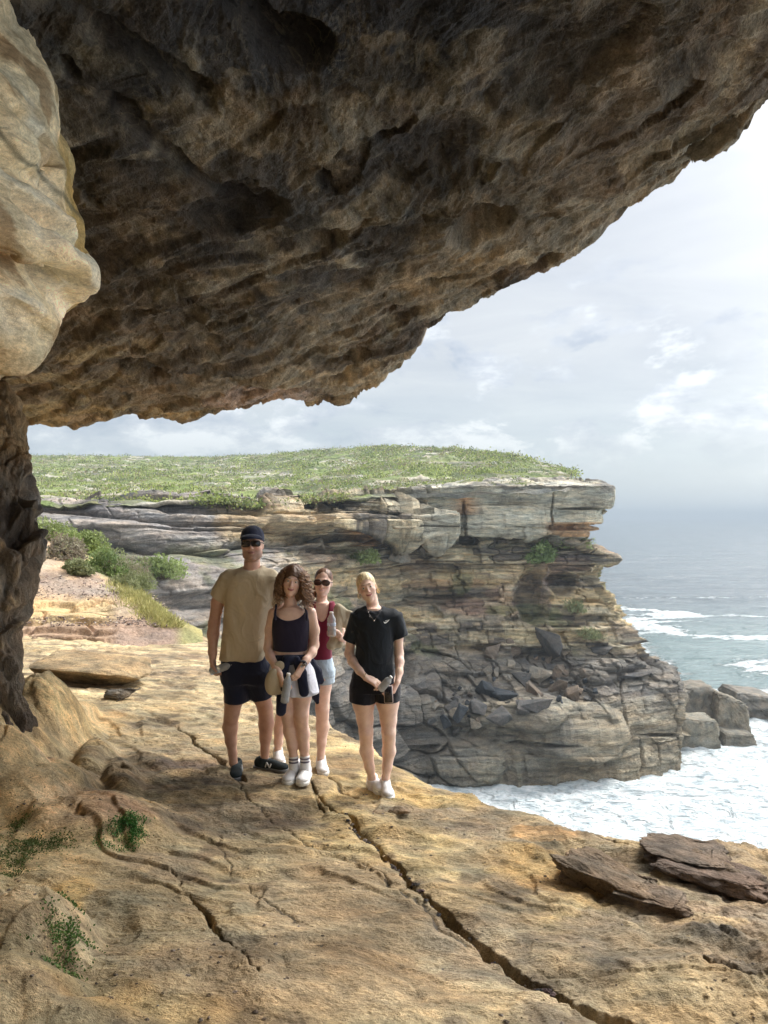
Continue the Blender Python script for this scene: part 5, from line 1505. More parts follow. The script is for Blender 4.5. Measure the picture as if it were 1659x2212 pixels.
            pos_in = ins[A[:, 0], A[:, 1], A[:, 2]]
            fl_ = pos_in if ax != 1 else ~pos_in
            q[~fl_] = q[~fl_][:, ::-1]
            Q.append(q)
        return V, np.concatenate(Q)

def vnormals(V, Q):
    n = np.zeros_like(V)
    f = np.cross(V[Q[:, 2]] - V[Q[:, 0]], V[Q[:, 3]] - V[Q[:, 1]])
    for i in range(4): np.add.at(n, Q[:, i], f)
    return n / (np.linalg.norm(n, axis=1, keepdims=True) + 1e-12)
def relax(V, Q, it=2, lam=0.5):
    e = np.concatenate([Q[:, [0, 1]], Q[:, [1, 2]], Q[:, [2, 3]], Q[:, [3, 0]]])
    for _ in range(it):
        s_ = np.zeros_like(V); c = np.zeros(len(V))
        np.add.at(s_, e[:, 0], V[e[:, 1]]); np.add.at(c, e[:, 0], 1)
        np.add.at(s_, e[:, 1], V[e[:, 0]]); np.add.at(c, e[:, 1], 1)
        V = V + lam * (s_ / np.maximum(c, 1)[:, None] - V)
    return V
def sdf_obj(name, S, mat, parent, origin, color=None, disp=None, sm=1):
    V, Q = S.verts()
    V = relax(V, Q, sm)
    if disp is not None:
        N = vnormals(V, Q)
        V = V + N * disp(V, N)[:, None]
    C = None
    if color is not None: C = color(V)
    return mesh_np(name, V - np.array(origin), Q, mat, parent, colors=C)
def tube(pts, rad, ns=6):
    """tube along points; rad scalar or per point. returns verts, quads"""
    pts = np.array(pts, float); n = len(pts); rad = np.ones(n) * rad
    t = np.gradient(pts, axis=0); t /= np.linalg.norm(t, axis=1, keepdims=True) + 1e-9
    ref = np.array([0.3, 0.2, 0.93]); a = np.cross(t, ref); a /= np.linalg.norm(a, axis=1, keepdims=True) + 1e-9
    b = np.cross(t, a)
    an = np.linspace(0, 2 * math.pi, ns, endpoint=False)
    V = pts[:, None] + (a[:, None] * np.cos(an)[None, :, None] + b[:, None] * np.sin(an)[None, :, None]) * rad[:, None, None]
    i = np.arange(n * ns).reshape(n, ns)
    Q = np.stack([i[:-1], np.roll(i, -1, 1)[:-1], np.roll(i, -1, 1)[1:], i[1:]], -1).reshape(-1, 4)
    cap_ = [[i[0, (q) % ns] for q in (0, 1, 2, 3)]] if ns >= 4 else []
    return V.reshape(-1, 3), Q
class Multi:
    def __init__(s): s.V = []; s.Q = []; s.n = 0; s.C = []
    def add(s, V, Q, c=None):
        s.V.append(V); s.Q.append(Q + s.n); s.n += len(V)
        if c is not None: s.C.append(np.ones((len(V), 3)) * np.array(c))
    def obj(s, name, mat, parent=None, origin=(0, 0, 0), smooth=True):
        return mesh_np(name, np.concatenate(s.V) - np.array(origin), np.concatenate(s.Q), mat, parent, smooth=smooth, colors=np.concatenate(s.C) if s.C else None)
def lathe(prof, c, axis, ns=20):
    """prof: (distance along axis, radius)"""
    c = np.array(c, float); ax = np.array(axis, float); ax /= np.linalg.norm(ax)
    ref = np.array([1, 0, 0]) if abs(ax[0]) < 0.8 else np.array([0, 1, 0])
    a = np.cross(ax, ref); a /= np.linalg.norm(a); b = np.cross(ax, a)
    an = np.linspace(0, 2 * math.pi, ns, endpoint=False)
    prof = [(prof[0][0], 1e-5)] + list(prof) + [(prof[-1][0], 1e-5)]
    V = np.array([c + ax * h + (a * math.cos(q) + b * math.sin(q)) * r for h, r in prof for q in an])
    i = np.arange(len(prof) * ns).reshape(len(prof), ns)
    Q = np.stack([i[:-1], np.roll(i, -1, 1)[:-1], np.roll(i, -1, 1)[1:], i[1:]], -1).reshape(-1, 4)
    return V, Q
def rotm(yaw=0, pitch=0, roll=0):
    """columns: local x (picture right), y (away from viewer), z (up) for a head facing the viewer.
    yaw turns the face to picture right, pitch > 0 lowers the chin, roll > 0 tips the crown to picture right"""
    cy, sy = math.cos(R(yaw)), math.sin(R(yaw)); cp, sp = math.cos(R(pitch)), math.sin(R(pitch)); cr, sr = math.cos(R(roll)), math.sin(R(roll))
    Rz = np.array([[cy, -sy, 0], [sy, cy, 0], [0, 0, 1]])
    Rx = np.array([[1, 0, 0], [0, cp, -sp], [0, sp, cp]])
    Ry = np.array([[cr, 0, sr], [0, 1, 0], [-sr, 0, cr]])
    return Ry @ Rz @ Rx
# ------------------------------------------------------------------ people
def skin_mat():
    m, nt, b = new_mat('skin')
    base = nt.attr('Col'); c = nt.coord()
    n = nt.noise(c, 18, 4, 0.6)
    k = nt.range(n, 0.3, 0.7, 0.9, 1.1, False)
    kc = nt.n.new('ShaderNodeCombineXYZ'); nt.l.new(k, kc.inputs[0])
    k2 = nt.math('POWER', k, 1.4); nt.l.new(k2, kc.inputs[1]); nt.l.new(k2, kc.inputs[2])
    nt.put(b.inputs['Base Color'], nt.mix(1.0, base, kc.outputs[0], 'MULTIPLY'))
    b.inputs['Roughness'].default_value = 0.5
    b.inputs['Subsurface Weight'].default_value = 0.12
    b.inputs['Subsurface Radius'].default_value = (0.02, 0.008, 0.004)
    b.inputs['Subsurface Scale'].default_value = 0.5
    nt.l.new(nt.bump(nt.noise(c, 160, 3), 0.0015), b.inputs['Normal'])
    return m
M['skin'] = skin_mat()
def cloth_mat(name, col, weave=420, rough=0.85, var=0.1, sheen=0.15, fold=0.010):
    m, nt, b = new_mat(name)
    c = nt.coord()
    n = nt.noise(nt.mapping(c, (1, 1, 0.6)), 9, 5, 0.6, 0.5)
    lo = tuple(x * (1 - var) for x in col); hi = tuple(min(1, x * (1 + var)) for x in col)
    nt.put(b.inputs['Base Color'], nt.ramp(n, [(0.3, lo), (0.7, hi)]))
    b.inputs['Roughness'].default_value = rough; b.inputs['Specular IOR Level'].default_value = 0.2
    b.inputs['Sheen Weight'].default_value = sheen
    w1 = nt.noise(c, weave, 2)
    f = nt.noise(nt.mapping(c, (1, 1, 0.45), (0, R(20), 0)), 13, 3, 0.5, 0.6)
    nt.l.new(nt.bump(nt.math('ADD', nt.math('MULTIPLY', w1, 0.06), f), fold), b.inputs['Normal'])
    return m
M['khaki'] = cloth_mat('khaki_cotton', (0.54, 0.45, 0.315), var=0.08)
M['navy'] = cloth_mat('navy_cotton', (0.016, 0.020, 0.045))
M['black'] = cloth_mat('black_cotton', (0.014, 0.018, 0.024))
M['blackshorts'] = cloth_mat('black_jersey', (0.010, 0.011, 0.018))
M['plum'] = cloth_mat('dark_plum_rib', (0.022, 0.018, 0.038), fold=0.004)
M['maroon'] = cloth_mat('maroon_rib', (0.19, 0.018, 0.045), fold=0.004)
M['white'] = cloth_mat('white_cotton', (0.66, 0.68, 0.78), var=0.04)
M['denim'] = cloth_mat('light_denim', (0.46, 0.56, 0.66), var=0.28, fold=0.012)
M['beige'] = cloth_mat('beige_canvas', (0.50, 0.43, 0.31), var=0.06)
M['sole'] = simple_mat('rubber_sole', (0.72, 0.71, 0.68), 0.6, 0.08, 50)
M['darksole'] = simple_mat('dark_rubber_sole', (0.20, 0.21, 0.22), 0.6, 0.1, 50)
M['whiteleather'] = simple_mat('white_leather', (0.78, 0.78, 0.79), 0.45, 0.04, 40, 0.001)
M['darksuede'] = simple_mat('dark_green_suede', (0.022, 0.032, 0.036), 0.8, 0.3, 40, 0.002)
M['greylace'] = simple_mat('grey_lace', (0.5, 0.5, 0.52), 0.7, 0.05, 60)
M['lace'] = simple_mat('white_mark', (0.75, 0.75, 0.74), 0.7, 0.05, 60)
M['glass'] = simple_mat('sunglass_lens', (0.018, 0.012, 0.014), 0.06, 0.1, 5, spec=0.7)
M['brownglass'] = simple_mat('brown_sunglass_lens', (0.06, 0.022, 0.022), 0.06, 0.1, 5, spec=0.7)
M['frame'] = simple_mat('sunglass_frame', (0.03, 0.018, 0.012), 0.25, 0.2, 20, spec=0.6)
M['gold'] = simple_mat('gold_jewellery', (0.83, 0.62, 0.28), 0.25, 0.05, 20, metal=1.0)
M['silver'] = simple_mat('silver_jewellery', (0.55, 0.52, 0.50), 0.25, 0.05, 20, metal=1.0)
M['screen'] = simple_mat('dark_screen', (0.012, 0.010, 0.014), 0.08, 0.1, 5, spec=0.6)
M['pinkcase'] = simple_mat('pale_pink_phone_case', (0.70, 0.56, 0.54), 0.4, 0.05, 20)
M['eyewhite'] = simple_mat('eye_white', (0.62, 0.58, 0.55), 0.3, 0.03, 20)
M['iris'] = simple_mat('iris', (0.05, 0.045, 0.04), 0.15, 0.2, 90)
M['teeth'] = simple_mat('teeth', (0.75, 0.72, 0.66), 0.3, 0.03, 60)
def hair_mat(name):
    m, nt, b = new_mat(name)
    base = nt.attr('Col')
    n = nt.noise(nt.coord(), 60, 4, 0.7)
    k = nt.range(n, 0.3, 0.7, 0.6, 1.45, False)
    nt.put(b.inputs['Base Color'], nt.mix(1.0, base, k, 'MULTIPLY'))
    b.inputs['Roughness'].default_value = 0.42
    b.inputs['Specular IOR Level'].default_value = 0.45
    nt.l.new(nt.bump(n, 0.004), b.inputs['Normal'])
    return m
M['hair'] = hair_mat('hair')
def bottle_mats():
    m, nt, b = new_mat('clear_plastic')
    b.inputs['Base Color'].default_value = (0.93, 0.97, 1.0, 1)
    b.inputs['Roughness'].default_value = 0.06
    b.inputs['IOR'].default_value = 1.18
    b.inputs['Transmission Weight'].default_value = 0.62
    nt.l.new(nt.bump(nt.noise(nt.coord(), 45, 2), 0.004), b.inputs['Normal'])
    m2 = simple_mat('bottle_label', (0.42, 0.50, 0.62), 0.4, 0.45, 70)
    return m, m2
M['pet'], M['label'] = bottle_mats()

def CP(cx, cy, dep):
    """point seen at (cx, cy) of the enlarged view of the group, at distance dep"""
    return np.array([(427.9 + cx * 0.2844 - CX) / F * dep, dep, -(1119.1 + cy * 0.2844 - HZ) / F * dep])
def foot_at(cx, cy):
    return on_ground(427.9 + cx * 0.2844, 1119.1 + cy * 0.2844)
class Fig:
    def __init__(s, dep, xr, yr, label, h=0.005, yd=(-0.45, 0.4)):
        s.dep = dep; s.k = 0.2844 / F * dep
        s.e = bpy.data.objects.new('person', None); link(s.e)
        s.xr, s.yr, s.yd, s.h = xr, yr, yd, h
        tag(s.e, label, 'person')
    def base(s, p): s.o = np.array(p); s.e.location = p
    def P(s, cx, cy, dy=0.0): return CP(cx, cy, s.dep + dy)
    def S(s, h=None, x=None, y=None, yd=None):
        x = x or s.xr; y = y or s.yr; yd = yd or s.yd
        lo = [min(CP(x[0], 0, s.dep + q)[0] for q in yd), s.dep + yd[0], CP(0, y[1], s.dep + yd[1])[2]]
        hi = [max(CP(x[1], 0, s.dep + q)[0] for q in yd), s.dep + yd[1], CP(0, y[0], s.dep + yd[1])[2]]
        a_, b_ = CP(0, y[0], s.dep + yd[0])[2], CP(0, y[1], s.dep + yd[0])[2]
        hi[2] = max(hi[2], a_); lo[2] = min(lo[2], b_)
        return Sdf(lo, hi, h or s.h)
    def rings(s, rr, dy=0.0):
        out = []
        for q in rr:
            cy, xl, xr, hd = q[:4]; d2 = dy + (q[4] if len(q) > 4 else 0)
            a = CP(xl, cy, s.dep + dy); b = CP(xr, cy, s.dep + dy)
            out.append((a[2], (a[0] + b[0]) / 2, s.dep + d2, (b[0] - a[0]) / 2, hd))
        return out
    def limb(s, S, pts, k=0.02, sy=1.0):
        """pts: (cx, cy, dy, radius in metres)"""
        q = [(s.P(a, b, c), r) for a, b, c, r in pts]
        for (p0, r0), (p1, r1) in zip(q[:-1], q[1:]): S.cap(p0, p1, r0, r1, k, sy)
def head_sdf(S, c, Mx, s=1.0, male=False):
    L = lambda x, y, z: np.array(c) + Mx @ (np.array([x, y, z]) * s)
    E = lambda x, y, z, r, k=0.012, mode='u': S.ell(L(x, y, z), np.array(r) * s, k, Mx, mode)
    E(0, 0.018, 0.035, (0.074, 0.093, 0.086))
    E(0, -0.016, -0.022, (0.064 if not male else 0.071, 0.074, 0.086), 0.02)
    E(0, -0.018, -0.070, (0.050 if not male else 0.060, 0.062, 0.040), 0.02)
    E(0, -0.066, -0.098, (0.020 if not male else 0.026, 0.018, 0.016), 0.02)
    for sx in (-1, 1):
        E(sx * 0.038, -0.060, -0.022, (0.024, 0.022, 0.022), 0.02)
        E(sx * 0.030, -0.098, 0.010, (0.016, 0.014, 0.010), 0.008, 's')
        E(sx * 0.073, 0.008, -0.004, (0.008, 0.019, 0.030), 0.006)
        if male: E(sx * 0.040, -0.022, -0.070, (0.024, 0.034, 0.026), 0.03)
    S.cap(L(-0.030, -0.083, 0.030), L(0.030, -0.083, 0.030), 0.011 * s, 0.011 * s, 0.014)
    S.cap(L(0, -0.090, 0.014), L(0, -0.106, -0.022), 0.0075 * s, 0.0115 * s, 0.008)
    for sx in (-1, 1): E(sx * 0.011, -0.099, -0.025, (0.008, 0.009, 0.007), 0.006)
    E(0, -0.090, -0.050, (0.022, 0.011, 0.006), 0.006); E(0, -0.089, -0.062, (0.018, 0.011, 0.007), 0.006)
    return L
def face_color(V, c, Mx, s, base, lip, brow=None, stubble=None, smile=0.004, teeth=False):
    q = (V - np.array(c)) @ Mx / s
    x, y, z = q[:, 0], q[:, 1], q[:, 2]
    C = np.ones((len(V), 3)) * np.array(base)
    onface = (y < -0.04) & (np.abs(z) < 0.14) & (np.abs(x) < 0.09)
    def mixc(w, col):
        nonlocal C
        C = C * (1 - w[:, None]) + np.array(col) * w[:, None]
    if stubble is not None:
        w = sst(-z, 0.030, 0.05) * sst(-y, -0.03, 0.0) * (np.abs(z) < 0.125)
        mixc(0.5 * w * (np.abs(x) < 0.09), stubble)
    ck = np.exp(-((np.abs(x) - 0.040) / 0.018) ** 2 - ((z + 0.022) / 0.018) ** 2) * onface
    mixc(0.35 * ck, (base[0] * 1.0, base[1] * 0.62, base[2] * 0.62))
    nz = np.exp(-(x / 0.012) ** 2 - ((z + 0.022) / 0.012) ** 2) * onface
    mixc(0.3 * nz, (base[0] * 1.0, base[1] * 0.68, base[2] * 0.66))
    zc_ = -0.056 + smile * (np.abs(x) / 0.024) ** 2 * 2
    w = (1 - sst(np.abs(z - zc_), 0.006, 0.010)) * (1 - sst(np.abs(x), 0.022, 0.028)) * onface
    mixc(0.95 * w, lip)
    w = (1 - sst(np.abs(z - zc_), 0.0015, 0.004)) * (1 - sst(np.abs(x), 0.018, 0.026)) * onface
    mixc(0.8 * w, (0.75, 0.70, 0.66) if teeth else (0.16, 0.05, 0.045))
    if brow is not None:
        zb = 0.032 + 0.003 * np.cos((np.abs(x) - 0.03) * 60)
        w = (1 - sst(np.abs(z - zb), 0.003, 0.006)) * sst(np.abs(x), 0.012, 0.017) * (1 - sst(np.abs(x), 0.040, 0.048)) * onface
        mixc(0.75 * w, brow)
        w = np.exp(-((np.abs(x) - 0.030) / 0.013) ** 2 - ((z - 0.010) / 0.009) ** 2) * onface
        mixc(0.6 * w, (base[0] * 0.42, base[1] * 0.36, base[2] * 0.34))
    return C
def eyes(L, Mx, s, parent, origin):
    for sx in (-1, 1):
        V, Q = lathe([(-0.011 * s * math.cos(t), 0.0115 * s * math.sin(t) + 1e-5) for t in np.linspace(0.1, 3.04, 9)], L(sx * 0.030, -0.0755, 0.010), Mx @ np.array([0, 1, 0]), 14)
        e = mesh_np('eye', V - origin, Q, M['eyewhite'], parent)
        V, Q = lathe([(-0.0125 * s, 0.0010), (-0.0123 * s, 0.0050 * s), (-0.0095 * s, 0.0058 * s)], L(sx * 0.030, -0.0755, 0.010), Mx @ np.array([0, 1, 0]), 12)
        mesh_np('iris', V - origin, Q, M['iris'], e)
def glasses(L, Mx, s, parent, origin, lens, w=0.030, h=0.021, round_=2.6, frame_t=0.0028):
    root = None
    mf = Multi()
    out = []
    for sx in (-1, 1):
        an = np.linspace(0, 2 * math.pi, 40, endpoint=False)
        ex = np.sign(np.cos(an)) * np.abs(np.cos(an)) ** (2 / round_) * w; ez = np.sign(np.sin(an)) * np.abs(np.sin(an)) ** (2 / round_) * h
        ez = np.where(ez > 0, ez * 0.92, ez * (1 - 0.10 * (sx * ex < 0)))
        rim = [L(sx * 0.035 + a, -0.104 + 0.30 * (sx * 0.035 + a) ** 2 * 6, 0.010 + b) for a, b in zip(ex, ez)]
        rim.append(rim[0])
        V, Q = tube(rim, frame_t * s, 6); mf.add(V, Q)
        cpt = L(sx * 0.035, -0.1055, 0.010)
        out.append((np.array(rim[:-1]), cpt))
    V, Q = tube([L(-0.008, -0.106, 0.014), L(0, -0.109, 0.017), L(0.008, -0.106, 0.014)], 0.0026 * s, 6); mf.add(V, Q)
    for sx in (-1, 1):
        V, Q = tube([L(sx * 0.064, -0.085, 0.016), L(sx * 0.076, -0.05, 0.014), L(sx * 0.080, 0.0, 0.010), L(sx * 0.078, 0.02, -0.004)], 0.003 * s, 6); mf.add(V, Q)
    fr = mf.obj('sunglasses', M['frame'], parent, origin)
    for rim, cpt in out:
        n = len(rim); V = np.concatenate([rim, cpt[None], rim + Mx @ np.array([0, 0.004, 0]) * s, (cpt + Mx @ np.array([0, 0.004, 0]) * s)[None]])
        Q = [[i, (i + 1) % n, n, n] for i in range(n)] + [[n + 1 + (i + 1) % n, n + 1 + i, 2 * n + 1, 2 * n + 1] for i in range(n)]
        bm = bmesh.new(); vs = [bm.verts.new(v - origin) for v in V]
        for i in range(n):
            bm.faces.new((vs[i], vs[(i + 1) % n], vs[n])); bm.faces.new((vs[n + 1 + (i + 1) % n], vs[n + 1 + i], vs[2 * n + 1])); bm.faces.new((vs[i], vs[n + 1 + i], vs[n + 1 + (i + 1) % n], vs[(i + 1) % n]))
        me = bpy.data.meshes.new('lens'); bm.to_mesh(me); bm.free(); me.materials.append(lens)
        link(bpy.data.objects.new('lens', me), fr)
def hand(S, wrist, d, pn, thumb, curl=(25, 35, 30), s=1.0, spread=0.0):
    """five separate fingers. d: wrist to knuckles, pn: the way the palm faces, thumb: +1/-1 side"""
    w = np.array(wrist, float); d = np.array(d, float); d /= np.linalg.norm(d)
    pn = np.array(pn, float); pn -= d * (pn @ d); pn /= np.linalg.norm(pn)
    sd_ = np.cross(d, pn) * thumb
    for off in (-0.026, -0.010, 0.008, 0.024):
        S.cap(w + sd_ * off * 0.5 * s, w + d * 0.082 * s + sd_ * off * s, 0.017 * s, 0.0125 * s, 0.008)
    for off, ln, kc in ((-0.030, 0.80, 1.15), (-0.010, 0.97, 1.05), (0.010, 1.05, 1.0), (0.029, 0.97, 0.88)):
        p = w + d * (0.086 - abs(off - 0.006) * 0.25) * s + sd_ * off * s; dd = d + sd_ * (off * spread * 20); dd /= np.linalg.norm(dd)
        cur = 0
        for j, (sl, r0, r1) in enumerate(((0.042, 0.0095, 0.0088), (0.027, 0.0088, 0.0082), (0.021, 0.0082, 0.0072))):
            cur += curl[j] * kc
            v = dd * math.cos(R(cur)) + pn * math.sin(R(cur))
            q = p + v * sl * ln * s
            S.cap(p, q, r0 * s, r1 * s, 0.003); p = q
    p = w + d * 0.022 * s + sd_ * 0.022 * s
    v1 = d * 0.62 + sd_ * 0.62 + pn * 0.45; v1 /= np.linalg.norm(v1)
    q = p + v1 * 0.042 * s; S.cap(p, q, 0.0145 * s, 0.0115 * s, 0.006)
    v2 = d * 0.80 + sd_ * 0.25 + pn * 0.55; v2 /= np.linalg.norm(v2)
    q2 = q + v2 * 0.030 * s; S.cap(q, q2, 0.0110 * s, 0.0098 * s, 0.003)
    v3 = d * 0.85 + pn * 0.55; v3 /= np.linalg.norm(v3)
    S.cap(q2, q2 + v3 * 0.024 * s, 0.0098 * s, 0.008 * s, 0.003)
def shoe(parent, origin, g, ang, upper, sole, L_=0.27, W=0.098, name='shoe', high=0.0, mark=None):
    """g: ground point under the ankle; ang: direction of the toe, degrees from the viewer (0) to picture right (90)"""
    a = R(ang); f = np.array([math.sin(a), -math.cos(a), 0]); sd_ = np.array([math.cos(a), math.sin(a), 0]); up = np.array([0, 0, 1.0])
    Rm = np.stack([sd_, f, up], 1)
    g = np.array(g, float)
    lo = g + np.array([-0.30, -0.30, -0.03]); hi = g + np.array([0.30, 0.30, 0.2])
    at = lambda x, y, z: g + Rm @ np.array([x, y, z])
    k = L_ / 0.27; hw = W / 2
    S = Sdf(lo, hi, 0.005)
    S.ell(at(0, -0.035 * k, 0.050), (hw * 0.74, 0.050, 0.048), 0.01, Rm)
    S.ell(at(0, 0.04 * k, 0.045), (hw * 0.80, 0.085, 0.042), 0.02, Rm)
    S.ell(at(0.004, 0.125 * k, 0.034), (hw * 0.94, 0.062, 0.030), 0.025, Rm)
    S.cap(at(0, -0.005, 0.04), at(0, 0.085, 0.045), 0.036, 0.028, 0.02)
    S.cone(at(0, -0.018, 0.03), at(0, -0.010, 0.094 + high), 0.044, 0.041, 0.015, 0.9, 1.15)
    S.ell(at(0, -0.012, 0.112 + high), (0.030, 0.036, 0.03), 0.006, Rm, 's')
    S.plane_cut(at(0, 0, 0.012), (0, 0, -1))
    u = sdf_obj(name, S, upper, parent, origin, sm=2)
    S2 = Sdf(lo, hi, 0.005)
    S2.ell(at(0, -0.04 * k, 0.015), (hw * 0.82, 0.053, 0.05), 0.01, Rm)
    S2.ell(at(0.002, 0.04 * k, 0.012), (hw * 0.86, 0.11, 0.05), 0.02, Rm)
    S2.ell(at(0.005, 0.125 * k, 0.012), (hw * 1.02, 0.066, 0.05), 0.02, Rm)
    S2.plane_cut(at(0, 0, 0.024), (0, 0, 1)); S2.plane_cut(at(0, 0, -0.006), (0, 0, -1))
    sdf_obj('sole', S2, sole, u, (0, 0, 0), sm=1).location = -np.array(origin) * 0 + (-np.array(origin))
    # laces
    mm = Multi()
    for i in range(5):
        yy = 0.035 + 0.018 * i; zz = 0.086 - 0.0085 * i
        V, Q = tube([at(-0.022, yy, zz - 0.006), at(-0.01, yy + 0.003, zz + 0.004), at(0.01, yy + 0.003, zz + 0.004), at(0.022, yy, zz - 0.006)], 0.0028, 5); mm.add(V, Q)
    mm.obj('laces', mark or M['greylace'], u, origin)
    return at, u
def folds(amp, cy=None, s=9.0, seed=0, vert=0.5):
    def f(V, N):
        x, y, z = V.T
        w_ = 0.8 * fbm3(x * 5, y * 5, z * 4, 2, 950 + seed)
        r = ridge3(x * s * 0.55 + w_, y * s * 0.4, z * s * vert + w_ * 1.5 + x * s * 0.25, 3, 951 + seed)
        return 1.7 * amp * (r - 0.45) + amp * 0.7 * fbm3(x * 4, y * 4, z * 3, 3, 953 + seed)
    return f

# ================================================================= the tall man
g1 = foot_at(272, 1975); g2 = foot_at(540, 1910)
m = Fig(g1[1] + 0.06, (20, 680), (50, 2010), 'tall man in khaki t-shirt, navy shorts, black cap and sunglasses, standing leftmost')
m.base((float(m.P(400, 1900)[0]), m.dep, float(g1[2])))
d2 = float(g2[1] - m.dep)
print('man', g1, g2, m.dep)
SK = (0.56, 0.33, 0.24)
S = m.S()
S.loft(m.rings([(400, 350, 470, .05), (430, 262, 520, .08), (470, 220, 560, .10), (600, 215, 550, .115), (800, 205, 520, .11), (1000, 192, 500, .11), (1100, 198, 500, .105), (1180, 215, 500, .10)]), 0.03)
hc_, hM, hs = m.P(413, 205, -0.02), rotm(3, -2, -2), 1.07
m.limb(S, [(410, 330, 0.02, .062), (410, 430, 0.02, .066)], 0.03)
m.limb(S, [(215, 475, 0.02, .058), (150, 640, 0.03, .050), (122, 800, 0.03, .044), (115, 880, 0.02, .045), (110, 1020, -0.03, .032), (112, 1060, -0.05, .029)])
m.limb(S, [(560, 475, 0.02, .056), (610, 650, 0.08, .048), (640, 790, 0.14, .042), (660, 900, 0.22, .036)])
m.limb(S, [(290, 1180, 0, .095), (272, 1370, 0, .075), (258, 1470, -0.01, .058), (250, 1520, 0, .053), (244, 1590, 0.02, .058), (250, 1690, 0.02, .044), (262, 1780, 0.02, .033), (268, 1860, 0.02, .034)])
m.limb(S, [(440, 1180, 0, .095), (480, 1340, d2 * .5, .075), (508, 1440, d2 * .7, .058), (514, 1490, d2 * .8, .054), (518, 1560, d2 * .9, .060), (512, 1670, d2, .045), (508, 1760, d2, .033), (506, 1850, d2, .034)])
Lh = head_sdf(S, hc_, hM, hs, True)
hand(S, m.P(110, 1062, -0.05), (0.10, -0.10, -1.0), (1, -0.25, 0), 1, (38, 55, 40), 1.08)
sdf_obj('body', S, M['skin'], m.e, m.o, lambda V: face_color(V, hc_, hM, hs, SK, (0.36, 0.16, 0.13), None, (0.20, 0.13, 0.10), 0.002))
# shirt
S = m.S(y=(340, 1110), yd=(-0.3, 0.4))
S.loft(m.rings([(372, 338, 482, .055, 0.02), (392, 300, 515, .075, 0.01), (415, 250, 548, .095), (450, 212, 572, .112), (560, 202, 568, .130), (700, 198, 545, .130), (850, 188, 524, .130), (980, 176, 516, .132), (1072, 164, 508, .135)]), 0.02)
S.cone(m.P(245, 470, 0.01), m.P(145, 612, 0.02), .082, .064, 0.03)
S.cone(m.P(540, 470, 0.01), m.P(612, 640, 0.06), .080, .060, 0.03)
S.cap(m.P(250, 455, 0.01), m.P(545, 455, 0.01), .068, .068, 0.03)
S.ell(m.P(409, 335, -0.01), (.083, .10, .083), 0.006, None, 's')
sdf_obj('t_shirt', S, M['khaki'], m.e, m.o, disp=folds(0.010, seed=1, s=8), sm=2)
# shorts
S = m.S(y=(1020, 1420), yd=(-0.3, 0.45))
S.loft(m.rings([(1035, 185, 512, .122), (1120, 182, 522, .130), (1235, 192, 530, .118)]), 0.04)
S.cone(m.P(282, 1150, 0), m.P(290, 1392, 0), .104, .090, 0.05, 1, 1.18)
S.cone(m.P(445, 1150, 0.0), m.P(492, 1350, d2 * .5), .106, .090, 0.05, 1, 1.18)
sdf_obj('shorts', S, M['navy'], m.e, m.o, disp=folds(0.009, seed=2, s=7), sm=2)
# cap
S = m.S(x=(280, 560), y=(40, 240), yd=(-0.26, 0.2), h=0.004)
S.ell(Lh(0, 0.016, 0.042), np.array([0.084, 0.103, 0.092]) * hs, 0.004, hM)
S.ell(Lh(0, 0.02, 0.07), np.array([0.080, 0.09, 0.072]) * hs, 0.02, hM)
S.plane_cut(Lh(0, -0.05, 0.038), hM @ np.array([0, -0.22, -1.0]))
cap_ = sdf_obj('cap', S, M['navy'], m.e, m.o, sm=2)
S = m.S(x=(280, 560), y=(40, 260), yd=(-0.32, 0.1), h=0.004)
S.ell(Lh(0, -0.085, 0.048), np.array([0.078, 0.088, 0.030]) * hs, 0.004, hM)
S.ell(Lh(0, -0.080, 0.034), np.array([0.082, 0.092, 0.032]) * hs, 0.003, hM, 's')
S.plane_cut(Lh(0, -0.060, 0.05), hM @ np.array([0, 1.0, 0]))
b_ = sdf_obj('brim', S, M['navy'], cap_, m.o, sm=1)
V, Q = lathe([(0, .005), (0.002, .005)], Lh(0.045, -0.083, 0.052), hM @ np.array([0.4, -1, 0]), 10)
mesh_np('badge', V - m.o, Q, M['lace'], cap_)
glasses(Lh, hM, hs, m.e, m.o, M['glass'], w=0.031, h=0.021, round_=3.6, frame_t=0.0036)
def cut_parent_fix(): pass
at, u = shoe(m.e, m.o, (g1[0] + 0.0, g1[1] + 0.12, g1[2]), 6, M['darksuede'], M['darksole'], 0.30, 0.108, mark=M['darksole'])
at2, u2 = shoe(m.e, m.o, (float(m.P(506, 1850, d2)[0]), g2[1], g2[2]), 72, M['darksuede'], M['darksole'], 0.30, 0.106, mark=M['darksole'])
# the white letter N on the outer side of the right-hand shoe
def strokes(parent, origin, at_, segs, r, mat, nm='mark'):
    mm = Multi()
    for pts in segs:
        V, Q = tube([at_(*p) for p in pts], r, 5); mm.add(V, Q)
    return mm.obj(nm, mat, parent, origin)
for A_, U_, sgn in ((at2, u2, -1), (at, u, 1)):
    X_ = 0.046 * sgn
    strokes(U_, m.o, A_, [[(X_, 0.028, 0.032), (X_ * 0.90, 0.038, 0.070)], [(X_ * 0.90, 0.038, 0.070), (X_ * 1.04, 0.066, 0.032)], [(X_ * 1.04, 0.066, 0.032), (X_ * 0.88, 0.076, 0.064)]], 0.0055, M['lace'])

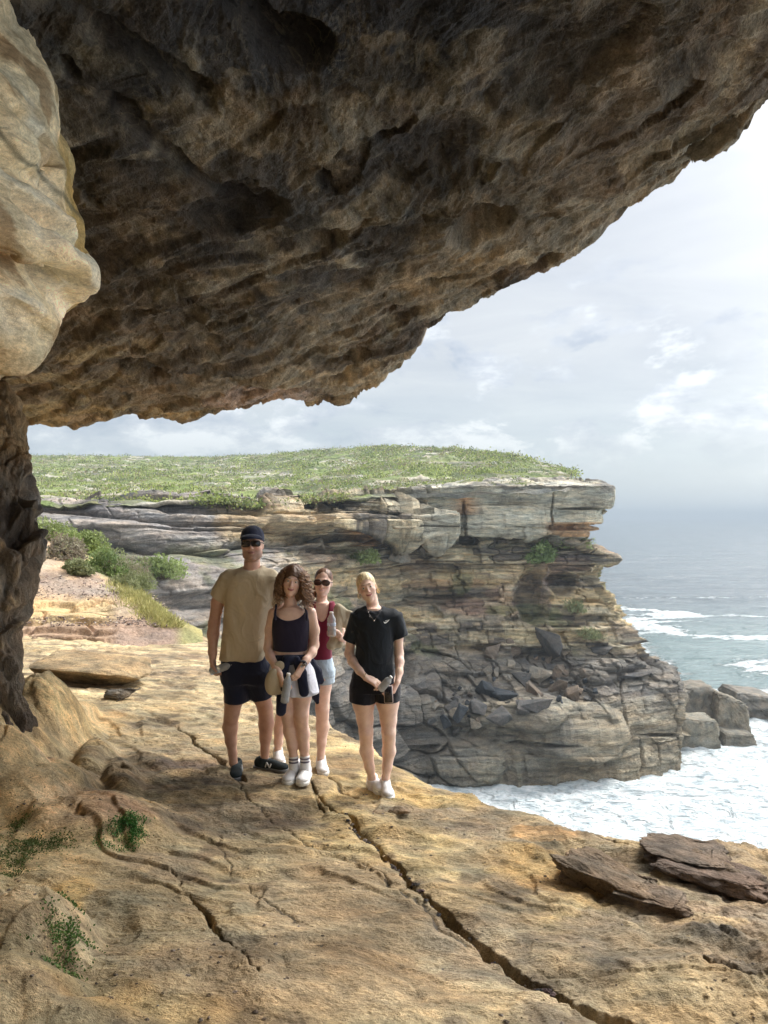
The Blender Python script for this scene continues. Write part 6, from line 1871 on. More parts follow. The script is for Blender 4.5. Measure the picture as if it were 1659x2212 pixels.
# ================================================================= curly haired woman
g1 = foot_at(700, 2010); g2 = foot_at(795, 2018)
c = Fig((g1[1] + g2[1]) / 2 + 0.05, (500, 940), (350, 2040), 'curly haired woman in dark tank top and white skirt, standing in front of the others')
c.base((float(c.P(720, 1900)[0]), c.dep, float(g2[2])))
print('curly', g1, g2, c.dep)
SKW = (0.76, 0.51, 0.405)
hc_, hM, hs = c.P(716, 482, -0.01), rotm(4, 2, 10), 0.93
S = c.S(yd=(-0.35, 0.3))
c.limb(S, [(700, 590, 0.02, .045), (700, 680, 0.02, .048)], 0.03)
S.loft(c.rings([(672, 660, 745, .05), (690, 605, 810, .065), (715, 575, 845, .078), (760, 568, 848, .088), (860, 566, 842, .098), (930, 578, 828, .088), (1000, 584, 818, .082), (1060, 572, 834, .090), (1150, 548, 868, .105), (1240, 548, 880, .105)]), 0.03)
c.limb(S, [(572, 722, 0, .040), (545, 850, 0.01, .036), (532, 990, 0.0, .032), (548, 1050, -0.05, .033), (590, 1130, -0.13, .026), (622, 1185, -0.19, .022)])
c.limb(S, [(855, 718, 0, .042), (882, 850, 0.01, .038), (882, 965, 0.0, .034), (862, 1025, -0.05, .034), (820, 1080, -0.12, .027), (792, 1120, -0.17, .022)])
c.limb(S, [(640, 1200, 0, .080), (664, 1360, 0, .062), (678, 1480, -0.01, .050), (684, 1530, 0, .044), (700, 1620, 0.02, .050), (716, 1730, 0.02, .038), (724, 1810, 0.02, .029), (726, 1900, 0.02, .030)])
c.limb(S, [(800, 1200, 0, .082), (792, 1360, 0, .066), (786, 1490, -0.02, .051), (787, 1540, -0.01, .045), (798, 1630, 0.02, .049), (806, 1740, 0.02, .037), (810, 1815, 0.02, .029), (810, 1900, 0.02, .030)])
Lh = head_sdf(S, hc_, hM, hs)
hand(S, c.P(622, 1188, -0.19), (0.30, -0.25, -1.0), (0.85, 0.4, 0.0), -1, (30, 48, 35), 0.92)
hand(S, c.P(790, 1124, -0.17), (-0.55, -0.25, -1.0), (-0.7, 0.5, 0.0), 1, (28, 40, 35), 0.92)
c_body = sdf_obj('body', S, M['skin'], c.e, c.o, lambda V: face_color(V, hc_, hM, hs, SKW, (0.52, 0.17, 0.15), (0.16, 0.09, 0.05), None, 0.003))
eyes(Lh, hM, hs, c.e, c.o)
S = c.S(y=(620, 1030), yd=(-0.25, 0.25))
rg = c.rings([(700, 585, 832, .085), (760, 566, 850, .097), (850, 563, 845, .108), (930, 572, 834, .098), (1004, 576, 826, .094)])
S.loft(rg, 0.01, grow=0.003)
S.ell(c.P(702, 682, 0), (.117, .3, .088), 0.005, None, 's')
for sx, xx in ((-1, 560), (1, 868)): S.cap(c.P(xx, 700, -.2), c.P(xx, 700, .2), .036, .036, 0.004, mode='s')
for x0, x1 in ((592, 585), (812, 826)):
    for dy0 in (-0.072,):
        c.limb(S, [(x0, 662, 0.0, .010), (x0, 672, -.045, .010), (x1, 725, -0.080, .010), (x1, 770, -0.088, .011)], 0.004)
    c.limb(S, [(x0, 662, 0.0, .010), (x0, 675, .05, .010), (x1, 740, 0.085, .010), (x1, 780, 0.09, .010)], 0.004)
sdf_obj('tank_top', S, M['plum'], c.e, c.o, disp=folds(0.003, seed=3, s=9), sm=2)
S = c.S(y=(1040, 1380), yd=(-0.3, 0.3))
S.loft(c.rings([(1060, 570, 838, .100), (1150, 545, 876, .120), (1250, 552, 900, .128), (1328, 575, 912, .132)]), 0.01)
sdf_obj('skirt', S, M['white'], c.e, c.o, disp=folds(0.012, seed=4, s=9, vert=0.15), sm=2)
# dark jacket knotted round the waist
S = c.S(y=(1000, 1500), yd=(-0.35, 0.35))
S.loft(c.rings([(1028, 572, 834, .098), (1062, 562, 842, .106), (1092, 556, 852, .110)]), 0.01, grow=0.006)
S.ell(c.P(698, 1008, -.12), (.055, .1, .040), 0.01, None, 's')
S.ell(c.P(690, 1072, -.12), (.045, .028, .03), 0.02)
c.limb(S, [(670, 1078, -.13, .028), (652, 1180, -.15, .030), (645, 1290, -.15, .034), (636, 1380, -.14, .037), (628, 1465, -.13, .036)], 0.01, sy=0.5)
c.limb(S, [(745, 1078, -.13, .028), (785, 1180, -.14, .034), (806, 1325, -.14, .036)], 0.01, sy=0.5)
c.limb(S, [(850, 1090, .02, .030), (895, 1170, .08, .046), (925, 1235, .10, .034)], 0.01, sy=0.6)
c.limb(S, [(800, 1100, .11, .05), (870, 1280, .12, .055), (905, 1400, .12, .014)], 0.01, sy=0.4)
c.limb(S, [(600, 1100, .11, .05), (640, 1280, .13, .06)], 0.01, sy=0.4)
sdf_obj('jacket', S, M['navy'], c.e, c.o, disp=folds(0.008, seed=5, s=12, vert=0.3), sm=1)
# socks
def socks(fig, a, b, r, stripes, mat_col=(0.74, 0.74, 0.76), nm='sock'):
    S = Sdf(np.minimum(a, b) - 0.06, np.maximum(a, b) + 0.06, 0.004)
    S.cone(b, a, r * 0.95, r, 0.004)
    def col(V):
        C = np.ones((len(V), 3)) * np.array(mat_col)
        for z0, z1 in stripes:
            zt = a[2] - (a[2] - b[2]) * z0; zb = a[2] - (a[2] - b[2]) * z1
            C[(V[:, 2] < zt) & (V[:, 2] > zb)] = (0.10, 0.08, 0.13)
        return C
    if 'sockm' not in M:
        mm_, nt_, bb_ = new_mat('knit_sock'); nt_.put(bb_.inputs['Base Color'], nt_.attr('Col')); bb_.inputs['Roughness'].default_value = 0.9
        nt_.l.new(nt_.bump(nt_.noise(nt_.mapping(nt_.coord(), (1, 1, 0.2)), 300, 2), 0.002), bb_.inputs['Normal']); M['sockm'] = mm_
    sdf_obj(nm, S, M['sockm'], fig.e, fig.o, col)
socks(c, c.P(724, 1806, 0.02), c.P(727, 1925, 0.02), .037, ((0.12, 0.22), (0.32, 0.42)))
socks(c, c.P(810, 1802, 0.02), c.P(810, 1925, 0.02), .037, ((0.12, 0.22), (0.32, 0.42)))
shoe(c.e, c.o, (float(c.P(724, 1900)[0]), g1[1] + 0.12, g1[2]), -16, M['whiteleather'], M['sole'], 0.26, 0.102, high=0.035)
shoe(c.e, c.o, (float(c.P(808, 1900)[0]), g2[1] + 0.12, g2[2]), -6, M['whiteleather'], M['sole'], 0.26, 0.104, high=0.035)
# curls
rs = np.random.RandomState(3)
S = c.S(x=(520, 860), y=(350, 700), yd=(-0.22, 0.25), h=0.005)
S.ell(Lh(0, 0.035, 0.040), np.array([0.084, 0.086, 0.080]), 0.02, hM)
S.ell(Lh(0, 0.016, 0.050), np.array([0.084, 0.102, 0.090]) * hs, 0.02, hM)
for sx in (-1, 1):
    S.cap(Lh(sx * 0.078, 0.015, 0.02), Lh(sx * 0.088 - 0.01, 0.03, -0.11), .032, .036, 0.03)
S.cap(Lh(0, 0.06, 0.0), Lh(0, 0.07, -0.11), .075, .07, 0.03)
S.ell(Lh(0, -0.085, -0.03), np.array([0.050, 0.10, 0.080]), 0.008, hM, 's')
hcol = np.array((0.105, 0.052, 0.028)); hcol2 = np.array((0.46, 0.26, 0.125))
hair = sdf_obj('hair', S, M['hair'], c.e, c.o, lambda V: hcol + (hcol2 - hcol) * 0.25 * np.clip((hc_[2] - V[:, 2]) / 0.15, 0, 1)[:, None], disp=lambda V, N: 0.012 * fbm3(V[:, 0] * 28, V[:, 1] * 28, V[:, 2] * 22, 3, 960), sm=1)
mm = Multi()
for i in range(640):
    a = rs.uniform(-2.75, 2.75)       # round the head, 0 = away from the viewer
    el = rs.uniform(-0.1, 1.35)
    rr = np.array([math.sin(a) * math.cos(el) * 0.095, math.cos(a) * math.cos(el) * 0.095 + 0.02, math.sin(el) * 0.092 + 0.045])
    if rr[1] < -0.02 and abs(rr[0]) < 0.04 and rr[2] < 0.075: continue
    p0 = Lh(*rr)
    wob = rs.normal(size=3) * 0.016; ln = rs.uniform(0.13, 0.26) * (1.0 if el < 1 else 1.15)
    out = hM @ np.array([math.sin(a), math.cos(a) * 0.8, 0]); turns = rs.uniform(3, 5.5); rad = rs.uniform(0.010, 0.018); ph = rs.uniform(0, 6.28)
    pts = []
    n = 26
    for j in range(n):
        t = j / (n - 1)
        ctr = p0 + wob * t + out * (0.036 * math.sin(min(1, t * 1.6) * 1.57) * rs.uniform(0.96, 1.04)) + np.array([0, 0, -1]) * ln * t ** 1.2
        q = ph + turns * 6.28 * t
        ctr = ctr + rad * min(1, 4 * t) * np.array([math.cos(q), math.sin(q), 0.4 * math.sin(q)])
        pts.append(ctr)
    lc = (np.array(pts) - hc_) @ hM / hs
    if ((lc[:, 1] < -0.035) & (np.abs(lc[:, 0] - 0.004) < 0.060) & (lc[:, 2] < 0.035)).any(): continue
    V, Q = tube(pts, np.linspace(0.0034, 0.0018, n), 4)
    tt = rs.rand()
    mm.add(V, Q, hcol + (hcol2 - hcol) * (0.15 + 0.85 * tt * rs.rand()))
mm.obj('curls', M['hair'], hair, c.o)
# watch
wp = c.P(800, 1108, -0.158); wd = c.P(792, 1120, -0.17) - c.P(820, 1080, -0.12); wd /= np.linalg.norm(wd)
V, Q = lathe([(-0.011, .0265), (-0.010, .028), (0.010, .028), (0.011, .0265)], wp, wd, 20)
wt = mesh_np('watch', V - c.o, Q, M['blackshorts'], c.e)
def plate(name, ctr, ux, uz, w_, h_, t_, mat, parent, origin, bev=0.003):
    ux = np.array(ux, float); ux /= np.linalg.norm(ux); uz = np.array(uz, float); uz -= ux * (uz @ ux); uz /= np.linalg.norm(uz); uy = np.cross(uz, ux)
    bm = bmesh.new(); bmesh.ops.create_cube(bm, size=1)
    for v in bm.verts:
        q = v.co; v.co = Vector(np.array(ctr) - origin + ux * q.x * w_ + uy * q.y * t_ + uz * q.z * h_)
    bmesh.ops.bevel(bm, geom=list(bm.edges), offset=bev, segments=2, affect='EDGES')
    me = bpy.data.meshes.new(name); bm.to_mesh(me); bm.free(); me.materials.append(mat)
    for p_ in me.polygons: p_.use_smooth = True
    return link(bpy.data.objects.new(name, me), parent)
fz = wp + np.array([0.002, -0.030, 0.004])
plate('watch_case', fz, (0.8, 0, 0.45), wd, 0.036, 0.040, 0.010, M['silver'], wt, c.o, 0.004)
plate('watch_face', fz + np.array([0, -0.005, 0]), (0.8, 0, 0.45), wd, 0.029, 0.033, 0.003, M['screen'], wt, c.o, 0.001)

# ================================================================= woman with sunglasses, behind
g1 = foot_at(945, 1945); g2 = foot_at(606, 1838)
b = Fig(g1[1] + 0.1, (560, 1150), (350, 2000), 'smiling woman in maroon tank top, denim shorts and sunglasses, behind the curly haired one')
b.base((float(b.P(850, 1850)[0]), b.dep, float(g1[2])))
print('back', g1, g2, b.dep)
d2 = float(g2[1] - b.dep)
hc_, hM, hs = b.P(950, 492, -0.01), rotm(-3, 0, 3), 0.93
S = b.S(yd=(-0.35, max(0.35, d2 + 0.2)))
b.limb(S, [(940, 580, 0.02, .043), (935, 670, 0.02, .046)], 0.03)
S.loft(b.rings([(640, 895, 980, .05), (660, 850, 1030, .062), (690, 832, 1050, .075), (760, 832, 1036, .088), (850, 838, 1018, .098), (950, 848, 1004, .088), (1040, 848, 1004, .092), (1140, 835, 1020, .105), (1220, 835, 1020, .105)]), 0.03)
b.limb(S, [(1040, 688, 0, .038), (1075, 800, 0.02, .034), (1102, 930, 0.0, .031), (1095, 925, -0.10, .030), (1075, 895, -0.20, .023)])
b.limb(S, [(850, 690, 0, .038), (815, 830, 0.06, .034), (790, 960, 0.08, .031), (800, 1040, -.02, .028)])
b.limb(S, [(955, 1160, 0, .080), (948, 1280, 0, .066), (943, 1450, -0.01, .054), (944, 1500, 0, .048), (946, 1580, 0.02, .053), (938, 1700, 0.0, .037), (933, 1790, 0, .029), (933, 1850, 0, .030)])
b.limb(S, [(870, 1160, 0, .080), (780, 1320, d2 * .3, .066), (660, 1460, d2 * .7, .05), (632, 1510, d2 * .8, .045), (618, 1590, d2, .046), (610, 1700, d2, .035), (607, 1770, d2, .028), (607, 1830, d2, .029)])
Lh = head_sdf(S, hc_, hM, hs)
hand(S, b.P(1075, 893, -0.20), (-0.75, -0.25, 0.55), (-0.2, -0.75, -0.4), 1, (35, 60, 45), 0.9)
sdf_obj('body', S, M['skin'], b.e, b.o, lambda V: face_color(V, hc_, hM, hs, SKW, (0.50, 0.16, 0.15), (0.16, 0.09, 0.05), None, 0.006, True))
S = b.S(y=(600, 1100), yd=(-0.25, 0.25))
S.loft(b.rings([(635, 862, 1030, .058), (660, 845, 1040, .070), (690, 826, 1050, .084), (760, 824, 1038, .098), (850, 828, 1022, .108), (950, 838, 1010, .100), (1062, 834, 1016, .108)]), 0.01, grow=0.003)
S.ell(b.P(948, 650, 0), (.053, .3, .140), 0.005, None, 's')
for xx in (828, 1064): S.cap(b.P(xx, 700, -.2), b.P(xx, 700, .2), .034, .034, 0.004, mode='s')
sdf_obj('tank_top', S, M['maroon'], b.e, b.o, disp=folds(0.003, seed=6, s=9), sm=2)
S = b.S(y=(1010, 1290), yd=(-0.3, 0.45))
S.loft(b.rings([(1030, 842, 1010, .100), (1120, 828, 1030, .115), (1190, 828, 1036, .118)]), 0.02)
S.cone(b.P(958, 1150, 0), b.P(962, 1250, 0), .086, .078, 0.015, 1, 1.15)
S.cone(b.P(870, 1150, 0), b.P(830, 1245, d2 * .2), .086, .078, 0.015, 1, 1.15)
sh_ = sdf_obj('shorts', S, M['denim'], b.e, b.o, disp=folds(0.007, seed=7, s=12), sm=1)
glasses(Lh, hM, hs, b.e, b.o, M['brownglass'], w=0.033, h=0.025, round_=2.3, frame_t=0.0032)
hcol = np.array((0.12, 0.055, 0.032))
S = b.S(x=(820, 1080), y=(350, 680), yd=(-0.2, 0.25), h=0.004)
S.ell(Lh(0, 0.024, 0.042), np.array([0.080, 0.092, 0.086]) * hs, 0.02, hM)
S.ell(Lh(0, -0.075, -0.020), np.array([0.064, 0.075, 0.098]) * hs, 0.010, hM, 's')
S.plane_cut(Lh(0, 0, -0.045), hM @ np.array([0, -0.9, -1]))
S.cap(Lh(-0.03, 0.09, 0.0), Lh(-0.085, 0.03, -0.11), .030, .026, 0.02); S.cap(Lh(-0.085, 0.03, -0.11), Lh(-0.105, -0.03, -0.18), .026, .012, 0.02)
def hdisp(Lc, hM, f=26):
    def g(V, N):
        q = (V - hc_) @ hM
        an = np.arctan2(q[:, 0], q[:, 2] - 0.0)
        return 0.0016 * fbm3(q[:, 0] * 90, q[:, 1] * 14, q[:, 2] * 14, 3, 970) + 0.001 * fbm3(q[:, 0] * 60, q[:, 1] * 20, q[:, 2] * 60, 2, 971)
    return g
def hcolf(a_, b_2, hc_, hM):
    def g(V):
        q = (V - hc_) @ hM; an = np.arctan2(q[:, 0], q[:, 2])
        t = np.clip(0.5 + 1.6 * fbm3(q[:, 0] * 130, q[:, 1] * 12, q[:, 2] * 16, 3, 972), 0, 1)[:, None]
        return np.array(a_) * (1 - t) + np.array(b_2) * t
    return g
sdf_obj('hair', S, M['hair'], b.e, b.o, hcolf((0.085, 0.038, 0.022), (0.20, 0.095, 0.05), hc_, hM), hdisp(Lh, hM), sm=1)
shoe(b.e, b.o, (float(b.P(934, 1850)[0]), g1[1] + 0.12, g1[2]), 10, M['whiteleather'], M['sole'], 0.25, 0.096, high=0.01, mark=M['lace'])
shoe(b.e, b.o, (float(b.P(606, 1850, d2)[0]), g2[1] + 0.02, g2[2]), 12, M['whiteleather'], M['sole'], 0.25, 0.096)
socks(b, b.P(607, 1775, d2), b.P(607, 1850, d2), .034, ())

# ================================================================= blond woman
g1 = foot_at(1330, 2068); g2 = foot_at(1422, 2098)
q = Fig(g2[1] + 0.05, (1080, 1610), (400, 2130), 'blond woman in black t-shirt and black shorts, standing alone at the right')
q.base((float(q.P(1360, 1900)[0]), q.dep, float(g2[2])))
print('blond', g1, g2, q.dep)
d2 = float(g1[1] - q.dep)
hc_, hM, hs = q.P(1283, 530, -0.01), rotm(4, 0, -16), 0.90
S = q.S(yd=(-0.35, 0.35))
q.limb(S, [(1318, 600, 0.03, .042), (1334, 705, 0.02, .048)], 0.03)
S.loft(q.rings([(680, 1290, 1385, .05), (700, 1235, 1440, .062), (730, 1205, 1480, .075), (800, 1210, 1470, .092), (950, 1225, 1455, .095), (1100, 1222, 1452, .09), (1200, 1190, 1480, .105), (1290, 1175, 1500, .108)]), 0.03)
q.limb(S, [(1212, 748, 0, .042), (1165, 900, 0.02, .037), (1148, 1030, 0.01, .033), (1172, 1090, -0.05, .033), (1225, 1160, -0.13, .026), (1272, 1210, -0.18, .021)])
q.limb(S, [(1492, 748, 0, .042), (1520, 900, 0.01, .036), (1526, 1030, 0.0, .032), (1530, 1090, -0.04, .032), (1528, 1170, -0.10, .026), (1516, 1240, -0.15, .021)])
q.limb(S, [(1262, 1250, 0, .092), (1255, 1400, 0, .080), (1268, 1530, 0, .060), (1276, 1630, -0.02, .050), (1277, 1680, 0, .045), (1280, 1770, 0.02, .050), (1302, 1890, d2 * .6, .035), (1320, 1970, d2, .028), (1326, 2040, d2, .029)])
q.limb(S, [(1432, 1250, 0, .092), (1440, 1400, 0, .082), (1446, 1530, 0, .060), (1448, 1630, -0.02, .050), (1449, 1680, 0, .045), (1450, 1770, 0.02, .049), (1436, 1890, 0, .035), (1424, 1975, 0, .028), (1422, 2050, 0, .029)])
Lh = head_sdf(S, hc_, hM, hs)
hand(S, q.P(1275, 1212, -0.18), (1.0, -0.25, -0.42), (0.3, 0.4, -1), 1, (25, 50, 40), 0.92)
hand(S, q.P(1514, 1246, -0.15), (-0.45, -0.2, -1.0), (-0.8, -0.1, 0.2), 1, (30, 45, 30), 0.92)
sdf_obj('body', S, M['skin'], q.e, q.o, lambda V: face_color(V, hc_, hM, hs, (0.78, 0.54, 0.43), (0.52, 0.17, 0.16), (0.24, 0.14, 0.07), None, 0.004))
eyes(Lh, hM, hs, q.e, q.o)
S = q.S(y=(660, 1240), yd=(-0.3, 0.3))
S.loft(q.rings([(672, 1275, 1395, .055, .01), (690, 1240, 1432, .072), (715, 1205, 1480, .088), (800, 1200, 1482, .110), (950, 1202, 1478, .118), (1100, 1196, 1476, .118), (1205, 1172, 1498, .125)]), 0.02)
S.cone(q.P(1225, 742, 0), q.P(1148, 932, 0.02), .068, .050, 0.03)
S.cone(q.P(1478, 742, 0), q.P(1538, 902, 0.01), .068, .056, 0.03)
S.cap(q.P(1235, 740, 0), q.P(1470, 740, 0), .05, .05, 0.03)
S.ell(q.P(1334, 650, -0.01), (.066, .085, .062), 0.005, None, 's')
tee = sdf_obj('t_shirt', S, M['black'], q.e, q.o, disp=folds(0.009, seed=8, s=8), sm=2)
S = q.S(y=(1160, 1420), yd=(-0.3, 0.35))
S.loft(q.rings([(1175, 1180, 1492, .118), (1240, 1162, 1512, .124), (1310, 1156, 1522, .122)]), 0.02)
S.cone(q.P(1258, 1270, 0), q.P(1250, 1395, 0), .100, .096, 0.01, 1, 1.1)
S.cone(q.P(1438, 1270, 0), q.P(1441, 1385, 0), .098, .094, 0.01, 1, 1.1)
sdf_obj('shorts', S, M['blackshorts'], q.e, q.o, disp=folds(0.005, seed=9, s=9), sm=2)
# the white swoosh emblem and small letters on the chest
def on_front(S_, x, z, y0, y1):
    i = int(round((x - S_.lo[0]) / S_.h)); k = int(round((z - S_.lo[2]) / S_.h)); j0 = int((y0 - S_.lo[1]) / S_.h)
    col = S_.a[i, max(j0, 0):, k]; j = int(np.argmax(col < 0)) + max(j0, 0)
    return S_.lo[1] + j * S_.h
pS = q.S(y=(660, 1240), yd=(-0.3, 0.3)); pS.loft(q.rings([(672, 1275, 1395, .055, .01), (690, 1240, 1432, .072), (715, 1205, 1480, .088), (800, 1200, 1482, .110), (950, 1202, 1478, .118), (1100, 1196, 1476, .118), (1205, 1172, 1498, .125)]), 0.02)
def chest(cx_, cy_, off=0.012):
    p = q.P(cx_, cy_, -0.1); p[1] = on_front(pS, p[0], p[2], q.dep - 0.25, q.dep) - off; return p
top = [(1410, 786), (1416, 792), (1424, 792), (1440, 784), (1456, 774)]; bot = [(1412, 794), (1418, 801), (1428, 799), (1442, 789), (1456, 775)]
sw = []
for t_, b2 in zip(top, bot): sw += [chest(*t_), chest(*b2)]
sw = np.array(sw); nn = len(top)
Vv = np.concatenate([sw, sw + np.array([0, 0.006, 0])])
Qs = []
for i in range(nn - 1):
    a0, a1, a2, a3 = 2 * i, 2 * i + 1, 2 * i + 3, 2 * i + 2
    Qs.append([a0, a1, a2, a3]); o_ = 2 * nn; Qs.append([a0 + o_, a3 + o_, a2 + o_, a1 + o_]); Qs.append([a0, a3, a3 + o_, a0 + o_]); Qs.append([a1, a1 + o_, a2 + o_, a2])
mesh_np('emblem', Vv - q.o, np.array(Qs), M['lace'], tee, smooth=False)
mmt = Multi()
L5 = {'N': [[(0, 0), (0, 1)], [(0, 1), (.7, 0)], [(.7, 0), (.7, 1)]], 'I': [[(0, 0), (0, 1)]], 'K': [[(0, 0), (0, 1)], [(.65, 1), (0, .5)], [(0, .5), (.65, 0)]], 'E': [[(0, 0), (0, 1)], [(0, 0), (.6, 0)], [(0, .5), (.5, .5)], [(0, 1), (.6, 1)]]}
cxx = 1422
for ch, wd_ in (('N', 8), ('I', 4), ('K', 8), ('E', 7)):
    for sg in L5[ch]:
        V, Q = tube([chest(cxx + p_[0] * 7, 786 - p_[1] * 8 - (cxx - 1422) * 0.12) for p_ in sg], 0.0011, 4); mmt.add(V, Q)
    cxx += wd_
mmt.obj('lettering', M['lace'], tee, q.o)
# necklace
mm = Multi()
nk = [(1290, 702), (1300, 730), (1318, 755), (1338, 775), (1356, 752), (1375, 728), (1388, 702)]
nk = catmull(np.array([[p] for p in nk], float), 30)[:, 0]
V, Q = tube([chest(x_, y_, 0.012) for x_, y_ in nk], 0.0007, 5); mm.add(V, Q)
V, Q = lathe([(-0.005, .003), (0, .006), (0.005, .003)], chest(1338, 778, 0.012), (0, 0, 1), 10); mm.add(V, Q)
mm.obj('necklace', M['silver'], q.e, q.o)
for sx, nm in ((-1, 'a'), (1, 'b')):
    ctr = Lh(sx * 0.082, -0.005, -0.050)
    an = np.linspace(0, 2 * math.pi, 20)
    V, Q = tube([ctr + hM @ np.array([0.009 * math.cos(t), -0.008 * math.cos(t), 0.014 * math.sin(t)]) for t in an], 0.0028, 6)
    mesh_np('earring', V - q.o, Q, M['gold'], q.e)
V, Q = tube([q.P(1266, 1204, -0.175) + np.array([0.010 * math.cos(t) * 0.5, 0.024 * math.sin(t), 0.024 * math.cos(t)]) for t in np.linspace(0, 2 * math.pi, 18)], 0.0022, 5)
mesh_np('bracelet', V - q.o, Q, M['gold'], q.e)
# blond hair drawn back
S = q.S(x=(1160, 1440), y=(400, 700), yd=(-0.2, 0.25), h=0.004)
S.ell(Lh(0, 0.022, 0.044), np.array([0.079, 0.096, 0.090]) * hs, 0.02, hM)
S.ell(Lh(0, -0.090, -0.022), np.array([0.064, 0.072, 0.102]) * hs, 0.010, hM, 's')
S.plane_cut(Lh(0, 0, -0.045), hM @ np.array([0, -0.9, -1]))
S.ell(Lh(0.01, 0.118, 0.03), np.array([0.035, 0.03, 0.035]), 0.01)
sdf_obj('hair', S, M['hair'], q.e, q.o, hcolf((0.58, 0.43, 0.23), (0.92, 0.78, 0.52), hc_, hM), hdisp(Lh, hM), sm=1)
rs = np.random.RandomState(8)
blond_hair = [o_ for o_ in q.e.children if o_.name.startswith('hair')][0]
mms = {-1: Multi(), 1: Multi()}
for i in range(14):
    sx = -1 if i % 2 else 1; z0 = rs.uniform(0.01, 0.05)
    p0 = Lh(sx * rs.uniform(0.060, 0.070), -0.055, z0); p1 = Lh(sx * 0.079, -0.035, z0 - 0.03); p2 = Lh(sx * (0.080 + 0.01 * rs.rand()), -0.020 + 0.02 * rs.rand(), z0 - rs.uniform(0.06, 0.10))
    V, Q = tube([p0, p1, p2], 0.0011, 4); mms[sx].add(V, Q, (0.75, 0.58, 0.34))
for sx in (-1, 1): mms[sx].obj('hair_strands', M['hair'], blond_hair, q.o)
socks(q, q.P(1319, 1985, d2), q.P(1328, 2072, d2), .036, (), (0.76, 0.70, 0.72)); socks(q, q.P(1424, 1990, 0), q.P(1421, 2090, 0), .036, (), (0.76, 0.72, 0.74))
shoe(q.e, q.o, (float(q.P(1330, 2040, d2)[0]), g1[1] + 0.05, g1[2]), 25, M['whiteleather'], M['sole'], 0.25, 0.096)
shoe(q.e, q.o, (float(q.P(1422, 2050)[0]), g2[1] + 0.05, g2[2]), 8, M['whiteleather'], M['sole'], 0.25, 0.096)

# ================================================================= things they hold
def bottle(ctr, axis, L_, r, lab, has_label=True):
    ctr = np.array(ctr); ax = np.array(axis, float); ax /= np.linalg.norm(ax)
    e = bpy.data.objects.new('water_bottle', None); link(e); e.location = ctr; tag(e, lab, 'bottle', 'plastic water bottles')
    h = L_ / 2
    prof = [(-h, r * .75), (-h + .006, r * .97), (-h * .7, r), (-h * .62, r * .93), (-h * .54, r), (-h * .3, r), (-h * .22, r * .93), (-h * .14, r), (h * .1, r), (h * .18, r * .93), (h * .28, r), (h * .45, r * .96), (h * .68, r * .62), (h * .82, r * .38), (h * .9, r * .36)]
    V, Q = lathe(prof, (0, 0, 0), ax, 24); mesh_np('bottle_body', V, Q, M['pet'], e)
    V, Q = lathe([(h * .86, r * .45), (h * .875, r * .47), (h * .99, r * .46), (h, r * .42)], (0, 0, 0), ax, 20); mesh_np('bottle_cap', V, Q, M['sole'], e)
    if has_label:
        V, Q = lathe([(-h * .14, r * 1.004), (-h * .13, r * 1.015), (h * .1, r * 1.015), (h * .11, r * 1.004)], (0, 0, 0), ax, 24); mesh_np('bottle_label', V, Q, M['label'], e)
bottle(m.P(180, 1138, -0.10), (0.95, -0.1, 0.32), 0.19, 0.031, 'crumpled clear water bottle held sideways in the man\'s hand', False)
bottle(c.P(672, 1290, -0.225), (0.14, 0.0, 1), 0.215, 0.031, 'clear water bottle hanging from the hand of the curly haired woman', False)
bottle(b.P(1014, 805, -0.27), (-0.02, 0, 1), 0.19, 0.033, 'clear water bottle held upright in front of the maroon top')
bottle(q.P(1425, 1255, -0.24), (0.62, -0.1, 0.75), 0.13, 0.028, 'small crumpled bottle clutched between the hands of the blond woman', False)
# phone
e = bpy.data.objects.new('phone', None); link(e); pc = q.P(1446, 1338, -0.225); e.location = pc; tag(e, 'phone in pale pink case pointing down in the blond woman\'s hand', 'phone')
ux = np.array([1.0, -0.35, 0.1]); uz = np.array([0.12, 0.1, 1])
plate('phone_case', pc, ux, uz, 0.068, 0.125, 0.010, M['pinkcase'], e, pc, 0.004)
plate('screen', pc + np.array([-0.001, -0.0060, 0]), ux, uz, 0.058, 0.113, 0.002, M['screen'], e, pc, 0.0008)
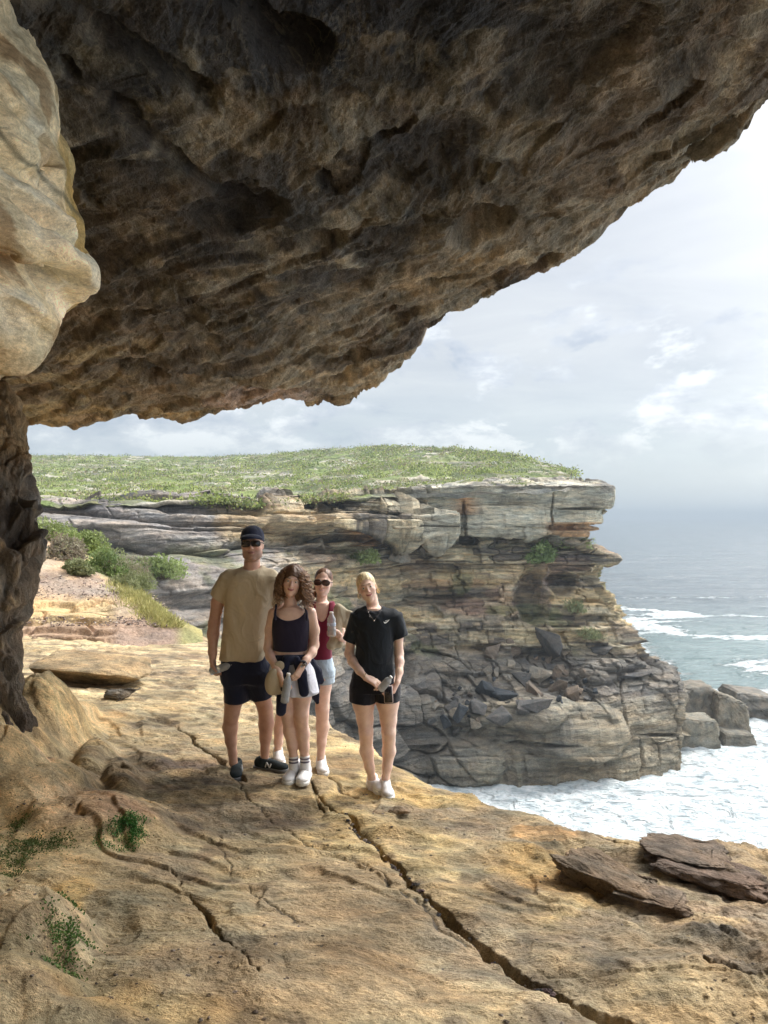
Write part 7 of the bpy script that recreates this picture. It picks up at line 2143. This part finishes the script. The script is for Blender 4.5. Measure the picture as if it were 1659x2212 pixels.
# beige hat under the arm of the woman in sunglasses
S = b.S(x=(950, 1220), y=(600, 1020), yd=(-0.35, 0.2), h=0.004)
hp = lambda x_, y_, d_: b.P(x_, y_, d_)
S.cap(hp(1062, 670, -.08), hp(1150, 735, -.10), .022, .018, 0.02, 0.6); S.cap(hp(1075, 700, -.10), hp(1120, 810, -.12), .035, .020, 0.03, 0.6); S.cap(hp(1150, 730, -.10), hp(1125, 815, -.12), .020, .018, 0.03, 0.6)
S.cap(hp(1060, 700, -.09), hp(1060, 790, -.12), .030, .030, 0.03, 0.6)
S.cap(hp(1050, 870, -.13), hp(1010, 965, -.15), .032, .030, 0.03, 0.6); S.cap(hp(1060, 880, -.12), hp(1075, 955, -.13), .028, .024, 0.03, 0.6); S.cap(hp(1060, 790, -.12), hp(1055, 880, -.13), .030, .03, 0.03, 0.6)
S.cap(hp(1005, 975, -.15), hp(1080, 962, -.13), .018, .018, 0.02, 0.8)
oo = hp(1060, 850, -.12)
o = sdf_obj('sun_hat', S, M['beige'], None, oo, disp=folds(0.006, seed=12, s=14), sm=1); o.location = oo
tag(o, 'folded beige sun hat tucked under the arm beside the maroon top', 'hat')
# beige cap in the hand of the curly haired woman
S = c.S(x=(490, 720), y=(1050, 1400), yd=(-0.36, 0.05), h=0.004)
S.ell(c.P(572, 1245, -.17), (.062, .045, .098), 0.01, rotm(0, 0, 8)); S.ell(c.P(590, 1250, -.15), (.052, .036, .085), 0.006, rotm(0, 0, 8), 's')
S.ell(c.P(622, 1130, -.15), (.040, .012, .045), 0.012, rotm(0, 0, -20)); S.ell(c.P(612, 1320, -.16), (.05, .012, .02), 0.02)
oo = c.P(572, 1245, -.17)
o = sdf_obj('hat', S, M['beige'], None, oo, sm=2); o.location = oo
tag(o, 'pale beige cap held against the skirt of the curly haired woman', 'cap')
print('people', time.time() - T0)
# ------------------------------------------------------------------ sea haze in the air
bm = bmesh.new(); bmesh.ops.create_cube(bm, size=1)
for v in bm.verts: v.co = Vector((v.co.x * 90000, 19000 + v.co.y * 40000, -4 + v.co.z * 70))
me = bpy.data.meshes.new('haze'); bm.to_mesh(me); bm.free()
hz = bpy.data.materials.new('haze_air'); hz.use_nodes = True
hn = hz.node_tree
hn.nodes.remove(hn.nodes['Principled BSDF'])
pv = hn.nodes.new('ShaderNodeVolumePrincipled')
pv.inputs['Color'].default_value = (0.42, 0.49, 0.56, 1)
pv.inputs['Density'].default_value = 0.0005
pv.inputs['Anisotropy'].default_value = 0.2
hn.links.new(pv.outputs[0], hn.nodes['Material Output'].inputs['Volume'])
me.materials.append(hz)
tag(link(bpy.data.objects.new('haze', me)), kind='stuff')
